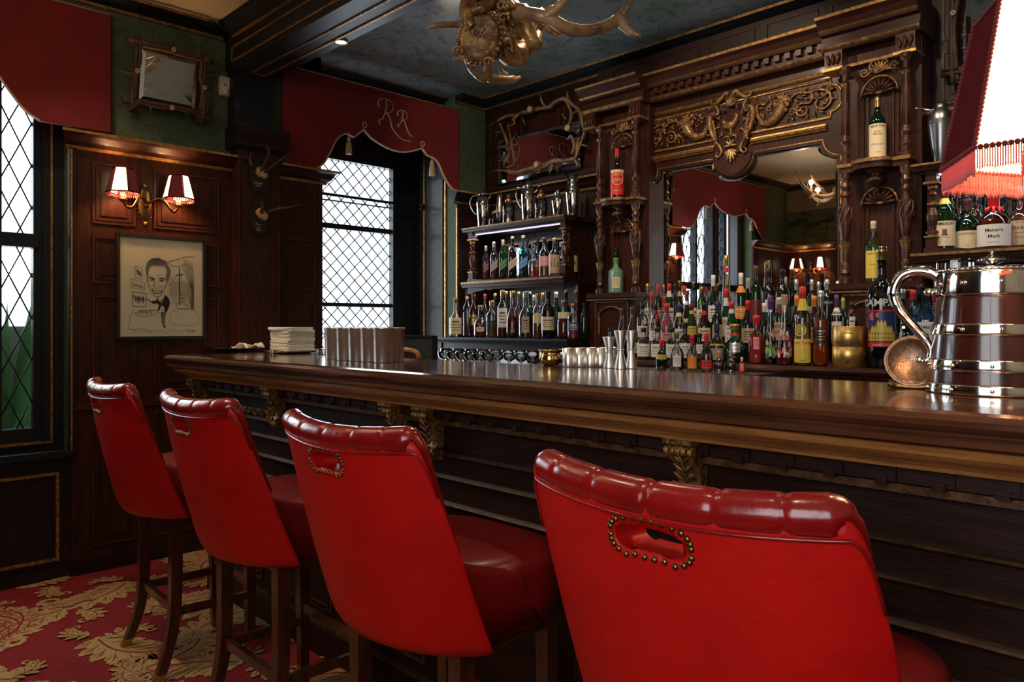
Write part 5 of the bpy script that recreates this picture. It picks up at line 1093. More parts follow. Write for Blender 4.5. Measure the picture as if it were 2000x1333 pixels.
# ================================================================== BOTTLES
ST = {'std': [(.90,0),(.98,.01),(1,.03),(1,.58),(.97,.62),(.85,.665),(.58,.715),(.42,.745),(.36,.78),(.34,.82),(.34,.965),(.40,.97),(.40,1)],
 'slope': [(.90,0),(.98,.01),(1,.03),(1,.44),(.95,.50),(.78,.58),(.56,.67),(.42,.74),(.34,.80),(.32,.96),(.38,.965),(.38,1)],
 'round': [(.85,0),(.97,.02),(1,.06),(1,.40),(.95,.47),(.80,.55),(.55,.61),(.38,.65),(.32,.70),(.31,.96),(.38,.965),(.38,1)],
 'dome': [(.94,0),(1,.02),(1,.50),(.985,.56),(.93,.61),(.80,.66),(.60,.69),(.40,.715),(.33,.74),(.31,.78),(.31,.97),(.36,.975),(.36,1)],
 'square': [(.96,0),(1,.01),(1,.60),(.95,.66),(.75,.72),(.48,.79),(.38,.83),(.35,.87),(.35,.97),(.40,.975),(.40,1)],
 'tall': [(.97,0),(1,.02),(.97,.25),(.86,.45),(.68,.66),(.52,.82),(.45,.90),(.45,1)],
 'flare': [(.95,0),(1,.02),(.98,.14),(.86,.28),(.62,.42),(.44,.58),(.37,.75),(.36,.92),(.44,.97),(.44,1)],
 'bulb': [(.70,0),(.92,.03),(1,.14),(1,.30),(.92,.42),(.70,.53),(.44,.61),(.36,.68),(.34,.74),(.34,.97),(.38,1)],
 'dec': [(.95,0),(1,.02),(1,.42),(.96,.52),(.6,.57),(.32,.60),(.28,.66),(.28,.80),(.40,.83),(.40,.86)],
 'mini': [(.95,0),(1,.02),(1,.48),(.9,.56),(.6,.63),(.40,.68),(.36,.72),(.36,.97),(.40,1)]}
def interp(prof, f):
    for (r0, f0), (r1, f1) in zip(prof, prof[1:]):
        if f0 <= f <= f1: return r0+(r1-r0)*(f-f0)/max(1e-6, f1-f0)
    return prof[-1][0]
def lab_patch(mb, R_, z0, z1, m, half, e=.0006, sq=False, top=None, n=12):
    """label bent round the body, front is local -y"""
    if sq:
        w_ = R_*.9*half; mb.quad([(-w_, -R_-e*2, z0), (w_, -R_-e*2, z0), (w_, -R_-e*2, z1), (-w_, -R_-e*2, z1)], m); return
    rf = R_ if callable(R_) else (lambda z: R_)
    P0 = [(rf(z0)+e, -half+2*half*k/n) for k in range(n+1)]
    a = [mb.p((r_*math.sin(t), -r_*math.cos(t), z0)) for r_, t in P0]; b_ = [mb.p(((rf(z1)+e)*math.sin(t), -(rf(z1)+e)*math.cos(t), z1)) for r_, t in P0]
    for k in range(n): mb.face([a[k], a[k+1], b_[k+1], b_[k]], m, True)
def lab_text(mb, s, R_, zc, size, m, e=.0012, sq=False, bold=0, shear=0, arch=0, sx=1):
    if sq: put_text(mb, s, size, lambda x, y: (x, -R_-.0018, zc+y), m, bold, shear, sx)
    else: put_text(mb, s, size, lambda x, y: ((R_+e)*math.sin(x/R_), -(R_+e)*math.cos(x/R_), zc+y-arch*(x/R_)**2), m, bold, shear, sx)
def squiggles(mb, R_, z0, z1, half, m, sq, seed):
    r = random.Random(seed); h = (z1-z0); n = 4
    for i in range(n):
        zc = z1-h*(.25+.5*i/(n-1))+.0; w_ = half*r.uniform(.35, .75); th = h*(.022 if i else .045)
        if sq: w_ = R_*.6*half*r.uniform(.6, 1); mb.quad([(-w_, -R_-.0022, zc-th), (w_, -R_-.0022, zc-th), (w_, -R_-.0022, zc+th), (-w_, -R_-.0022, zc+th)], m)
        else: lab_patch(mb, R_, zc-th, zc+th, m, w_, .0011, n=6)
NB = [0]; PLACED = []
def settle(px, py, wpx, Y0, zb):
    """nearest free standing place to Y0 on its own shelf"""
    lo, hi = (3.72, 4.12) if abs(zb-1.2753) < .001 else (3.905, 4.12) if abs(zb-1.7003) < .001 else (3.545, 3.70) if abs(zb-1.2553) < .001 else (3.79, 4.045) if abs(zb-1.3353) < .001 else (3.02, 3.22) if zb < 1.16 else (3.31, 3.46 if px < 1665 else 3.9) if abs(zb-1.1803) < .001 else (Y0, Y0)
    best = None
    for k in range(60):
        Y = Y0+(.006*((k+1)//2))*(1 if k % 2 else -1)
        x, zt, t_ = at(px, Y, py); R_ = wpx/2*t_/FL
        if hi > lo and (Y-R_ < lo-.034 or Y+R_ > hi+.034): continue
        pen = 0
        for (a, b_, c_, d_, r_) in PLACED:
            if zb < d_ and zt > c_: pen = max(pen, (R_+r_+.001)-math.hypot(a-x, b_-Y))
        if pen <= 0: return Y, 1.0
        sc = max(.5, 1-pen/R_)
        if best is None or sc-.0008*k > best[2]: best = (Y, sc, sc-.0008*k)
        if lo == hi: break
    return (best[0], best[1]) if best else (Y0, 1.0)
def bottle(px, py, wpx, Y, zb, style, glass, liq, fill, cap, desc, group, lab=None, txt=None, neck=None, capf=.13, pw=2, name='bottle', cat='bottle', dx=0, extra=None, where=''):
    NB[0] += 1; Y, sc_ = settle(px, py, wpx, Y, zb); x, zt, t_ = at(px, Y, py); H = zt-zb; R_ = wpx/2*t_/FL*sc_
    if pw > 2: R_ *= .86
    PLACED.append((x, Y, zb, zt, R_))
    o = empty(name, (x+dx, Y, zb+.0003), (desc+' '+where).strip(), cat, group, math.atan2(-Y, -x)+PI/2)
    prof = ST[style]; seg = 20; rot = PI/20
    g = MB(); P = [(r_*R_, f_*H*(1-.0)) for r_, f_ in prof]; g.lathe(P, glass, seg=seg if pw == 2 else 28, pw=pw, rot=rot if pw == 2 else 0); g.build('body', o)
    if liq:
        g = MB(); pts = [(max(.0015, interp(prof, f_*fill)*R_*.94-.0004), max(.004, f_*fill*H)) for f_ in [k/10 for k in range(11)]]
        g.lathe(pts, liq, seg=seg if pw == 2 else 28, pw=pw, rot=rot if pw == 2 else 0); g.build('liquid', o)
    if cap:
        rn = interp(prof, 1-capf*.6)*R_+.0009; g = MB()
        if cap == 'p_cork': g.lathe([(rn*.75, H*(1-capf*.6)), (rn*.8, H), (rn*1.0, H+.0005), (rn*1.02, H+.012), (rn*.7, H+.014)], cap, seg=14)
        else: g.lathe([(rn*1.0, H*(1-capf)), (rn*1.05, H*(1-capf)+.002), (rn*1.05, H*(1-capf*.45)), (rn*1.12, H*(1-capf*.42)), (rn*1.10, H+.001), (rn*.6, H+.002)], cap, seg=16)
        g.build('cap', o)
    sq = pw > 2
    if neck:
        g = MB(); rf = lambda z: interp(prof, z/H)*R_; lab_patch(g, rf, H*neck[0], H*neck[1], neck[2], PI*.98, .0008, n=16); g.build('neck_label', o)
    if lab:
        z0, z1, m, half = lab[:4]; tk = lab[4] if len(lab) > 4 else 'p_brown'
        g = MB(); lab_patch(g, R_, z0*H, z1*H, m, half, sq=sq)
        if tk and not txt: squiggles(g, R_, z0*H, z1*H, half, tk, sq, NB[0])
        for q in (txt or []): lab_text(g, q[0], R_, q[1]*H, q[2]*H, q[3], sq=sq, **(q[4] if len(q) > 4 else {}))
        g.build('label', o)
    if extra: extra(o, R_, H)
    return o
GA, GB = 'bottles on the left counter cupboard', 'bottles on the left middle shelf'
W1 = 'on the left cupboard'
YF1, YK1, Z1 = 3.775, 3.93, 1.2753
CL = 'p_cream'; lb = lambda m='p_cream', z0=.12, z1=.48, h=1.2, t='p_brown': (z0, z1, m, h, t)
L1 = [ # left cupboard, front row left to right
 (889.4,586,24,YF1,'round','g_clear','l_clear',.3,'p_cork','clear round shouldered bottle with tall cream label, first in front',lb('p_cream',.08,.52,1.5),None),
 (913,566,19,YK1,'std','g_clear','l_redamber',.25,'p_black','clear bottle with dark stopper, first in the back row',None,(.80,.86,'p_gold')),
 (925,575,20,3.86,'std','g_clear','l_redamber',.5,'p_darkred','red capped amber bottle with ring label, between the rows',(.28,.52,'p_gold',.6,'p_darkred'),None),
 (938,600,26,YF1,'round','g_clear','l_amber',.45,'p_cork','squat cork topped bottle half full of amber, second in front',lb('p_white',.20,.34,.6),None),
 (948,575,17,YK1+.05,'std','g_clear','l_amber',.3,'p_darkred','slim clear bottle with dark red top, behind the squat amber one',None,None),
 (960,588,22,YF1,'std','g_clear','l_gold',.38,'p_gold','gold capped clear bottle with black 10 label, third in front',(.16,.46,'p_black',1.2),None),
 (967,577,16,YK1,'std','g_clear','l_amber',.3,'p_cork','cork topped bottle peeping behind the black 10 label',None,None),
 (981,567,21,YF1,'std','g_clear','l_redamber',.25,'p_gold','tall clear bottle with long white paper label, fourth in front',lb('p_white',.22,.62,1.1),None),
 (989,573,15,YK1,'std','g_clear','l_amber',.5,'p_cork','slim cork topped bottle behind the long white label',None,None),
 (1001,569,25,YF1,'bulb','g_clear','l_redamber',.46,'p_gold','wide gold capped deep amber bottle, fifth in front',(.10,.20,'p_black',.5,'p_white'),None),
 (1013,574,16,YK1,'std','g_clear','l_clear',.3,'p_cork','clear cork topped bottle, behind right of the deep amber one',None,None),
 (1026,570,27,YF1,'round','g_clear','l_clear',.3,'p_silver','clear decorated bottle with dark scroll print, sixth in front',(.12,.46,'p_tan',.55,'p_black'),None),
 (1035,574,15,YK1,'std','g_green',None,0,'p_cork','green glass cork topped bottle behind the decorated one',None,None),
 (1043,577,13,YK1+.05,'std','g_clear','l_clear',.4,'p_silver','thin clear bottle far behind the oval label',None,None),
 (1050,574,20,YF1,'std','g_clear','l_amber',.28,'p_copper','slim bottle with oval cream and yellow label, seventh in front',lb('p_cream',.34,.56,.9,'p_yellow'),None),
 (1060,573,15,YK1,'std','g_clear','l_gold',.5,'p_gold','gold topped bottle behind the oval label',None,None),
 (1070,570,26,YF1,'std','g_black',None,0,'p_black','dark wine bottle with broad cream label, eighth in front',lb('p_cream',.18,.46,1.45),None),
 (1086,571,19,YK1,'std','g_green',None,0,'p_white','green bottle with white cap in the back row',None,None),
 (1101,588,26,YF1,'round','g_clear','l_redamber',.52,'p_copper','copper capped red amber bottle with cream collar, ninth in front',(.54,.70,'p_cream',1,None),None),
 (1106,571,17,YK1,'std','g_darkgreen',None,0,'p_cork','dark green cork topped bottle in the back row',None,None),
 (1120,594,24,YF1,'std','g_clear','l_orange',.4,'p_copper','bottle with deep blue label and copper top, tenth in front',(.22,.46,'p_navy',1.3,'p_cream'),(.72,.80,'p_blue')),
 (1125,571,17,YK1,'std','g_clear','l_clear',.4,'p_cork','clear cork topped bottle in the back row above the blue label',None,None),
 (1140.5,593,15,3.80,'std','g_darkgreen',None,0,'p_black','slim dark bottle at the right end',None,None)]
W2 = 'on the left middle shelf'
L2 = [
 (949,481,14,'square','g_clear','l_redamber',.6,'p_cream','slim amber bottle with slanted red label, first',('p_darkred')),
 (965,473,17,'square','g_clear','l_red',.45,'p_silver','square bottle with slanted pale blue grey label, second',('p_grey')),
 (982.5,469,18,'square','g_green','l_red',.4,'p_cream','square green glass bottle with slanted green label, third',('p_green')),
 (1001,466,19,'square','g_black',None,0,'p_cork','square black bottle with slanted gold label, fourth',('p_tan')),
 (1022,464,21,'square','g_teal','l_dark',.6,'p_cork','square teal bottle with slanted silver blue label, fifth',('p_blue'))]
def slanted(m):
    def f(o, R_, H):
        g = MB(); y = -R_-.0012; g.quad([(-R_*.88, y, H*.22), (R_*.88, y, H*.36), (R_*.88, y, H*.56), (-R_*.88, y, H*.42)], m)
        for k in (.25, .75): g.quad([(-R_*.7, y-.0006, H*(.23+.18*k)), (R_*.7, y-.0006, H*(.35+.18*k)), (R_*.7, y-.0006, H*(.362+.18*k)), (-R_*.7, y-.0006, H*(.242+.18*k))], 'p_cream')
        g.build('label', o)
    return f
for a in L1:
    px, py, w_, Y, st, gl_, lq, fl_, cp, ds, lab, nk = a
    bottle(px, py, w_, Y, Z1, st, gl_, lq, fl_, cp, ds, GA, lab, None, nk, where=W1)
for a in L2:
    px, py, w_, st, gl_, lq, fl_, cp, ds, m = a
    bottle(px, py, w_, 3.945, 1.7003, st, gl_, lq, fl_, cp, ds, GB, None, None, None, pw=5, where=W2, extra=slanted(m))
Z2 = 1.7003
bottle(1043,479,26,3.945,Z2,'dec','g_clear','l_orange',.36,'g_clear','square glass decanter quarter full of orange amber spirit on the left middle shelf',GB,pw=5,capf=.2,name='decanter',cat='decanter')
bottle(1050,468,16,4.07,Z2,'std','g_clear','l_clear',.4,'p_black','clear black capped bottle behind the decanter',GB,where=W2)
bottle(1063,465,21,3.945,Z2,'std','g_clear','l_gold',.28,'p_black','clear bottle with bright pink label above golden liquid',GB,(.30,.54,'p_pink',1.3,'p_cream'),where=W2)
bottle(1030,467,15,4.07,Z2,'std','g_darkgreen',None,0,'p_black','dark bottle behind between the teal bottle and decanter',GB,where=W2)
bottle(1083,469,23,3.94,Z2,'std','g_clear','l_clear',.5,'p_cork','clear bottle with tall cream label and black brush characters',GB,(.12,.60,'p_tan',1.3),[('市',.36,.26,'p_black')],where=W2)
bottle(1096,473,17,4.06,Z2,'round','g_clear','l_clear',.4,'p_silver','round clear bottle just left of the turned post',GB,where=W2)
bottle(1118,470,22,3.99,Z2,'std','g_darkgreen',None,0,'p_brown','dark bottle with tan label right of the turned post',GB,(.14,.58,'p_tan',1.2),[('ひ',.34,.24,'p_black')],where=W2)
bottle(1133,490,13,4.04,Z2,'dec','g_clear','l_clear',.3,'g_clear','tiny clear stoppered decanter at the right end',GB,capf=.2,where=W2,name='decanter',cat='decanter')
# ---- niches
bottle(1206,288,27,3.955,2.185,'round','g_black',None,0,'p_red','dark bottle with big red and cream label in the upper left pillar niche','bottles in the pillar niches',(.08,.56,'p_red',1.3,None),[('ANTICO',.46,.055,'p_cream'),('ROSSO',.36,.075,'p_cream'),('VERMOUTH',.16,.035,'p_cream')],capf=.18,
 extra=lambda o, R_, H: (lambda g: (g.tube([((R_+.001)*math.sin(.85*math.cos(k*PI/12)), -(R_+.001)*math.cos(.85*math.cos(k*PI/12)), H*(.40+.135*math.sin(k*PI/12))) for k in range(25)], .0022, 'p_cream', 5), lab_patch(g, R_, .50*H, .555*H, 'p_cream', 1.2, .0009), g.build('label_ring', o)))(MB()))
bottle(1203,505,30,3.965,1.5753,'std','g_diamond','l_green',.7,'p_lime','green diamond cut glass bottle with oval label and glass stopper in the lower left niche','bottles in the pillar niches',(.14,.46,'p_cream',.55,'p_tan'),capf=.10,
 extra=lambda o, R_, H: MB().lathe([(.004,H),(.008,H+.012),(.012,H+.030),(.009,H+.045),(.016,H+.060),(.014,H+.068)], 'g_green', seg=12).build('stopper', o))
bottle(1714,189,31,3.955,2.185,'std','g_darkgreen',None,0,'p_gold','dark green vermouth bottle with tall cream label in the upper right pillar niche','bottles in the pillar niches',(.05,.56,'p_cream',1.4,None),[('MARTINI',.52,.055,'p_black',{'bold':.01}),('Gran',.44,.04,'p_darkred'),('Martini',.40,.05,'p_darkred',{'shear':.3}),('EXTRA DRY',.24,.036,'p_darkred'),('TORINO',.12,.024,'p_brown')],capf=.17)
bottle(1706,433,29,3.965,1.5753,'std','g_clear','l_green',.62,'p_cream','pale green liqueur bottle with cream cap and yellow label in the lower right niche','bottles in the pillar niches',(.08,.52,'p_yellow',1.2,None),[('CHARTREUSE',.47,.038,'p_black'),('LIQUEUR',.30,.03,'p_brown')],capf=.12)
# ---- right shelves
GR = 'bottles on the right middle shelf'; WR = 'on the right middle shelf'
bottle(1845,361,37,3.93,Z2,'std','g_green',None,0,'p_darkred','green whiskey bottle with buff label, red crest and red cap',GR,(.10,.46,'p_cream',1.45,None),[('JAMESON',.415,.062,'p_black',{'bold':.012,'arch':-.004}),('IRISH WHISKEY',.22,.022,'p_black'),('1780',.16,.018,'p_brown')],(.71,.80,'p_yellow'),capf=.19,where=WR,
 extra=lambda o, R_, H: (lambda g: (lab_patch(g, R_, .26*H, .34*H, 'p_darkred', .20, .0013, n=4), lab_patch(g, R_, .25*H, .262*H, 'p_black', .3, .0014, n=4), g.build('crest', o)))(MB()))
bottle(1889,384,48,3.935,Z2,'round','g_darkgreen',None,0,'p_brown','dark squat whiskey bottle with cream label numbered 12',GR,(.06,.38,'p_cream',1.4,None),[('REDBREAST',.325,.048,'p_brown',{'arch':.006}),('12',.12,.05,'p_black')],capf=.25,where=WR)
bottle(1941,373,58,3.94,Z2,'round','g_clear','l_redamber',.52,'p_red','squat bourbon bottle dipped in dripping red wax',GR,(.06,.42,'p_white',1.3,None),[("Maker's",.32,.075,'p_black',{'bold':.015,'sx':1.1}),('Mark',.22,.075,'p_black',{'bold':.015,'sx':1.1}),('BOURBON WHISKY',.12,.02,'p_brown')],capf=.30,where=WR,
 extra=lambda o, R_, H: (lambda g: ([g.tube([(R_*.40*math.cos(a), R_*.40*math.sin(a), H*.72), (R_*(.50)*math.cos(a), R_*(.50)*math.sin(a), H*(.645-.03*(int(a*7) % 3)))], [.007, .004], 'p_red', 6) for a in [k*PI/4 for k in range(8)]], g.build('wax_drip', o)))(MB()))
bottle(1992,366,46,3.93,Z2,'round','g_clear','l_gold',.40,'p_white','clear squat whisky bottle cut by the right photo edge',GR,(.08,.46,'p_tan',1.4,None),[('GEORGE',.43,.03,'p_brown'),('Dickel',.35,.085,'p_brown',{'bold':.012}),('TENNESSEE',.27,.03,'p_brown'),('WHISKY',.20,.035,'p_brown')],where=WR)
for px, py, w_, cp, ds in ((1860,371,24,'p_cork','clear cork topped bottle behind the green whiskey'), (1876,388,20,'p_black','small dark capped bottle behind left of the dark squat one'), (1901,380,28,'p_black','clear black capped bottle behind the dark squat whiskey'), (1914,384,26,'p_black','second clear black capped bottle, left of the red waxed one'), (1960,383,24,'p_black','dark capped bottle just right of the red wax'), (1971,392,22,'p_brown','brown capped bottle in the back row before the photo edge')):
    bottle(px, py, w_, 4.075, Z2, 'std', 'g_clear', 'l_amber', .5, cp, ds, GR, (.2,.5,'p_brown',1,'p_tan'), where=WR)
# ---- central display
GC = 'bottles before the big mirror'
F, S2_, S3_ = 1.1803, 1.2553, 1.3353
# wooden stopper decanter behind the canister
x, z, t_ = at(1655, 3.60, 619.5); PLACED.append((x, 3.60, 1.2553, 1.2553+.11, .053)); o = empty('decanter', (x, 3.60, 1.2553+.0003), 'wide wooden topped glass jar just behind the gold canister', 'jar'); g = MB(); g.lathe([(.035,0), (.04,.01), (.04,.05), (.028,.07), (.028,.085)], 'g_clear', seg=18); g.build('body', o)
g = MB(); g.lathe([(.03,.082), (.052,.086), (.052,.10), (.045,.104)], 'carved_wood', seg=20); g.build('lid', o)
rows = [
 # top step
 (1265,555,16,3.90,S3_,'std','g_clear','l_amber',.6,'p_gold','gold capped amber bottle at the left end of the top step before the mirror',lb(),None),
 (1285.6,556,14,3.86,S3_,'std','g_green',None,0,'p_red','green bottle with tall red cap, second from the left on the top step',lb('p_red',.2,.5,1.2,'p_cream'),None),
 (1296,557,12,3.98,S3_,'std','g_clear','l_gold',.5,'p_gold','gold capped bottle between two red caps on the top step',lb(),None),
 (1307,555,18,3.86,S3_,'std','g_green',None,0,'p_red','green bottle with red cap and white neck band, left half of the top step',lb('p_white'),(.72,.86,'p_white')),
 (1318.7,555,12,3.94,S3_,'std','g_black',None,0,'p_black','slim all black bottle among the red caps on the top step',None,None),
 (1326.5,553,12,3.98,S3_,'std','g_clear','l_clear',.5,'p_cork','cork topped clear bottle with yellow neck label on the top step',lb(),(.72,.82,'p_yellow')),
 (1336,559,12,3.98,S3_,'std','g_clear','l_red',.5,'p_red','small red capped bottle far back below the mirrored window',None,None),
 (1354,555,17,3.96,S3_,'round','g_clear','l_clear',.5,'p_cork','clear cork topped round bottle below the mirrored window',lb('p_white'),None),
 (1370,561,19,3.86,S3_,'std','g_clear','l_clear',.5,'p_gold','clear bottle with gold and black cap below the mirrored window',lb(),(.74,.86,'p_black')),
 (1393,538,20,3.90,S3_,'slope','g_darkgreen',None,0,'p_white','tall dark green bottle with white foil top on the top step',lb('p_white',.15,.45),None),
 (1418,500,19,3.86,S3_,'tall','g_clear','l_gold',.75,'p_gold','very tall tapering clear bottle with gold cap, tallest before the mirror',lb('p_red',.10,.22,.9,'p_cream'),(.78,.84,'p_red')),
 (1447,534,22,3.84,S3_,'std','g_darkgreen',None,0,'p_white','dark green bottle with white cap and orange label band, centre of the top step',(.20,.42,'p_orange',1.3,'p_cream'),(.66,.78,'p_orange')),
 (1476,520,23,3.88,S3_,'std','g_green',None,0,'p_brown','tall green bottle with ornate stopper and pearly neck, centre of the top step',lb('p_darkred'),None),
 (1501.4,526,28,3.86,S3_,'std','g_black',None,0,'p_black','tall broad black wine bottle, left of a pair on the top step',(.3,.5,'p_white',.5,'p_grey'),None),
 (1527.8,526,28,3.86,S3_,'std','g_black',None,0,'p_black','tall broad black wine bottle, right of a pair on the top step',(.3,.5,'p_cream',.5,'p_grey'),None),
 (1555,547,20,3.90,S3_,'std','g_clear','l_clear',.6,'p_silver','clear silver capped bottle right of the black pair on the top step',lb('p_silver'),None),
 (1586,547,20,3.86,S3_,'std','g_green',None,0,'p_silver','green silver capped bottle, sixth from the right on the top step',lb('p_grey'),None),
 (1599,551,16,3.98,S3_,'std','g_clear','l_clear',.5,'p_silver','thin clear silver capped bottle behind the green ones',None,None),
 (1615.5,547,24,3.86,S3_,'std','g_darkgreen',None,0,'p_silver','dark green bottle with black neck label and silver cap',(.50,.60,'p_black',1.3,None),None),
 (1636,550,18,3.92,S3_,'std','g_clear','l_clear',.5,'p_silver','clear silver capped bottle at the right end of the top step',None,None),
 # middle step
 (1273,571,16,3.66,S2_,'std','g_clear','l_clear',.4,'p_red','red capped clear bottle at the left of the middle step',lb(),None),
 (1297,579,17,3.68,S2_,'std','g_clear','l_amber',.5,'p_red','glossy red capped bottle, second red on the middle step',lb('p_red',.2,.5,1,'p_cream'),None),
 (1342,568,20,3.66,S2_,'slope','g_darkgreen',None,0,'p_darkred','dark bottle with dark red and silver cap on the middle step',lb(),(.74,.82,'p_silver')),
 (1351,594,21,3.60,S2_,'slope','g_green',None,0,'p_darkred','green bottle with yellow neck band and slanted yellow label',(.26,.46,'p_yellow',1,'p_brown'),(.76,.88,'p_yellow')),
 (1375.3,593,25,3.60,S2_,'slope','g_brown',None,0,'p_black','dark brown amaro bottle with red monogram square on its neck',(.10,.42,'p_cream',1.2),(.72,.82,'p_red')),
 (1400.6,590,20,3.62,S2_,'std','g_black',None,0,'p_navy','dark navy topped bottle left of the red capped green one',lb('p_tan'),None),
 (1418,565,22,3.70,S2_,'slope','g_green',None,0,'p_red','green vermouth bottle with red lettered cream label, red and white cap',(.16,.50,'p_cream',1.4,None),(.70,.86,'p_white')),
 (1429,590,25,3.58,S2_,'slope','g_green',None,0,'p_red','green bottle with white label in bold black and red letters, red cap',(.08,.46,'p_white',1.45,None),(.74,.86,'p_white')),
 (1460.5,588,24,3.60,S2_,'slope','g_black',None,0,'p_red','black wine bottle with bright red capsule and buff label',lb('p_tan',.08,.40,1.4),None),
 (1492.6,593,22,3.62,S2_,'slope','g_black',None,0,'p_white','black bottle with white capsule, left of the flower painted bottles',None,None),
 (1522,582,24,3.60,S2_,'std','g_green',None,0,'p_cream','green bottle with black lettered tan label between the flower painted bottles',(.14,.50,'p_tan',1.4,None),(.70,.84,'p_darkred')),
 (1556,578,22,3.62,S2_,'slope','g_black',None,0,'p_orange','dark bottle with orange cap behind the yellow labelled tequila',lb('p_white',.55,.62,.4),None),
 (1590,579,25,3.60,S2_,'slope','g_brown',None,0,'p_orange','dark brown bottle with orange capsule, right of the yellow labelled tequila',lb('p_tan',.1,.4,1.2),None),
 (1634,577,19,3.60,S2_,'std','g_clear','l_clear',.5,'p_purple','clear bottle with purple cap and white collar label on the middle step',lb('p_white',.1,.5),(.62,.76,'p_white')),
 (1646.7,583,16,3.66,S2_,'std','g_darkgreen',None,0,'p_lime','dark bottle with bright green cap behind the gold canister',None,None),
 (1664,592,20,3.56,S2_-.0,'std','g_black',None,0,'p_black','dark bottle with black and red cap at the right end of the middle step',lb('p_white',.3,.7,.5),(.82,.9,'p_red')),
 (1255,593,23,3.62,S2_,'std','g_clear','l_clear',.5,'p_black','clear bottle with dark cap, second clear one at the left of the middle step',lb('p_white',.18,.45,.9,'p_grey'),None),
 (1235,600,22,3.56,F,'slope','g_clear','l_amber',.3,'p_brown','clear sloping bottle with brown stopper behind the jiggers',lb('p_cream',.1,.3),None),
 (1214,603,18,3.50,F,'slope','g_clear','l_redamber',.3,'p_brown','slim clear sloping bottle behind the tallest jigger, before the arched cupboard',None,None),
 (1280,595,24,3.58,S2_,'slope','g_clear','l_clear',.5,'p_black','clear sloping bottle with dark collar, third clear one on the middle step',lb('p_white',.1,.35,1,'p_red'),(.74,.86,'p_darkred')),
 (1302,594,24,3.58,S2_,'slope','g_pink','l_clear',.4,'p_red','pinkish clear bottle with wide red cap on the middle step',lb('p_pink',.1,.3),None),
 (1326,595,24,3.58,S2_,'slope','g_clear','l_clear',.4,'p_navy','clear bottle with navy cap and cream collar on the middle step',lb('p_white',.1,.4),(.70,.80,'p_cream')),
 # counter, front row
 (1192,641,21,3.36,F,'mini','g_clear','l_clear',.3,'p_black','small black capped apothecary bottle behind the shortest jigger',lb('p_white',.1,.4,1),None),
 (1257,641,26,3.36,F,'mini','g_clear','l_amber',.5,'p_black','first small apothecary bottle of amber spirit with square white label',lb('p_white',.10,.50,1.2,'p_grey'),None),
 (1284,641,26,3.36,F,'mini','g_clear','l_clear',.5,'p_black','second small clear apothecary bottle with square white label',lb('p_white',.10,.50,1.2,'p_grey'),None),
 (1313,641,25,3.36,F,'mini','g_clear','l_clear',.4,'p_black','third small clear apothecary bottle with square white label',lb('p_white',.10,.50,1.2,'p_grey'),None),
 (1338,631,24,3.38,F,'mini','g_brown','l_dark',.6,'p_black','stout dark bottle with black cap and white label beside the apothecary bottles',lb('p_white',.08,.46,1.2,'p_grey'),None),
 (1366,652,24,3.34,F,'mini','g_darkgreen',None,0,'p_black','squat dark green bottle with round red and white badge',(.30,.62,'p_white',.5,'p_red'),None),
 (1400,632,28,3.40,F,'round','g_black',None,0,'p_navy','dark aperitif bottle with grey label and narrow yellow lettered band',(.05,.36,'p_grey',1.2,None),None),
 (1435,634,46,3.42,F,'bulb','g_green','l_dark',.3,'p_gold','round bellied green liqueur bottle with gold capsule and red seal',(.28,.52,'p_silver',.45,'p_black'),(.70,.78,'p_red')),
 (1477,617,30,3.38,F,'mini','g_clear','l_coral',.60,'p_red','clear bottle of coral pink spirit with bright red cap',(.30,.55,'p_pink',.35,'p_red'),None),
 (1505,579,28,3.38,F,'flare','g_clear','l_dark',.12,'p_purple','flared clear bottle painted with green leaves, purple collar',None,None),
 (1532.6,577,31,3.36,F,'flare','g_clear','l_red',.14,'p_tan','flared clear bottle painted with pink roses',None,None),
 (1567.7,561,31,3.36,F,'std','g_clear','l_gold',.55,'p_red','tequila bottle with red and yellow cap, round seal and yellow label',(.04,.34,'p_yellow',1.45,None),(.70,.86,'p_yellow')),
 (1602.8,569,29,3.38,F,'std','g_clear','l_orange',.62,'p_silver','bottle of glowing orange liqueur with small black label',(.30,.52,'p_black',.8,'p_copper'),(.86,.90,'p_red')),
]
TX = {'green vermouth bottle with red lettered cream label, red and white cap': [('MARTINI',.42,.09,'p_red',{'bold':.01})],
 'green bottle with white label in bold black and red letters, red cap': [('CARPANO',.40,.062,'p_black',{'bold':.01}),('PUNT',.28,.09,'p_red',{'bold':.015}),('E MES',.16,.09,'p_red',{'bold':.015})],
 'green bottle with black lettered tan label between the flower painted bottles': [('ROSSO',.42,.09,'p_black',{'bold':.01}),('ANTICO',.30,.085,'p_black',{'bold':.01})],
 'dark green bottle with black neck label and silver cap': [('GORDON',.55,.05,'p_white')],
 'tequila bottle with red and yellow cap, round seal and yellow label': [('Don Strega',.29,.062,'p_red',{'bold':.01}),('anejo',.07,.035,'p_black',{'shear':.3})],
 'dark aperitif bottle with grey label and narrow yellow lettered band': [('KAMM & SONS',.43,.052,'p_black',{'bold':.01})]}
def leaves_on(cols, seed):
    def f(o, R_, H):
        r = random.Random(seed); g = MB(); prof = ST['flare']
        for k in range(16):
            a = r.uniform(-1.1, 1.1); z = H*r.uniform(.12, .48); rr = interp(prof, z/H)*R_+.001; m = cols[k % len(cols)]; L_ = .011+.008*r.random(); an = r.uniform(0, PI)
            P = []
            for q in range(8):
                b_ = q*PI/4; u_ = L_*math.cos(b_)*math.cos(an)-L_*.55*math.sin(b_)*math.sin(an); v_ = L_*math.cos(b_)*math.sin(an)+L_*.55*math.sin(b_)*math.cos(an)
                rz = interp(prof, max(0, min(1, (z+v_)/H)))*R_+.0012; P.append(g.p((rz*math.sin(a+u_/rr), -rz*math.cos(a+u_/rr), z+v_)))
            g.face(P, m)
        g.build('painted_flowers', o)
    return f
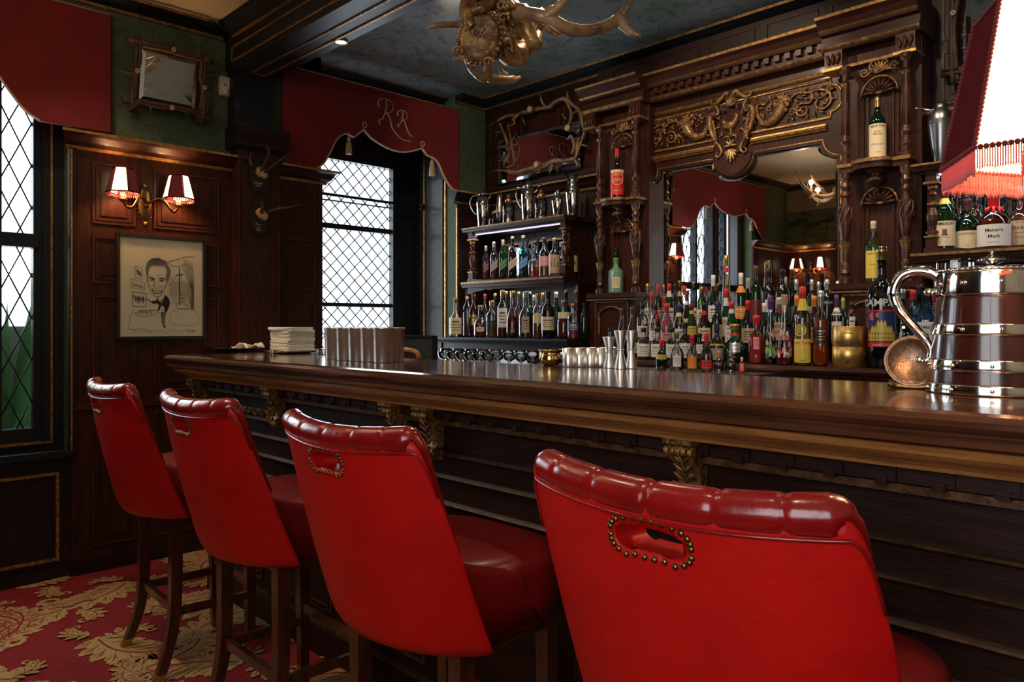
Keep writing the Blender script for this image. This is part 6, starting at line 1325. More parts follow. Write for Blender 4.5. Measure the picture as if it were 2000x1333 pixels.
def seal(o, R_, H):
    g = MB(); P = [g.p(((R_+.002)*math.sin(.72*math.cos(k*PI/10)-.3), -(R_+.002)*math.cos(.72*math.cos(k*PI/10)-.3), H*.45+.028*math.sin(k*PI/10))) for k in range(20)]; g.face(P, 'p_yellow')
    g.tube([((R_+.003)*math.sin(.45*math.cos(k*PI/10)-.3), -(R_+.003)*math.cos(.45*math.cos(k*PI/10)-.3), H*.45+.019*math.sin(k*PI/10)) for k in range(21)], .0012, 'p_black', 4); g.build('round_seal', o)
def yband(o, R_, H): g = MB(); lab_patch(g, R_*.96, .39*H, .47*H, 'p_yellow', 1.4, .0010); lab_text(g, 'KAMM & SONS', R_*.96, .43*H, .052*H, 'p_black', e=.002, bold=.01); g.build('band_label', o)
EX = {'flared clear bottle painted with green leaves, purple collar': leaves_on(['p_lime', 'p_green', 'p_lime', 'p_darkred', 'p_pink'], 3), 'flared clear bottle painted with pink roses': leaves_on(['p_pink', 'p_white', 'p_red', 'p_pink', 'p_lime'], 5),
 'tequila bottle with red and yellow cap, round seal and yellow label': seal, 'dark aperitif bottle with grey label and narrow yellow lettered band': yband}
for a in rows:
    px, py, w_, Y, zb, st, gl_, lq, fl_, cp, ds, lab, nk = a
    cf = .20 if cp in ('p_red', 'p_white', 'p_silver', 'p_orange', 'p_purple', 'p_lime', 'p_darkred', 'p_navy') else .14
    tx = TX.get(ds) if ds not in EX or 'tequila' in ds else None
    bottle(px, py, w_, Y, zb, st, gl_, lq, fl_, cp, ds, GC, lab, tx, nk, capf=cf, extra=EX.get(ds))
# small bitters bottles in the speed rail
GS = 'small bottles in the steel rail behind the bar'
for px, py, w_, gl_, lq, cp, ds, lab in ((1292,665,22,'g_darkgreen',None,'p_red','small dark bottle with orange red cap and yellow collar, first in the steel rail',(.35,.5,'p_yellow',1,'p_black')),
    (1322,652,27,'g_clear','l_clear','p_cork','small clear round dropper bottle, second in the steel rail',(.1,.4,'p_white',.6,'p_grey')),
    (1352,655,22,'g_clear','l_gold','p_red','small bottle with chunky red cap and painted flowers in the steel rail',(.08,.4,'p_orange',.8,'p_lime')),
    (1380,652,24,'g_clear','l_clear','p_red','small clear bottle with red and blue cap and red label in the steel rail',(.08,.3,'p_red',.9,'p_black')),
    (1404,687,18,'g_clear','l_clear','p_orange','tiny clear bottle with copper cap, left of a pair in the steel rail',None),
    (1427,686,19,'g_clear','l_clear','p_grey','tiny clear bottle with grey cap, right of a pair in the steel rail',None),
    (1449,699,11,'g_clear','l_red','p_white','thin red and white tube at the right end of the steel rail',(.1,.7,'p_red',1,'p_white'))):
    bottle(px, py, w_, 3.10, 1.1503, 'round', gl_, lq, .4, cp, ds, GS, lab, capf=.24)
# gold canister
x, z, t_ = at(1657, 3.37, 638); cn = empty('gold_canister', (x, 3.37, F+.0003), 'cylindrical brushed gold whisky canister on the back counter', 'canister', rz=math.atan2(-3.37, -x)+PI/2)
R_ = 59/2*t_/FL; H = z-F; g = MB(); g.lathe([(R_,0), (R_,H*.49), (R_*.985,H*.495), (R_*.985,H*.505), (R_,H*.51), (R_,H-.002), (R_*.97,H)], 'box_gold', seg=40); g.build('tube', cn)
g = MB(); lab_text(g, 'THE', R_, H*.68, .008, 'p_brown'); lab_text(g, 'MACALLAN', R_, H*.60, .022, 'p_brown', bold=.006); g.ball((-.005, -R_-.001, H*.15), (.007, .002, .007), 'p_black', 10)
for q in range(5): g.ell(((q-2)*.006, -R_-.001, H*.83+.003*(q % 2)), ((.0035, 0, .001), (0, .001, 0), (0, 0, .003)), 'p_brown', 6)
g.build('lettering', cn)
# ---- right hand end of the counter
def campari(o, R_, H):
    g = MB(); lab_patch(g, R_, .175*H, .478*H, 'p_red', 1.05, .0008); lab_patch(g, R_, .215*H, .465*H, 'p_navy', .98, .0011)
    for k in range(9):
        a0 = -.9+.2*k; h_ = H*(.27+.02*(k % 2)+.10*max(0, 1-abs(k-4)/4.5)); lab_patch(g, R_, .222*H, h_, 'p_yellow', .0, .0014)
        aa, ab = a0, a0+.19; P = [(R_+.0016)*1]*2
        V = lambda t, z: g.p(((R_+.0016)*math.sin(t), -(R_+.0016)*math.cos(t), z))
        g.face([V(aa, .225*H), V(ab, .225*H), V(ab, h_), V((aa+ab)/2, h_+.03*H), V(aa, h_)], 'p_yellow')
        V = lambda t, z: g.p(((R_+.0021)*math.sin(t), -(R_+.0021)*math.cos(t), z))
        for q in (.24, .275): g.face([V(aa+.07, q*H), V(ab-.06, q*H), V(ab-.06, q*H+.018*H), V(aa+.07, q*H+.018*H)], 'p_black')
    for c_, r_ in (((-.55, .425), .018), ((-.2, .435), .012)):
        P = [g.p(((R_+.0015)*math.sin(c_[0]+r_/R_*math.cos(k*PI/6)), -(R_+.0015)*math.cos(c_[0]), c_[1]*H+r_*math.sin(k*PI/6))) for k in range(12)]; g.face(P, 'p_red')
    lab_text(g, 'Campari Milano', R_, .193*H, .030*H, 'p_cream', e=.0016, shear=.3)
    lab_text(g, 'CAMPARI', R_, .535*H, .082*H, 'p_white', e=.002, bold=.02, sx=1.02); g.build('label', o)
x, z, t_ = at(1722, 3.42, 482)
bottle(1722,483,56,3.42,F,'dome','g_black',None,0,'p_gold','large dark red aperitif bottle with white lettering over a yellow cathedral label','bottles at the right end of the back counter',extra=campari,capf=.11)
bottle(1761,566,33,3.46,F,'std','g_darkgreen',None,0,'p_silver','dark green gin bottle with a silver key emblem','bottles at the right end of the back counter',(.0,.01,'p_black',.2,None),[('Nº3',.40,.13,'p_white'),('LONDON',.29,.05,'p_white'),('DRY GIN',.235,.05,'p_white')],capf=.12,
 extra=lambda o, R_, H: (lambda g: (g.tube([(0, -R_-.003, H*.50), (0, -R_-.003, H*.63)], .004, 'silver', 6), g.tube([(.011*math.cos(k*PI/6), -R_-.003, H*.665+.014*math.sin(k*PI/6)) for k in range(13)], .003, 'silver', 6), g.box(0, .013, -R_-.006, -R_-.001, H*.50, H*.53, 'silver'), g.build('key_emblem', o)))(MB()))
bottle(1809,568,41,3.44,F,'square','g_blue','l_clear',.6,'p_black','pale blue square gin bottle with tall white label','bottles at the right end of the back counter',(.05,.60,'p_white',.95,None),[('BOMBAY',.53,.062,'p_navy',{'bold':.008}),('SAPPHIRE',.32,.055,'p_navy',{'bold':.008}),('London Dry Gin',.18,.035,'p_navy')],pw=4,capf=.17,
 extra=lambda o, R_, H: (lambda g: (g.ball((0, -R_-.002, H*.425), (.011, .002, .013), 'p_blue', 12), g.build('crest', o)))(MB()))
bottle(1783,567,26,3.56,F,'std','g_green',None,0,'p_red','green bottle with small red cap between the two gin bottles','bottles at the right end of the back counter',lb('p_white'))
bottle(1786,600,15,3.44,F,'std','g_blue','l_clear',.5,'p_blue','slim blue bottle squeezed beside the handle of the jug','bottles at the right end of the back counter')
bottle(1826,569,24,3.62,F,'std','g_clear','l_clear',.5,'p_red','clear bottle with red cap behind the pale blue gin','bottles at the right end of the back counter',lb('p_white'))
bottle(1795,556,24,3.74,F,'round','g_darkgreen',None,0,'p_black','dark green round shouldered bottle behind the jug handle','bottles at the right end of the back counter')
bottle(1848,560,26,3.6,F,'std','g_clear','l_clear',.5,'p_white','clear bottle with white cap hidden mostly behind the wooden jug','bottles at the right end of the back counter')
# drinking glass upside down behind the jug
x, z, t_ = at(1876, 2.35, 507)
# ================================================================== SHAKERS ON THE SHELVES
SH = 'silver cocktail shakers on the top left shelf'; ZS = 2.1203; YS_ = 3.95
def lathe_thing(name, px, py, wpx, Y, zb, prof, m, desc, cat, group, parts=(), seg=24):
    x, zt, t_ = at(px, Y, py); H = zt-zb; R_ = wpx/2*t_/FL
    o = empty(name, (x, Y, zb+.0003), desc, cat, group, math.atan2(-Y, -x)+PI/2); g = MB(); g.lathe([(r_*R_, f_*H) for r_, f_ in prof], m, seg=seg); g.build('body', o)
    for nm, pf, mm in parts: g = MB(); g.lathe([(r_*R_, f_*H) for r_, f_ in pf], mm, seg=seg); g.build(nm, o)
    return o, R_, H
LID = [(.60,.86), (.62,.90), (.45,.94), (.30,.955), (.30,.99), (.2,1)]
o, R_, H = lathe_thing('cocktail_pitcher', 943, 372, 29, YS_, ZS, [(.62,0), (.66,.02), (.70,.04), (.95,.55), (.98,.66), (.80,.78), (.58,.84)], 'silver', 'silver cocktail pitcher with curved handle and spout, first on the top left shelf', 'shaker', SH, [('lid', LID, 'silver')])
g = MB(); g.tube(smooth([(-R_*.6, 0, H*.86), (-R_*1.4, 0, H*.84), (-R_*1.7, 0, H*.66), (-R_*1.35, 0, H*.46), (-R_*.9, 0, H*.36)], 6), [.004, .006, .004], 'silver', 8); g.build('handle', o)
g = MB(); g.tube([(R_*.7, 0, H*.76), (R_*1.25, 0, H*.90)], [.010, .006], 'silver', 10); g.build('spout', o)
o, R_, H = lathe_thing('atomizer', 962, 414, 16, 3.92, ZS, [(.9,0), (1,.15), (1,.40), (.7,.62), (.3,.72), (.3,.85)], 'g_clear', 'small round glass atomizer with rubber bulb on the top left shelf', 'bottle', None)
g = MB(); g.tube([(0,0,H*.8), (0,0,H*.95)], .004, 'silver_soft', 8); g.ell((R_*.8, 0, H*1.0), ((R_*.9,0,.004), (0,.012,0), (0,0,.012)), 'bone_cut', 10); g.build('bulb', o)
lathe_thing('cocktail_shaker', 976, 377, 17, 4.02, ZS, [(.7,0), (.95,.5), (1,.62), (.7,.78), (.65,.82), (.65,1)], 'silver_soft', 'tall plain silver shaker standing behind the glass ones on the top left shelf', 'shaker', SH)
lathe_thing('cocktail_shaker', 993, 381, 24, YS_, ZS, [(.92,0), (1,.03), (1,.62), (.85,.72), (.55,.78)], 'g_clear', 'glass cocktail shaker with copper lid, third from left on the top left shelf', 'shaker', SH, [('lid', [(.56,.74), (.60,.82), (.45,.88), (.25,.91), (.28,.98), (.2,1)], 'p_copper'), ('frosting', [(.9,.03), (.96,.06), (.96,.3)], 'silver_soft')])
o, R_, H = lathe_thing('cocktail_pitcher', 1031, 354, 29, YS_, ZS, [(.72,0), (.78,.02), (.95,.5), (1,.66), (.95,.74), (.66,.83)], 'silver', 'largest silver pitcher with long handle and side spout, centre of the top left shelf', 'shaker', SH, [('lid', [(.66,.82), (.70,.88), (.5,.93), (.28,.95), (.28,.99), (.2,1)], 'silver')])
g = MB(); g.tube(smooth([(-R_*.9, 0, H*.84), (-R_*1.45, 0, H*.82), (-R_*1.5, 0, H*.6), (-R_*1.15, 0, H*.42), (-R_*.9, 0, H*.34)], 6), [.004, .006, .004], 'silver', 8); g.build('handle', o)
g = MB(); g.tube([(R_*.8, 0, H*.66), (R_*1.5, 0, H*.86)], [.010, .008], 'silver', 10); g.tube([(R_*1.45, 0, H*.84), (R_*1.7, 0, H*.92)], .014, 'silver', 10); g.build('spout', o)
lathe_thing('cocktail_shaker', 1056.6, 371, 25, YS_, ZS, [(.92,0), (1,.03), (1,.60), (.85,.70), (.55,.76)], 'g_clear', 'glass cocktail shaker with copper cap, right of the largest pitcher', 'shaker', SH, [('lid', [(.56,.72), (.60,.82), (.45,.88), (.25,.91), (.28,.98), (.2,1)], 'p_copper'), ('frosting', [(.9,.03), (.96,.06), (.96,.25)], 'silver_soft')])
lathe_thing('cocktail_shaker', 1089, 371, 25, YS_, ZS, [(.58,0), (.64,.03), (.98,.55), (1,.64), (.72,.76), (.40,.82)], 'silver', 'small tapered silver shaker, second from the right on the top left shelf', 'shaker', SH, [('lid', [(.42,.80), (.46,.90), (.40,.96), (.25,1)], 'silver')])
lathe_thing('cocktail_shaker', 1118.6, 344, 30, YS_, ZS, [(.66,0), (.70,.02), (.96,.52), (1,.60), (.88,.68), (.70,.78), (.70,.82), (.74,1)], 'silver', 'tallest straight silver shaker at the right end of the top left shelf', 'shaker', SH)
o, R_, H = lathe_thing('bird_shaker', 1837, 200, 46, 3.95, ZS, [(.45,0), (.50,.02), (.75,.30), (.98,.62), (1,.70), (.92,.80), (.62,.88), (.50,.92), (.50,.97), (.25,1)], 'pewter', 'bird shaped metal shaker with a beak spout on the top right shelf', 'shaker', 'metal shakers on the top right shelf')
g = MB(); g.tube(smooth([(-R_*.3, 0, H*.86), (-R_*.9, 0, H*.90), (-R_*1.9, 0, H*.96)], 5), [.018, .010, .006], 'silver', 10); g.build('beak', o); g = MB(); g.tube([((R_*.99)*math.cos(k*PI/12), (R_*.99)*math.sin(k*PI/12), H*.69) for k in range(25)], .002, 'silver', 5); g.build('seam_ring', o)
lathe_thing('cocktail_shaker', 1886, 215, 28, 3.95, ZS, [(.55,0), (.6,.03), (.95,.55), (1,.64), (.7,.78), (.5,.82), (.5,1)], 'silver', 'hammered silver shaker half hidden by the pendant lamp on the top right shelf', 'shaker', 'metal shakers on the top right shelf')
# ================================================================== THINGS ON THE BAR TOP
BT = 1.2103
def tin(x, y, h, r_, first, label, group, name='mixing_tin', cat='tin', m='steel'):
    o = empty(name, (x, y, BT), label, cat, group)
    if first is None:
        g = MB(); g.lathe([(r_*.84,0), (r_*.87,.003), (r_*.97,h*.94), (r_*1.03,h*.955), (r_*1.03,h*.985), (r_*.98,h), (r_*.93,h*.98), (r_*.80,.01)], m, seg=28); first = g.build('cup', o); return o, first
    c_ = first.copy(); C.objects.link(c_); c_.parent = o; KIDS.setdefault(o.name, []).append(c_); return o, first
fst = None; k = 0
names = ['first', 'second', 'third', 'fourth', 'fifth', 'sixth', 'seventh', 'eighth', 'ninth', 'tenth']
for row, n_ in ((0, 5), (1, 5)):
    for i in range(n_):
        px, py = (664+i*19.6, 690+i*1.4) if row == 0 else (655+i*19, 687.5+i*1.2)
        x, y, t_ = atz(px, py, BT)
        x += -.03*row; y += .085*row-.0
        x, y = (-2.99+i*.0955, 1.80) if row == 0 else (-3.05+i*.0955, 1.897)
        o, fst = tin(x, y, .145, .0455, fst, '%s polished steel mixing tin from the left in the %s row on the bar' % (names[i], 'front' if row == 0 else 'back'), 'steel mixing tins on the bar')
# napkins on a silver tray
x, y, t_ = atz(571, 690, BT); tr = empty('silver_tray', (x, y, BT), 'small square silver tray under the tall stack of paper napkins', 'tray')
g = MB(); g.lathe([(.10,0), (.115,.004), (.13,.012), (.128,.015), (.11,.008), (.02,.007)], 'silver', seg=40, pw=6); g.build('plate', tr)
for sx in (-1, 1):
    for sy in (-1, 1): g = MB(); g.ball((sx*.088, sy*.088, .0085), .008, 'silver', 8); g.build('foot', tr)
r_ = random.Random(2); nf = None
ORD = ['lowest']+['']*26
for i in range(27):
    g = MB(); a, b_ = .085, .085
    o = empty('paper_napkin', (x+r_.uniform(-.004, .004)+(.008 if 20 < i < 25 else 0), y+r_.uniform(-.004, .004)-(.012 if i > 22 else 0), BT+.0155+i*.0048), '', 'napkin', 'paper napkins stacked on the small silver tray', .12+r_.uniform(-.06, .06)+(.14 if i > 22 else 0))
    o['label'] = 'topmost folded cream paper napkin of the stack on the silver tray' if i == 26 else 'lowest folded cream paper napkin of the stack on the silver tray' if i == 0 else 'folded cream paper napkin, number %d counted up from the silver tray' % (i+1)
    if nf is None:
        P = [(-a,-b_,0), (a,-b_,0), (a,b_,0), (-a,b_,0)]; g.loft([[(-a,-b_,0), (0,-b_-.001,0), (a,-b_,0), (a,0,0), (a,b_,0), (0,b_,0), (-a,b_,0), (-a,0,0)], [(-a,-b_,.0022), (0,-b_,.0022), (a,-b_,.0022), (a,0,.0022), (a,b_,.0022), (0,b_,.0022), (-a,b_,.0022), (-a,0,.0022)], [(-a+.002,-b_+.002,.0046), (0,-b_,.0046), (a-.002,-b_,.0046), (a,0,.0046), (a,b_,.0046), (0,b_,.0046), (-a,b_,.0046), (-a,0,.0046)]], 'napkin', False); nf = g.build('folded_sheet', o)
    else: c_ = nf.copy(); C.objects.link(c_); c_.parent = o; KIDS.setdefault(o.name, []).append(c_)
# oval tray with crumpled cloth
x, y, t_ = atz(462, 686, BT); tr = empty('oval_tray', (x, y, BT), 'long oval silver tray with raised rim at the far left end of the bar', 'tray'); g = MB(); rings = []
for k, z in ((.55,0), (.62,.002), (.86,.016), (1.0,.020), (1.0,.023), (.96,.021), (.6,.008), (.1,.007)): rings.append([(.19*k*math.cos(a*PI/24), .145*k*math.sin(a*PI/24), z) for a in range(48)])
g.loft(rings, 'silver'); g.build('plate', tr)
g = MB(); n = 14; r_ = random.Random(8); G = []
for i in range(n):
    G.append([g.p((x+.02+.13*i/(n-1), y-.03+.11*j/(n-1)-.03*math.sin(i*.4), BT+.019+.03*abs(math.sin(i*.55+j*.2))*math.exp(-((i-9)**2)/30)+.004*math.sin(j*1.3+i))) for j in range(n)])
for i in range(n-1):
    for j in range(n-1): g.face([G[i][j], G[i+1][j], G[i+1][j+1], G[i][j+1]], 'napkin', True)
cl = g.build('folded_cloth'); tag(cl, 'crumpled white cloth napkin lying on the long oval silver tray', 'cloth'); sm_ = cl.modifiers.new('thick', 'SOLIDIFY'); sm_.thickness = .002
x, y, t_ = atz(625, 692, BT)
for i in range(4):
    o = empty('silver_coaster', (x, y+.03, BT+i*.0075), 'round silver coaster, %s of the stack of four beside the napkins' % ['lowest', 'second from the bottom', 'third from the bottom', 'topmost'][i], 'coaster', 'stack of silver coasters beside the napkins'); g = MB(); g.lathe([(.046,0), (.052,.003), (.050,.0072), (.044,.0070), (.01,.005)], 'silver', seg=30); g.build('dish', o)
for i in range(2):
    x, y, t_ = atz(533, 693, BT); o = empty('silver_coaster', (x, y, BT+i*.012), 'small silver dish, %s of two stacked at the left foot of the napkins' % ['lower', 'upper'][i], 'coaster', 'two small silver dishes left of the napkins'); g = MB(); g.lathe([(.020,0), (.012,.004), (.026,.010), (.030,.0118), (.02,.009)], 'silver', seg=24); g.build('dish', o)
# chalk board and chair back beyond the bar
o = empty('chalk_board', (-2.66, 2.62, 0), 'small dark framed slate board standing behind the bar in front of the window bay', 'board')
xa, za, _ = at(778, 2.62, 655); xb, zb_, _ = at(846, 2.62, 656)
g = MB(); g.box(xa, xb, 2.62, 2.635, .9, za-.012, 'chalk_board'); wpart(g, 'slate', o); g = MB(); g.box(xa-.012, xb+.012, 2.61, 2.64, za-.014, za, 'black_paint'); g.box(xb, xb+.014, 2.61, 2.64, 0, za, 'black_paint'); g.box(xa-.014, xa, 2.61, 2.64, 0, za, 'black_paint'); wpart(g, 'frame', o)
xa, za, _ = at(780, 2.45, 684); xb, zb_, _ = at(816, 2.45, 690); o = empty('back_bar_chair', ((xa+xb)/2, 2.45, 0), 'brown wooden chair back just showing behind the bar below the slate board', 'chair')
g = MB(); g.tube(smooth([(xa-.06, 2.47, za-.01), (xa, 2.45, za), (xb-.02, 2.45, za-.006), (xb, 2.46, za-.045)], 4), .014, 'bar_ogee_lit', 8); wpart(g, 'top_rail', o); g = MB(); g.box(xa-.06, xb-.01, 2.45, 2.47, .95, za-.01, 'wood'); wpart(g, 'backrest', o); g = MB(); g.box(xa-.06, xa-.02, 2.45, 2.49, 0, .95, 'wood'); wpart(g, 'leg', o); g = MB(); g.box(xb-.05, xb-.01, 2.45, 2.49, 0, .95, 'wood'); wpart(g, 'leg', o)
# brass bowl
x, y, t_ = atz(1065, 714, BT); o = empty('brass_bowl', (x, y+.03, BT), 'small polished brass bowl with flared rim on the far edge of the bar', 'bowl'); g = MB(); g.lathe([(.025,0), (.030,.003), (.040,.012), (.045,.026), (.038,.042), (.036,.048), (.045,.056), (.047,.060), (.043,.058), (.033,.046), (.040,.026), (.02,.008)], 'brass_polished', seg=32); g.build('body', o)
# steel tumblers and jiggers
tf = None
for i, px in enumerate((1100, 1122, 1143, 1163, 1178)):
    x, y, t_ = atz(px, 718, BT); h_ = (718-686)*t_/FL
    for j in range(2 if i < 4 else 1):
        o = empty('steel_cup', (x-.0+.01*j, y+.03+.06*j-.0, BT), 'small brushed steel cup, %s from the left in the %s row beside the brass bowl' % (names[i], 'front' if j == 0 else 'back'), 'cup', 'steel cups beside the brass bowl')
        if tf is None: g = MB(); g.lathe([(.0215,0), (.0225,.002), (.0235,.070), (.0225,.0705), (.0205,.01)], 'steel', seg=22); tf = g.build('cup', o)
        else: c_ = tf.copy(); C.objects.link(c_); c_.parent = o; KIDS.setdefault(o.name, []).append(c_)
for px, py, pb, ds in ((1190, 658, 719, 'shortest steel jigger, left of the three beside the steel cups'), (1212, 646, 721, 'tall waisted steel jigger in the middle of the three'), (1233, 646, 720, 'tall waisted steel jigger on the right of the three')):
    x, y, t_ = atz(px, pb, BT); h_ = (pb-py)*t_/FL; rr = 12.5*t_/FL; o = empty('jigger', (x, y, BT), ds, 'jigger', 'steel jiggers on the bar')
    g = MB(); g.lathe([(rr*1.0,0), (rr*1.0,.002), (rr*.42,h_*.48), (rr*.42,h_*.52), (rr*1.03,h_*.985), (rr*1.03,h_), (rr*.97,h_*.99), (rr*.36,h_*.54)], 'steel', seg=26); g.build('body', o); g = MB(); g.tube([(rr*.50*math.cos(k*PI/10), rr*.50*math.sin(k*PI/10), h_*.5) for k in range(21)], .003, 'steel', 6); g.build('waist_ring', o)
# coupe glasses behind the bar
gf = {}; 
tb = empty('glass_table', (-3.3, 3.0, 0), 'low steel glass shelf behind the bar carrying rows of stemmed glasses', 'shelf'); g = MB(); g.box(-4.28, -2.98, 2.85, 3.235, 1.09, 1.10, 'silver_soft'); wpart(g, 'shelf', tb); g = MB(); g.box(-4.28, -2.98, 2.85, 2.87, 0, 1.09, 'dark_wood'); wpart(g, 'front', tb)
k = 0
for row, (Y, n_, px0, dpx, zt_) in enumerate(((2.93, 6, 868, 17, 1.205), (3.06, 9, 880, 23, 1.205), (3.17, 9, 872, 24, 1.215))):
    for i in range(n_):
        px = px0+dpx*i; x, _ = at(px, Y); h_ = zt_-1.1003
        if x > -3.03: continue
        o = empty('coupe_glass', (x, Y, 1.1003), 'empty stemmed glass, %s from the left in the %s row behind the bar' % (names[i], ['front', 'middle', 'back'][row]), 'glass', 'stemmed glasses behind the bar')
        if row not in gf: g = MB(); g.lathe([(.030,0), (.030,.002), (.006,.006), (.004,.012), (.004,h_*.45), (.010,h_*.5), (.034,h_*.66), (.040,h_*.86), (.040,h_), (.039,h_), (.038,h_*.86), (.032,h_*.68), (.006,h_*.54)], 'g_clear', seg=20, caps=False); gf[row] = g.build('bowl_and_stem', o)
        else: c_ = gf[row].copy(); C.objects.link(c_); c_.parent = o; KIDS.setdefault(o.name, []).append(c_)
# coaster on a stand
x, y, t_ = atz(1776, 760, BT); o = empty('copper_plaque', (x, y+.016, BT), 'round engraved copper salver standing on small feet beside the wooden jug', 'plaque', rz=math.atan2(-y, -x)+PI/2)
rr = 49.5*t_/FL; TT_ = lambda a, b_, c_: (a, b_+(c_)*.22-.012, c_+.006)
g = MB(TT_); rings = []
for k, d in ((.05,-.0002), (.84,0), (.86,-.004), (.90,-.004), (.93,.0), (.97,-.004), (1,-.001), (1,.004), (.1,.005)): rings.append([(rr*k*math.cos(a*PI/24), d, rr+rr*k*math.sin(a*PI/24)) for a in range(48)])
g.loft(rings, 'copper_disc'); g.build('disc', o, label='engraved copper disc')
g = MB(); g.tube([(-rr*.8, .0, .012), (-rr*.45, -.008, .006), (-rr*.15, -.012, .004), (rr*.15, -.012, .004), (rr*.45, -.008, .006), (rr*.8, 0, .012)], [.010, .009, .004, .004, .009, .010], 'brass_dark', 10); g.tube([(-rr*.4, .0, .006), (-rr*.3, .04, .005)], .005, 'brass_dark', 8); g.tube([(rr*.4, .0, .006), (rr*.3, .04, .005)], .005, 'brass_dark', 8); g.build('stand', o)
# wooden jug with silver bands
x, y, t_ = atz(1938, 779, BT); y += .0
u_ = (1938-1000)/FL; tc_ = 1.705; x, y = tc_*(FX+u_*RX), tc_*(FY+u_*RY)
jg = empty('barrel_jug', (x, y, BT), 'large staved wooden barrel jug with silver bands, handle and lid on the bar', 'jug', rz=math.atan2(-y, -x)+PI/2)
RB, RT, HJ = .131, .107, .272; rj = lambda f_: RB+(RT-RB)*f_-.004*math.sin(PI*f_)*0
g = MB(); g.lathe([(rj(f_)-.002, HJ*f_) for f_ in (0, .1, .25, .5, .75, .99)], 'jug_wood', seg=56); g.build('staves', jg, label='dark polished wooden staves')
for f0, f1 in ((0,.085), (.185,.285), (.475,.575), (.80,1.0)):
    g = MB(); g.lathe([(rj(f0)-.003, HJ*f0+.0005), (rj(f0)+.0018, HJ*f0+.001), (rj(f0)+.0025, HJ*f0+.004), (rj(f1)+.0025, HJ*f1-.004), (rj(f1)+.0018, HJ*f1-.001), (rj(f1)-.003, HJ*f1-.0005)], 'silver', seg=56, caps=False); b_ = g.build('silver_band', jg, label='polished silver band')
    fm = (f0+f1)/2; s_ = MB(); s_.ball((0,0,0), .0045, 'silver', 8); s0 = None
    for q in range(7):
        a = -PI/2+(q-3)*.62+.15*(f0 > .3)
        if s0 is None: s0 = s_.build('rivet', b_); sx_ = s0
        else: sx_ = s0.copy(); C.objects.link(sx_); sx_.parent = b_; KIDS[b_.name].append(sx_)
        sx_.location = ((rj(fm)+.003)*math.cos(a), (rj(fm)+.003)*math.sin(a), HJ*fm)
g = MB(); g.lathe([(rj(1)+.001, HJ-.002), (rj(1)+.004, HJ+.001), (rj(1)+.002, HJ+.005), (rj(1)-.004, HJ+.007), (rj(1)*.7, HJ+.010), (.02, HJ+.013), (.006, HJ+.014)], 'silver', seg=56)
for q in range(60): a = q*PI/30; g.ball(((rj(1)+.003)*math.cos(a), (rj(1)+.003)*math.sin(a), HJ+.003), .003, 'silver', 5)
lid = g.build('lid', jg, label='silver lid with beaded rim'); g = MB(); g.lathe([(.006,HJ+.013), (.012,HJ+.018), (.030,HJ+.024), (.031,HJ+.028), (.012,HJ+.036), (.005,HJ+.040), (.006,HJ+.045), (.002,HJ+.048)], 'silver', seg=28); g.build('knob', lid)
def jp(px, py, d=0.0):
    """handle outline in the jug's own vertical plane (left side)"""
    return (-(1938-px)*tc_/FL, d, (779-py)*tc_/FL*.985-.0)
HP = [(1842,563), (1832,575), (1838,548), (1822,537), (1795,533), (1772,548), (1766,580), (1776,610), (1795,635), (1815,665), (1830,690), (1832,708), (1824,718), (1812,714)]
HP = [(1829,577), (1839,580), (1849,566), (1847,548), (1828,536), (1803,533), (1779,543), (1766,568), (1767,592), (1778,617), (1798,643), (1818,668), (1831,690), (1832,706), (1824,718), (1814,718)]
g = MB(); g.tube(smooth([jp(a, b_) for a, b_ in HP], 6), [.007, .010, .012, .013, .014, .014, .014, .014, .013, .012, .011, .010, .009, .008, .007, .006], 'silver', 14); g.ball(jp(1829, 577), .011, 'silver', 12); g.ball(jp(1812, 717), .009, 'silver', 12)
g.tube([jp(1847, 560), jp(1856, 566)], .008, 'silver', 8); g.tube([jp(1822, 718), jp(1840, 712)], .005, 'silver', 8); g.build('handle', jg, label='scrolled silver handle')
# tumbler behind the jug
x, z, t_ = at(1866, 2.075, 508); o = empty('crystal_tumbler', (x, 2.075, BT), 'upturned cut crystal tumbler standing on a tall glass just behind the jug', 'glass'); rr = 34*t_/FL; H = z-BT
g = MB(); g.lathe([(rr*.82,0), (rr*.84,.004), (rr*.86,H*.5), (rr*.80,H*.70), (rr*.98,H*.74), (rr,H*.80), (rr*.96,H*.99), (rr*.9,H)], 'g_clear', seg=16, sm=False); g.lathe([(rr*.76,.006), (rr*.78,H*.5), (rr*.7,H*.68)], 'g_clear', seg=24); g.build('body', o)
# ================================================================== PENDANT LAMP OVER THE BAR, RIGHT
uL = (2078-1000)/FL; tL = 1.30; x, y = tL*(FX+uL*RX), tL*(FY+uL*RY)
lp = empty('pendant_lamp', (x, y, 1.60), 'large pendant lamp with lit cream panels, dark red velvet panels and red fringe, upper right', 'lamp')
zb = lambda py: HC-(py-637.5)/FL*(tL-.08)
Z0, Z1_, RA, RB_ = 1.655, 1.912, .188, .134
N = 6; a0_ = math.atan2(-y, -x)-math.radians(39)
def hexv(r_, k, z): a = a0_+2*PI*k/N; return (x+r_*math.cos(a), y+r_*math.sin(a), z)
sh = MB()
for k in range(N):
    m = 'velvet_dark' if k % 2 else 'shade_cloth'
    sh.quad([hexv(RA, k, Z0), hexv(RA, k+1, Z0), hexv(RB_, k+1, Z1_), hexv(RB_, k, Z1_)], m)
so = wpart(sh, 'lamp_shade', lp, label='six sided shade of lit cream and dark red velvet panels')
br = MB()
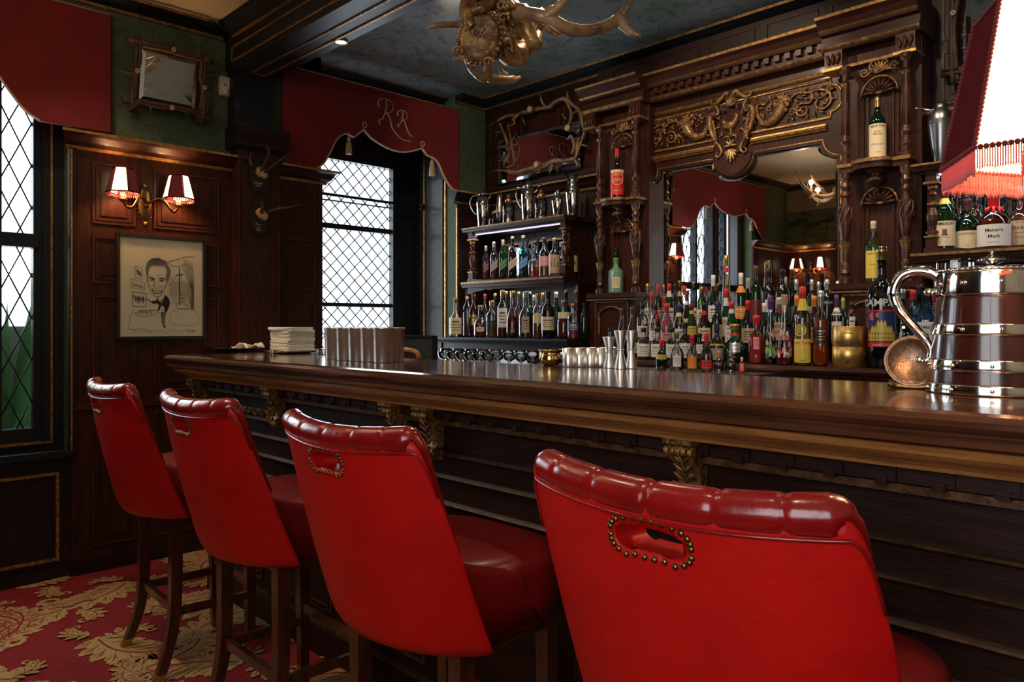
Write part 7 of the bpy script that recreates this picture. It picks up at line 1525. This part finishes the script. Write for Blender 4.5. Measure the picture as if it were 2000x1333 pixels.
for k in range(N):
    for q in range(34):
        f_ = q/34; p0 = hexv(RA+(RB_-RA)*f_+.002, k, Z0+(Z1_-Z0)*f_); br.ball(p0, .0045, 'velvet', 5)
    for q in range(22): f_ = q/22; A, B_ = Vector(hexv(RA+.002, k, Z0)), Vector(hexv(RA+.002, k+1, Z0)); br.ball(A.lerp(B_, f_), .0050, 'velvet', 5); A, B_ = Vector(hexv(RB_+.002, k, Z1_)), Vector(hexv(RB_+.002, k+1, Z1_)); br.ball(A.lerp(B_, f_), .004, 'velvet', 5)
b_ = br.build('braid', so); b_.matrix_parent_inverse = Matrix.Identity(4)
fr = MB(); r_ = random.Random(12)
for k in range(N):
    A, B_ = Vector(hexv(RA+.001, k, Z0-.002)), Vector(hexv(RA+.001, k+1, Z0-.002)); out = (A+B_)/2-Vector((x, y, Z0)); out.z = 0; out.normalize()
    for q in range(52):
        p0 = A.lerp(B_, (q+.5)/52); L_ = .042+r_.uniform(-.003, .004); dx = (B_-A).normalized()*.0016
        fr.tube([p0-dx, p0-dx*1.2+Vector((0, 0, -L_*.6)), p0+Vector((0, 0, -L_)), p0+dx*1.2+Vector((0, 0, -L_*.6)), p0+dx], .0011, 'fringe', 4)
f_ = fr.build('fringe', so, label='looped red fringe'); f_.matrix_parent_inverse = Matrix.Identity(4)
g = MB(); g.tube([(x, y, 1.80), (x, y, 2.9)], .008, 'brass_dark', 8); wpart(g, 'stem', lp)
for k in range(3): a = k*2*PI/3; g = MB(); g.tube([(x, y, 1.90), hexv(RB_, k*2, Z1_-.003)], .004, 'brass_dark', 6); wpart(g, 'shade_arm', lp)
g = MB(); g.ball((x, y, 1.78), .03, 'lamp_glass', 12); wpart(g, 'bulb', lp)
g = MB(); g.lathe([(.06,2.9), (.055,2.93), (.02,2.94), (.012,CZ)], 'brass_dark', (x, y, 0), 16); wpart(g, 'ceiling_rose', lp)
point('pendant_bulb', (x, y, 1.74), 9, (1,.66,.36), .04)
# ================================================================== ANTLER CHANDELIER
TC = 2.95
def cp(px, py, t_=TC):
    u_ = (px-1000)/FL; return Vector((t_*(FX+u_*RX), t_*(FY+u_*RY), HC-(py-637.5)/FL*t_))
c0 = cp(975, 40); ch = empty('antler_chandelier', tuple(c0), 'hanging antler chandelier with a carved gilded mermaid figure and shield, top centre', 'chandelier')
def CT(pts, rad, name, m='antler_gold', tines=(), parent=ch, seg=10, **k):
    g = MB(); g.tube(smooth([tuple(cp(*p)) for p in pts], 6), rad, m, seg)
    for tp, tr in tines: g.tube(smooth([tuple(cp(*p)) for p in tp], 6), tr, m, 8)
    return wpart(g, name, parent, **k)
CT([(990,12,2.9), (1005,22,2.85), (1035,28,2.8), (1070,35,2.78), (1105,55,2.8), (1140,60,2.85), (1170,55,2.9), (1200,42,2.95), (1220,20,3.0), (1240,-6,3.05)], [.042, .034, .026, .024, .025, .023, .022, .022, .018, .008], 'antler', tines=[([(1065,34,2.78), (1090,14,2.76), (1110,-6,2.75)], [.024, .018, .010]), ([(1207,34,2.96), (1225,58,2.93), (1245,68,2.92), (1252,70,2.92)], [.022, .017, .014, .010])])
CT([(930,95,3.1), (945,105,3.1), (955,125,3.12), (955,150,3.15), (975,155,3.18), (1000,155,3.2), (1015,152,3.22)], [.026, .028, .024, .022, .020, .018, .010], 'antler', tines=[([(930,100,3.1), (905,112,3.1), (884,118,3.1)], [.022, .015, .009]), ([(948,155,3.15), (925,140,3.1), (912,118,3.05), (908,112,3.04)], [.018, .014, .012, .009]), ([(990,150,3.2), (980,140,3.2), (975,126,3.2)], [.016, .012, .005])])
CT([(910,48,2.9), (880,48,2.85), (850,50,2.8), (834,56,2.8)], [.014, .012, .010, .006], 'antler')
CT([(990,10,3.1), (960,-20,3.3), (900,-40,3.4), (830,-30,3.5)], [.03, .025, .012], 'antler')
CT([(1010,-30,3.0), (1100,-70,3.3), (1250,-90,3.5)], [.03, .02, .01], 'antler')
# figure: torso, tail, shield
CT([(955,-60,2.95), (952,-30,2.95), (945,0,2.92), (940,25,2.90), (955,55,2.90), (975,80,2.9), (990,98,2.9)], [.04, .07, .085, .085, .085, .075, .055], 'figure_torso', 'carving', label='carved and gilded mermaid torso', seg=14)
CT([(985,95,2.92), (1003,110,2.95), (1018,102,2.98), (1020,80,3.0), (1008,55,3.0), (1003,38,2.98), (1015,30,2.94), (1025,45,2.92), (1035,70,2.92), (1045,88,2.94), (1050,75,2.97), (1053,55,3.0), (1066,45,3.0)], [.046, .044, .040, .036, .030, .026, .026, .028, .030, .028, .024, .020, .014, .008], 'mermaid_tail', 'carving_pale', label='pale gold scaly tail', seg=14)
g = MB()
for p, q in (((1062,48,3.0), (1092,68,2.98)), ((1060,45,3.0), (1090,52,2.98)), ((1060,40,3.0), (1072,18,3.0)), ((1056,40,3.0), (1058,14,3.0)), ((1060,45,3.0), (1085,60,3.0))):
    A, B_ = cp(*p), cp(*q); d_ = B_-A; g.ell((A+B_)/2, (d_*.5, d_.cross(Vector((FX, FY, 0))).normalized()*.018, Vector((FX, FY, 0))*.006), 'carving', 8)
wpart(g, 'tail_fin', ch)
g = MB()
for p, r_ in (((928,70,2.82), .0), ): pass
cS = cp(938, 72, 2.79); ex = Vector((RX, RY, -.35)).normalized(); fw = Vector((FX, FY, 0)).normalized(); ez = ex.cross(fw)*-1
if ez.z < 0: ez = -ez
P = [cS+ex*(.078*math.cos(a*PI/14))+ez*(.092*math.sin(a*PI/14)*(1.0 if math.sin(a*PI/14) > 0 else 1.1)) for a in range(28)]
P2 = [cS-fw*.022+(p_-cS)*.8 for p_ in P]; P0 = [p_+fw*.03 for p_ in P]; g.loft([P0, P, P2], 'carving', True)
for a in range(28): g.ball(P[a]-fw*.004, .010, 'carving', 6)
for s in (-1, 1):
    for zz in (-1, 1): cc = cS+ex*s*.06+ez*zz*.085-fw*.02; g.tube([cc+ex*(.022*(1-k/14)*math.cos(k*.6*s))+ez*(.022*(1-k/14)*math.sin(k*.6)) for k in range(14)], [.007, .004], 'carving', 6)
wpart(g, 'shield', ch, label='carved golden shield')
g = MB(); put_text(g, 'Rules', .052, lambda a, b_: tuple(cS-fw*.0245+ex*(a-.005)+ez*(b_+.005)), 'twig', 0, .25); wpart(g, 'shield_lettering', ch)
g = MB(); rr = random.Random(9)
for k in range(26):   # curls, arms and scroll carving over the torso
    px, py = rr.uniform(950, 990), rr.uniform(-25, 40); cc = cp(px, py, 2.80+rr.uniform(-.02, .02)); L_ = rr.uniform(.014, .026); s = rr.choice((-1, 1))
    g.tube([cc+ex*(L_*(1-k_/13)*math.cos(k_*.6*s))+ez*(L_*(1-k_/13)*math.sin(k_*.6)) for k_ in range(12)], [.011, .006], 'carving', 6)
for k in range(5): a = cp(960+k*6, 35+k*11, 2.80); b2 = cp(985+k*4, 45+k*12, 2.82); g.tube(smooth([tuple(a), tuple((a+b2)/2-fw*.02+ez*.012), tuple(b2)], 5), [.010, .008, .004], 'carving_pale', 6)
for k in range(7): cc = cp(968+(k % 3)*12, 92+(k//3)*9, 2.86); g.tube([cc+ex*(.02*(1-k_/13)*math.cos(k_*.6))+ez*(.02*(1-k_/13)*math.sin(k_*.6)) for k_ in range(12)], [.010, .005], 'carving', 6)
wpart(g, 'carved_curls', ch)
g = MB(); g.tube(smooth([tuple(cp(935,-20,2.82)), tuple(cp(918,10,2.78)), tuple(cp(915,40,2.76)), tuple(cp(922,52,2.76))], 5), [.030, .026, .020, .018], 'carving', 10); g.tube(smooth([tuple(cp(965,-10,2.82)), tuple(cp(945,12,2.76)), tuple(cp(922,22,2.76))], 5), [.030, .022, .016], 'carving', 10); wpart(g, 'figure_arm', ch)
g = MB(); g.ball(cp(958, -85, 2.95), (.07, .07, .085), 'carving', 14); wpart(g, 'figure_head', ch)
g = MB(); pt_ = cp(965, -60, 2.95); g.tube([pt_, (pt_.x, pt_.y, CZ-.02)], .008, 'brass_dark', 8); wpart(g, 'hanging_chain', ch)

# second, smaller antler chandelier over the near end of the room (seen in the mirrors)
s0 = Vector((-3.2, .42, 2.74)); c2 = empty('antler_chandelier', tuple(s0), 'second antler chandelier, seen only as a reflection in the mirrors', 'chandelier')
for k in range(4):
    a = k*PI/2+.5; d_ = Vector((math.cos(a), math.sin(a), 0)); g = MB()
    g.tube(smooth([tuple(s0), tuple(s0+d_*.15+Vector((0,0,-.06))), tuple(s0+d_*.32+Vector((0,0,-.05))), tuple(s0+d_*.46+Vector((0,0,.06))), tuple(s0+d_*.52+Vector((0,0,.17)))], 6), [.024, .022, .019, .015, .006], 'antler_gold', 9)
    g.tube(smooth([tuple(s0+d_*.30+Vector((0,0,-.05))), tuple(s0+d_*.38+Vector((.05,.05,-.10))), tuple(s0+d_*.40+Vector((.09,.07,-.06)))], 5), [.015, .010, .004], 'antler_gold', 7); g.tube(smooth([tuple(s0+d_*.2), tuple(s0+d_*.24+Vector((-.04,.03,.08))), tuple(s0+d_*.26+Vector((-.05,.05,.15)))], 5), [.014, .010, .004], 'antler_gold', 7)
    wpart(g, 'antler', c2)
    e = s0+d_*.34+Vector((0,0,-.02)); g = MB(); g.tube([e, e+Vector((0,0,.07))], .011, 'candle', 10); g.ell(e+Vector((0,0,.09)), ((0,0,.022), (.011,0,0), (0,.011,0)), 'lamp_glass', 8); wpart(g, 'candle_lamp', c2); point('candle_bulb', e+Vector((0,0,.09)), 6, (1,.68,.38), .02)
g = MB(); g.ball(s0, .07, 'carving', 14); g.tube([s0, (s0.x, s0.y, CZ)], .008, 'brass_dark', 8); wpart(g, 'hub', c2)
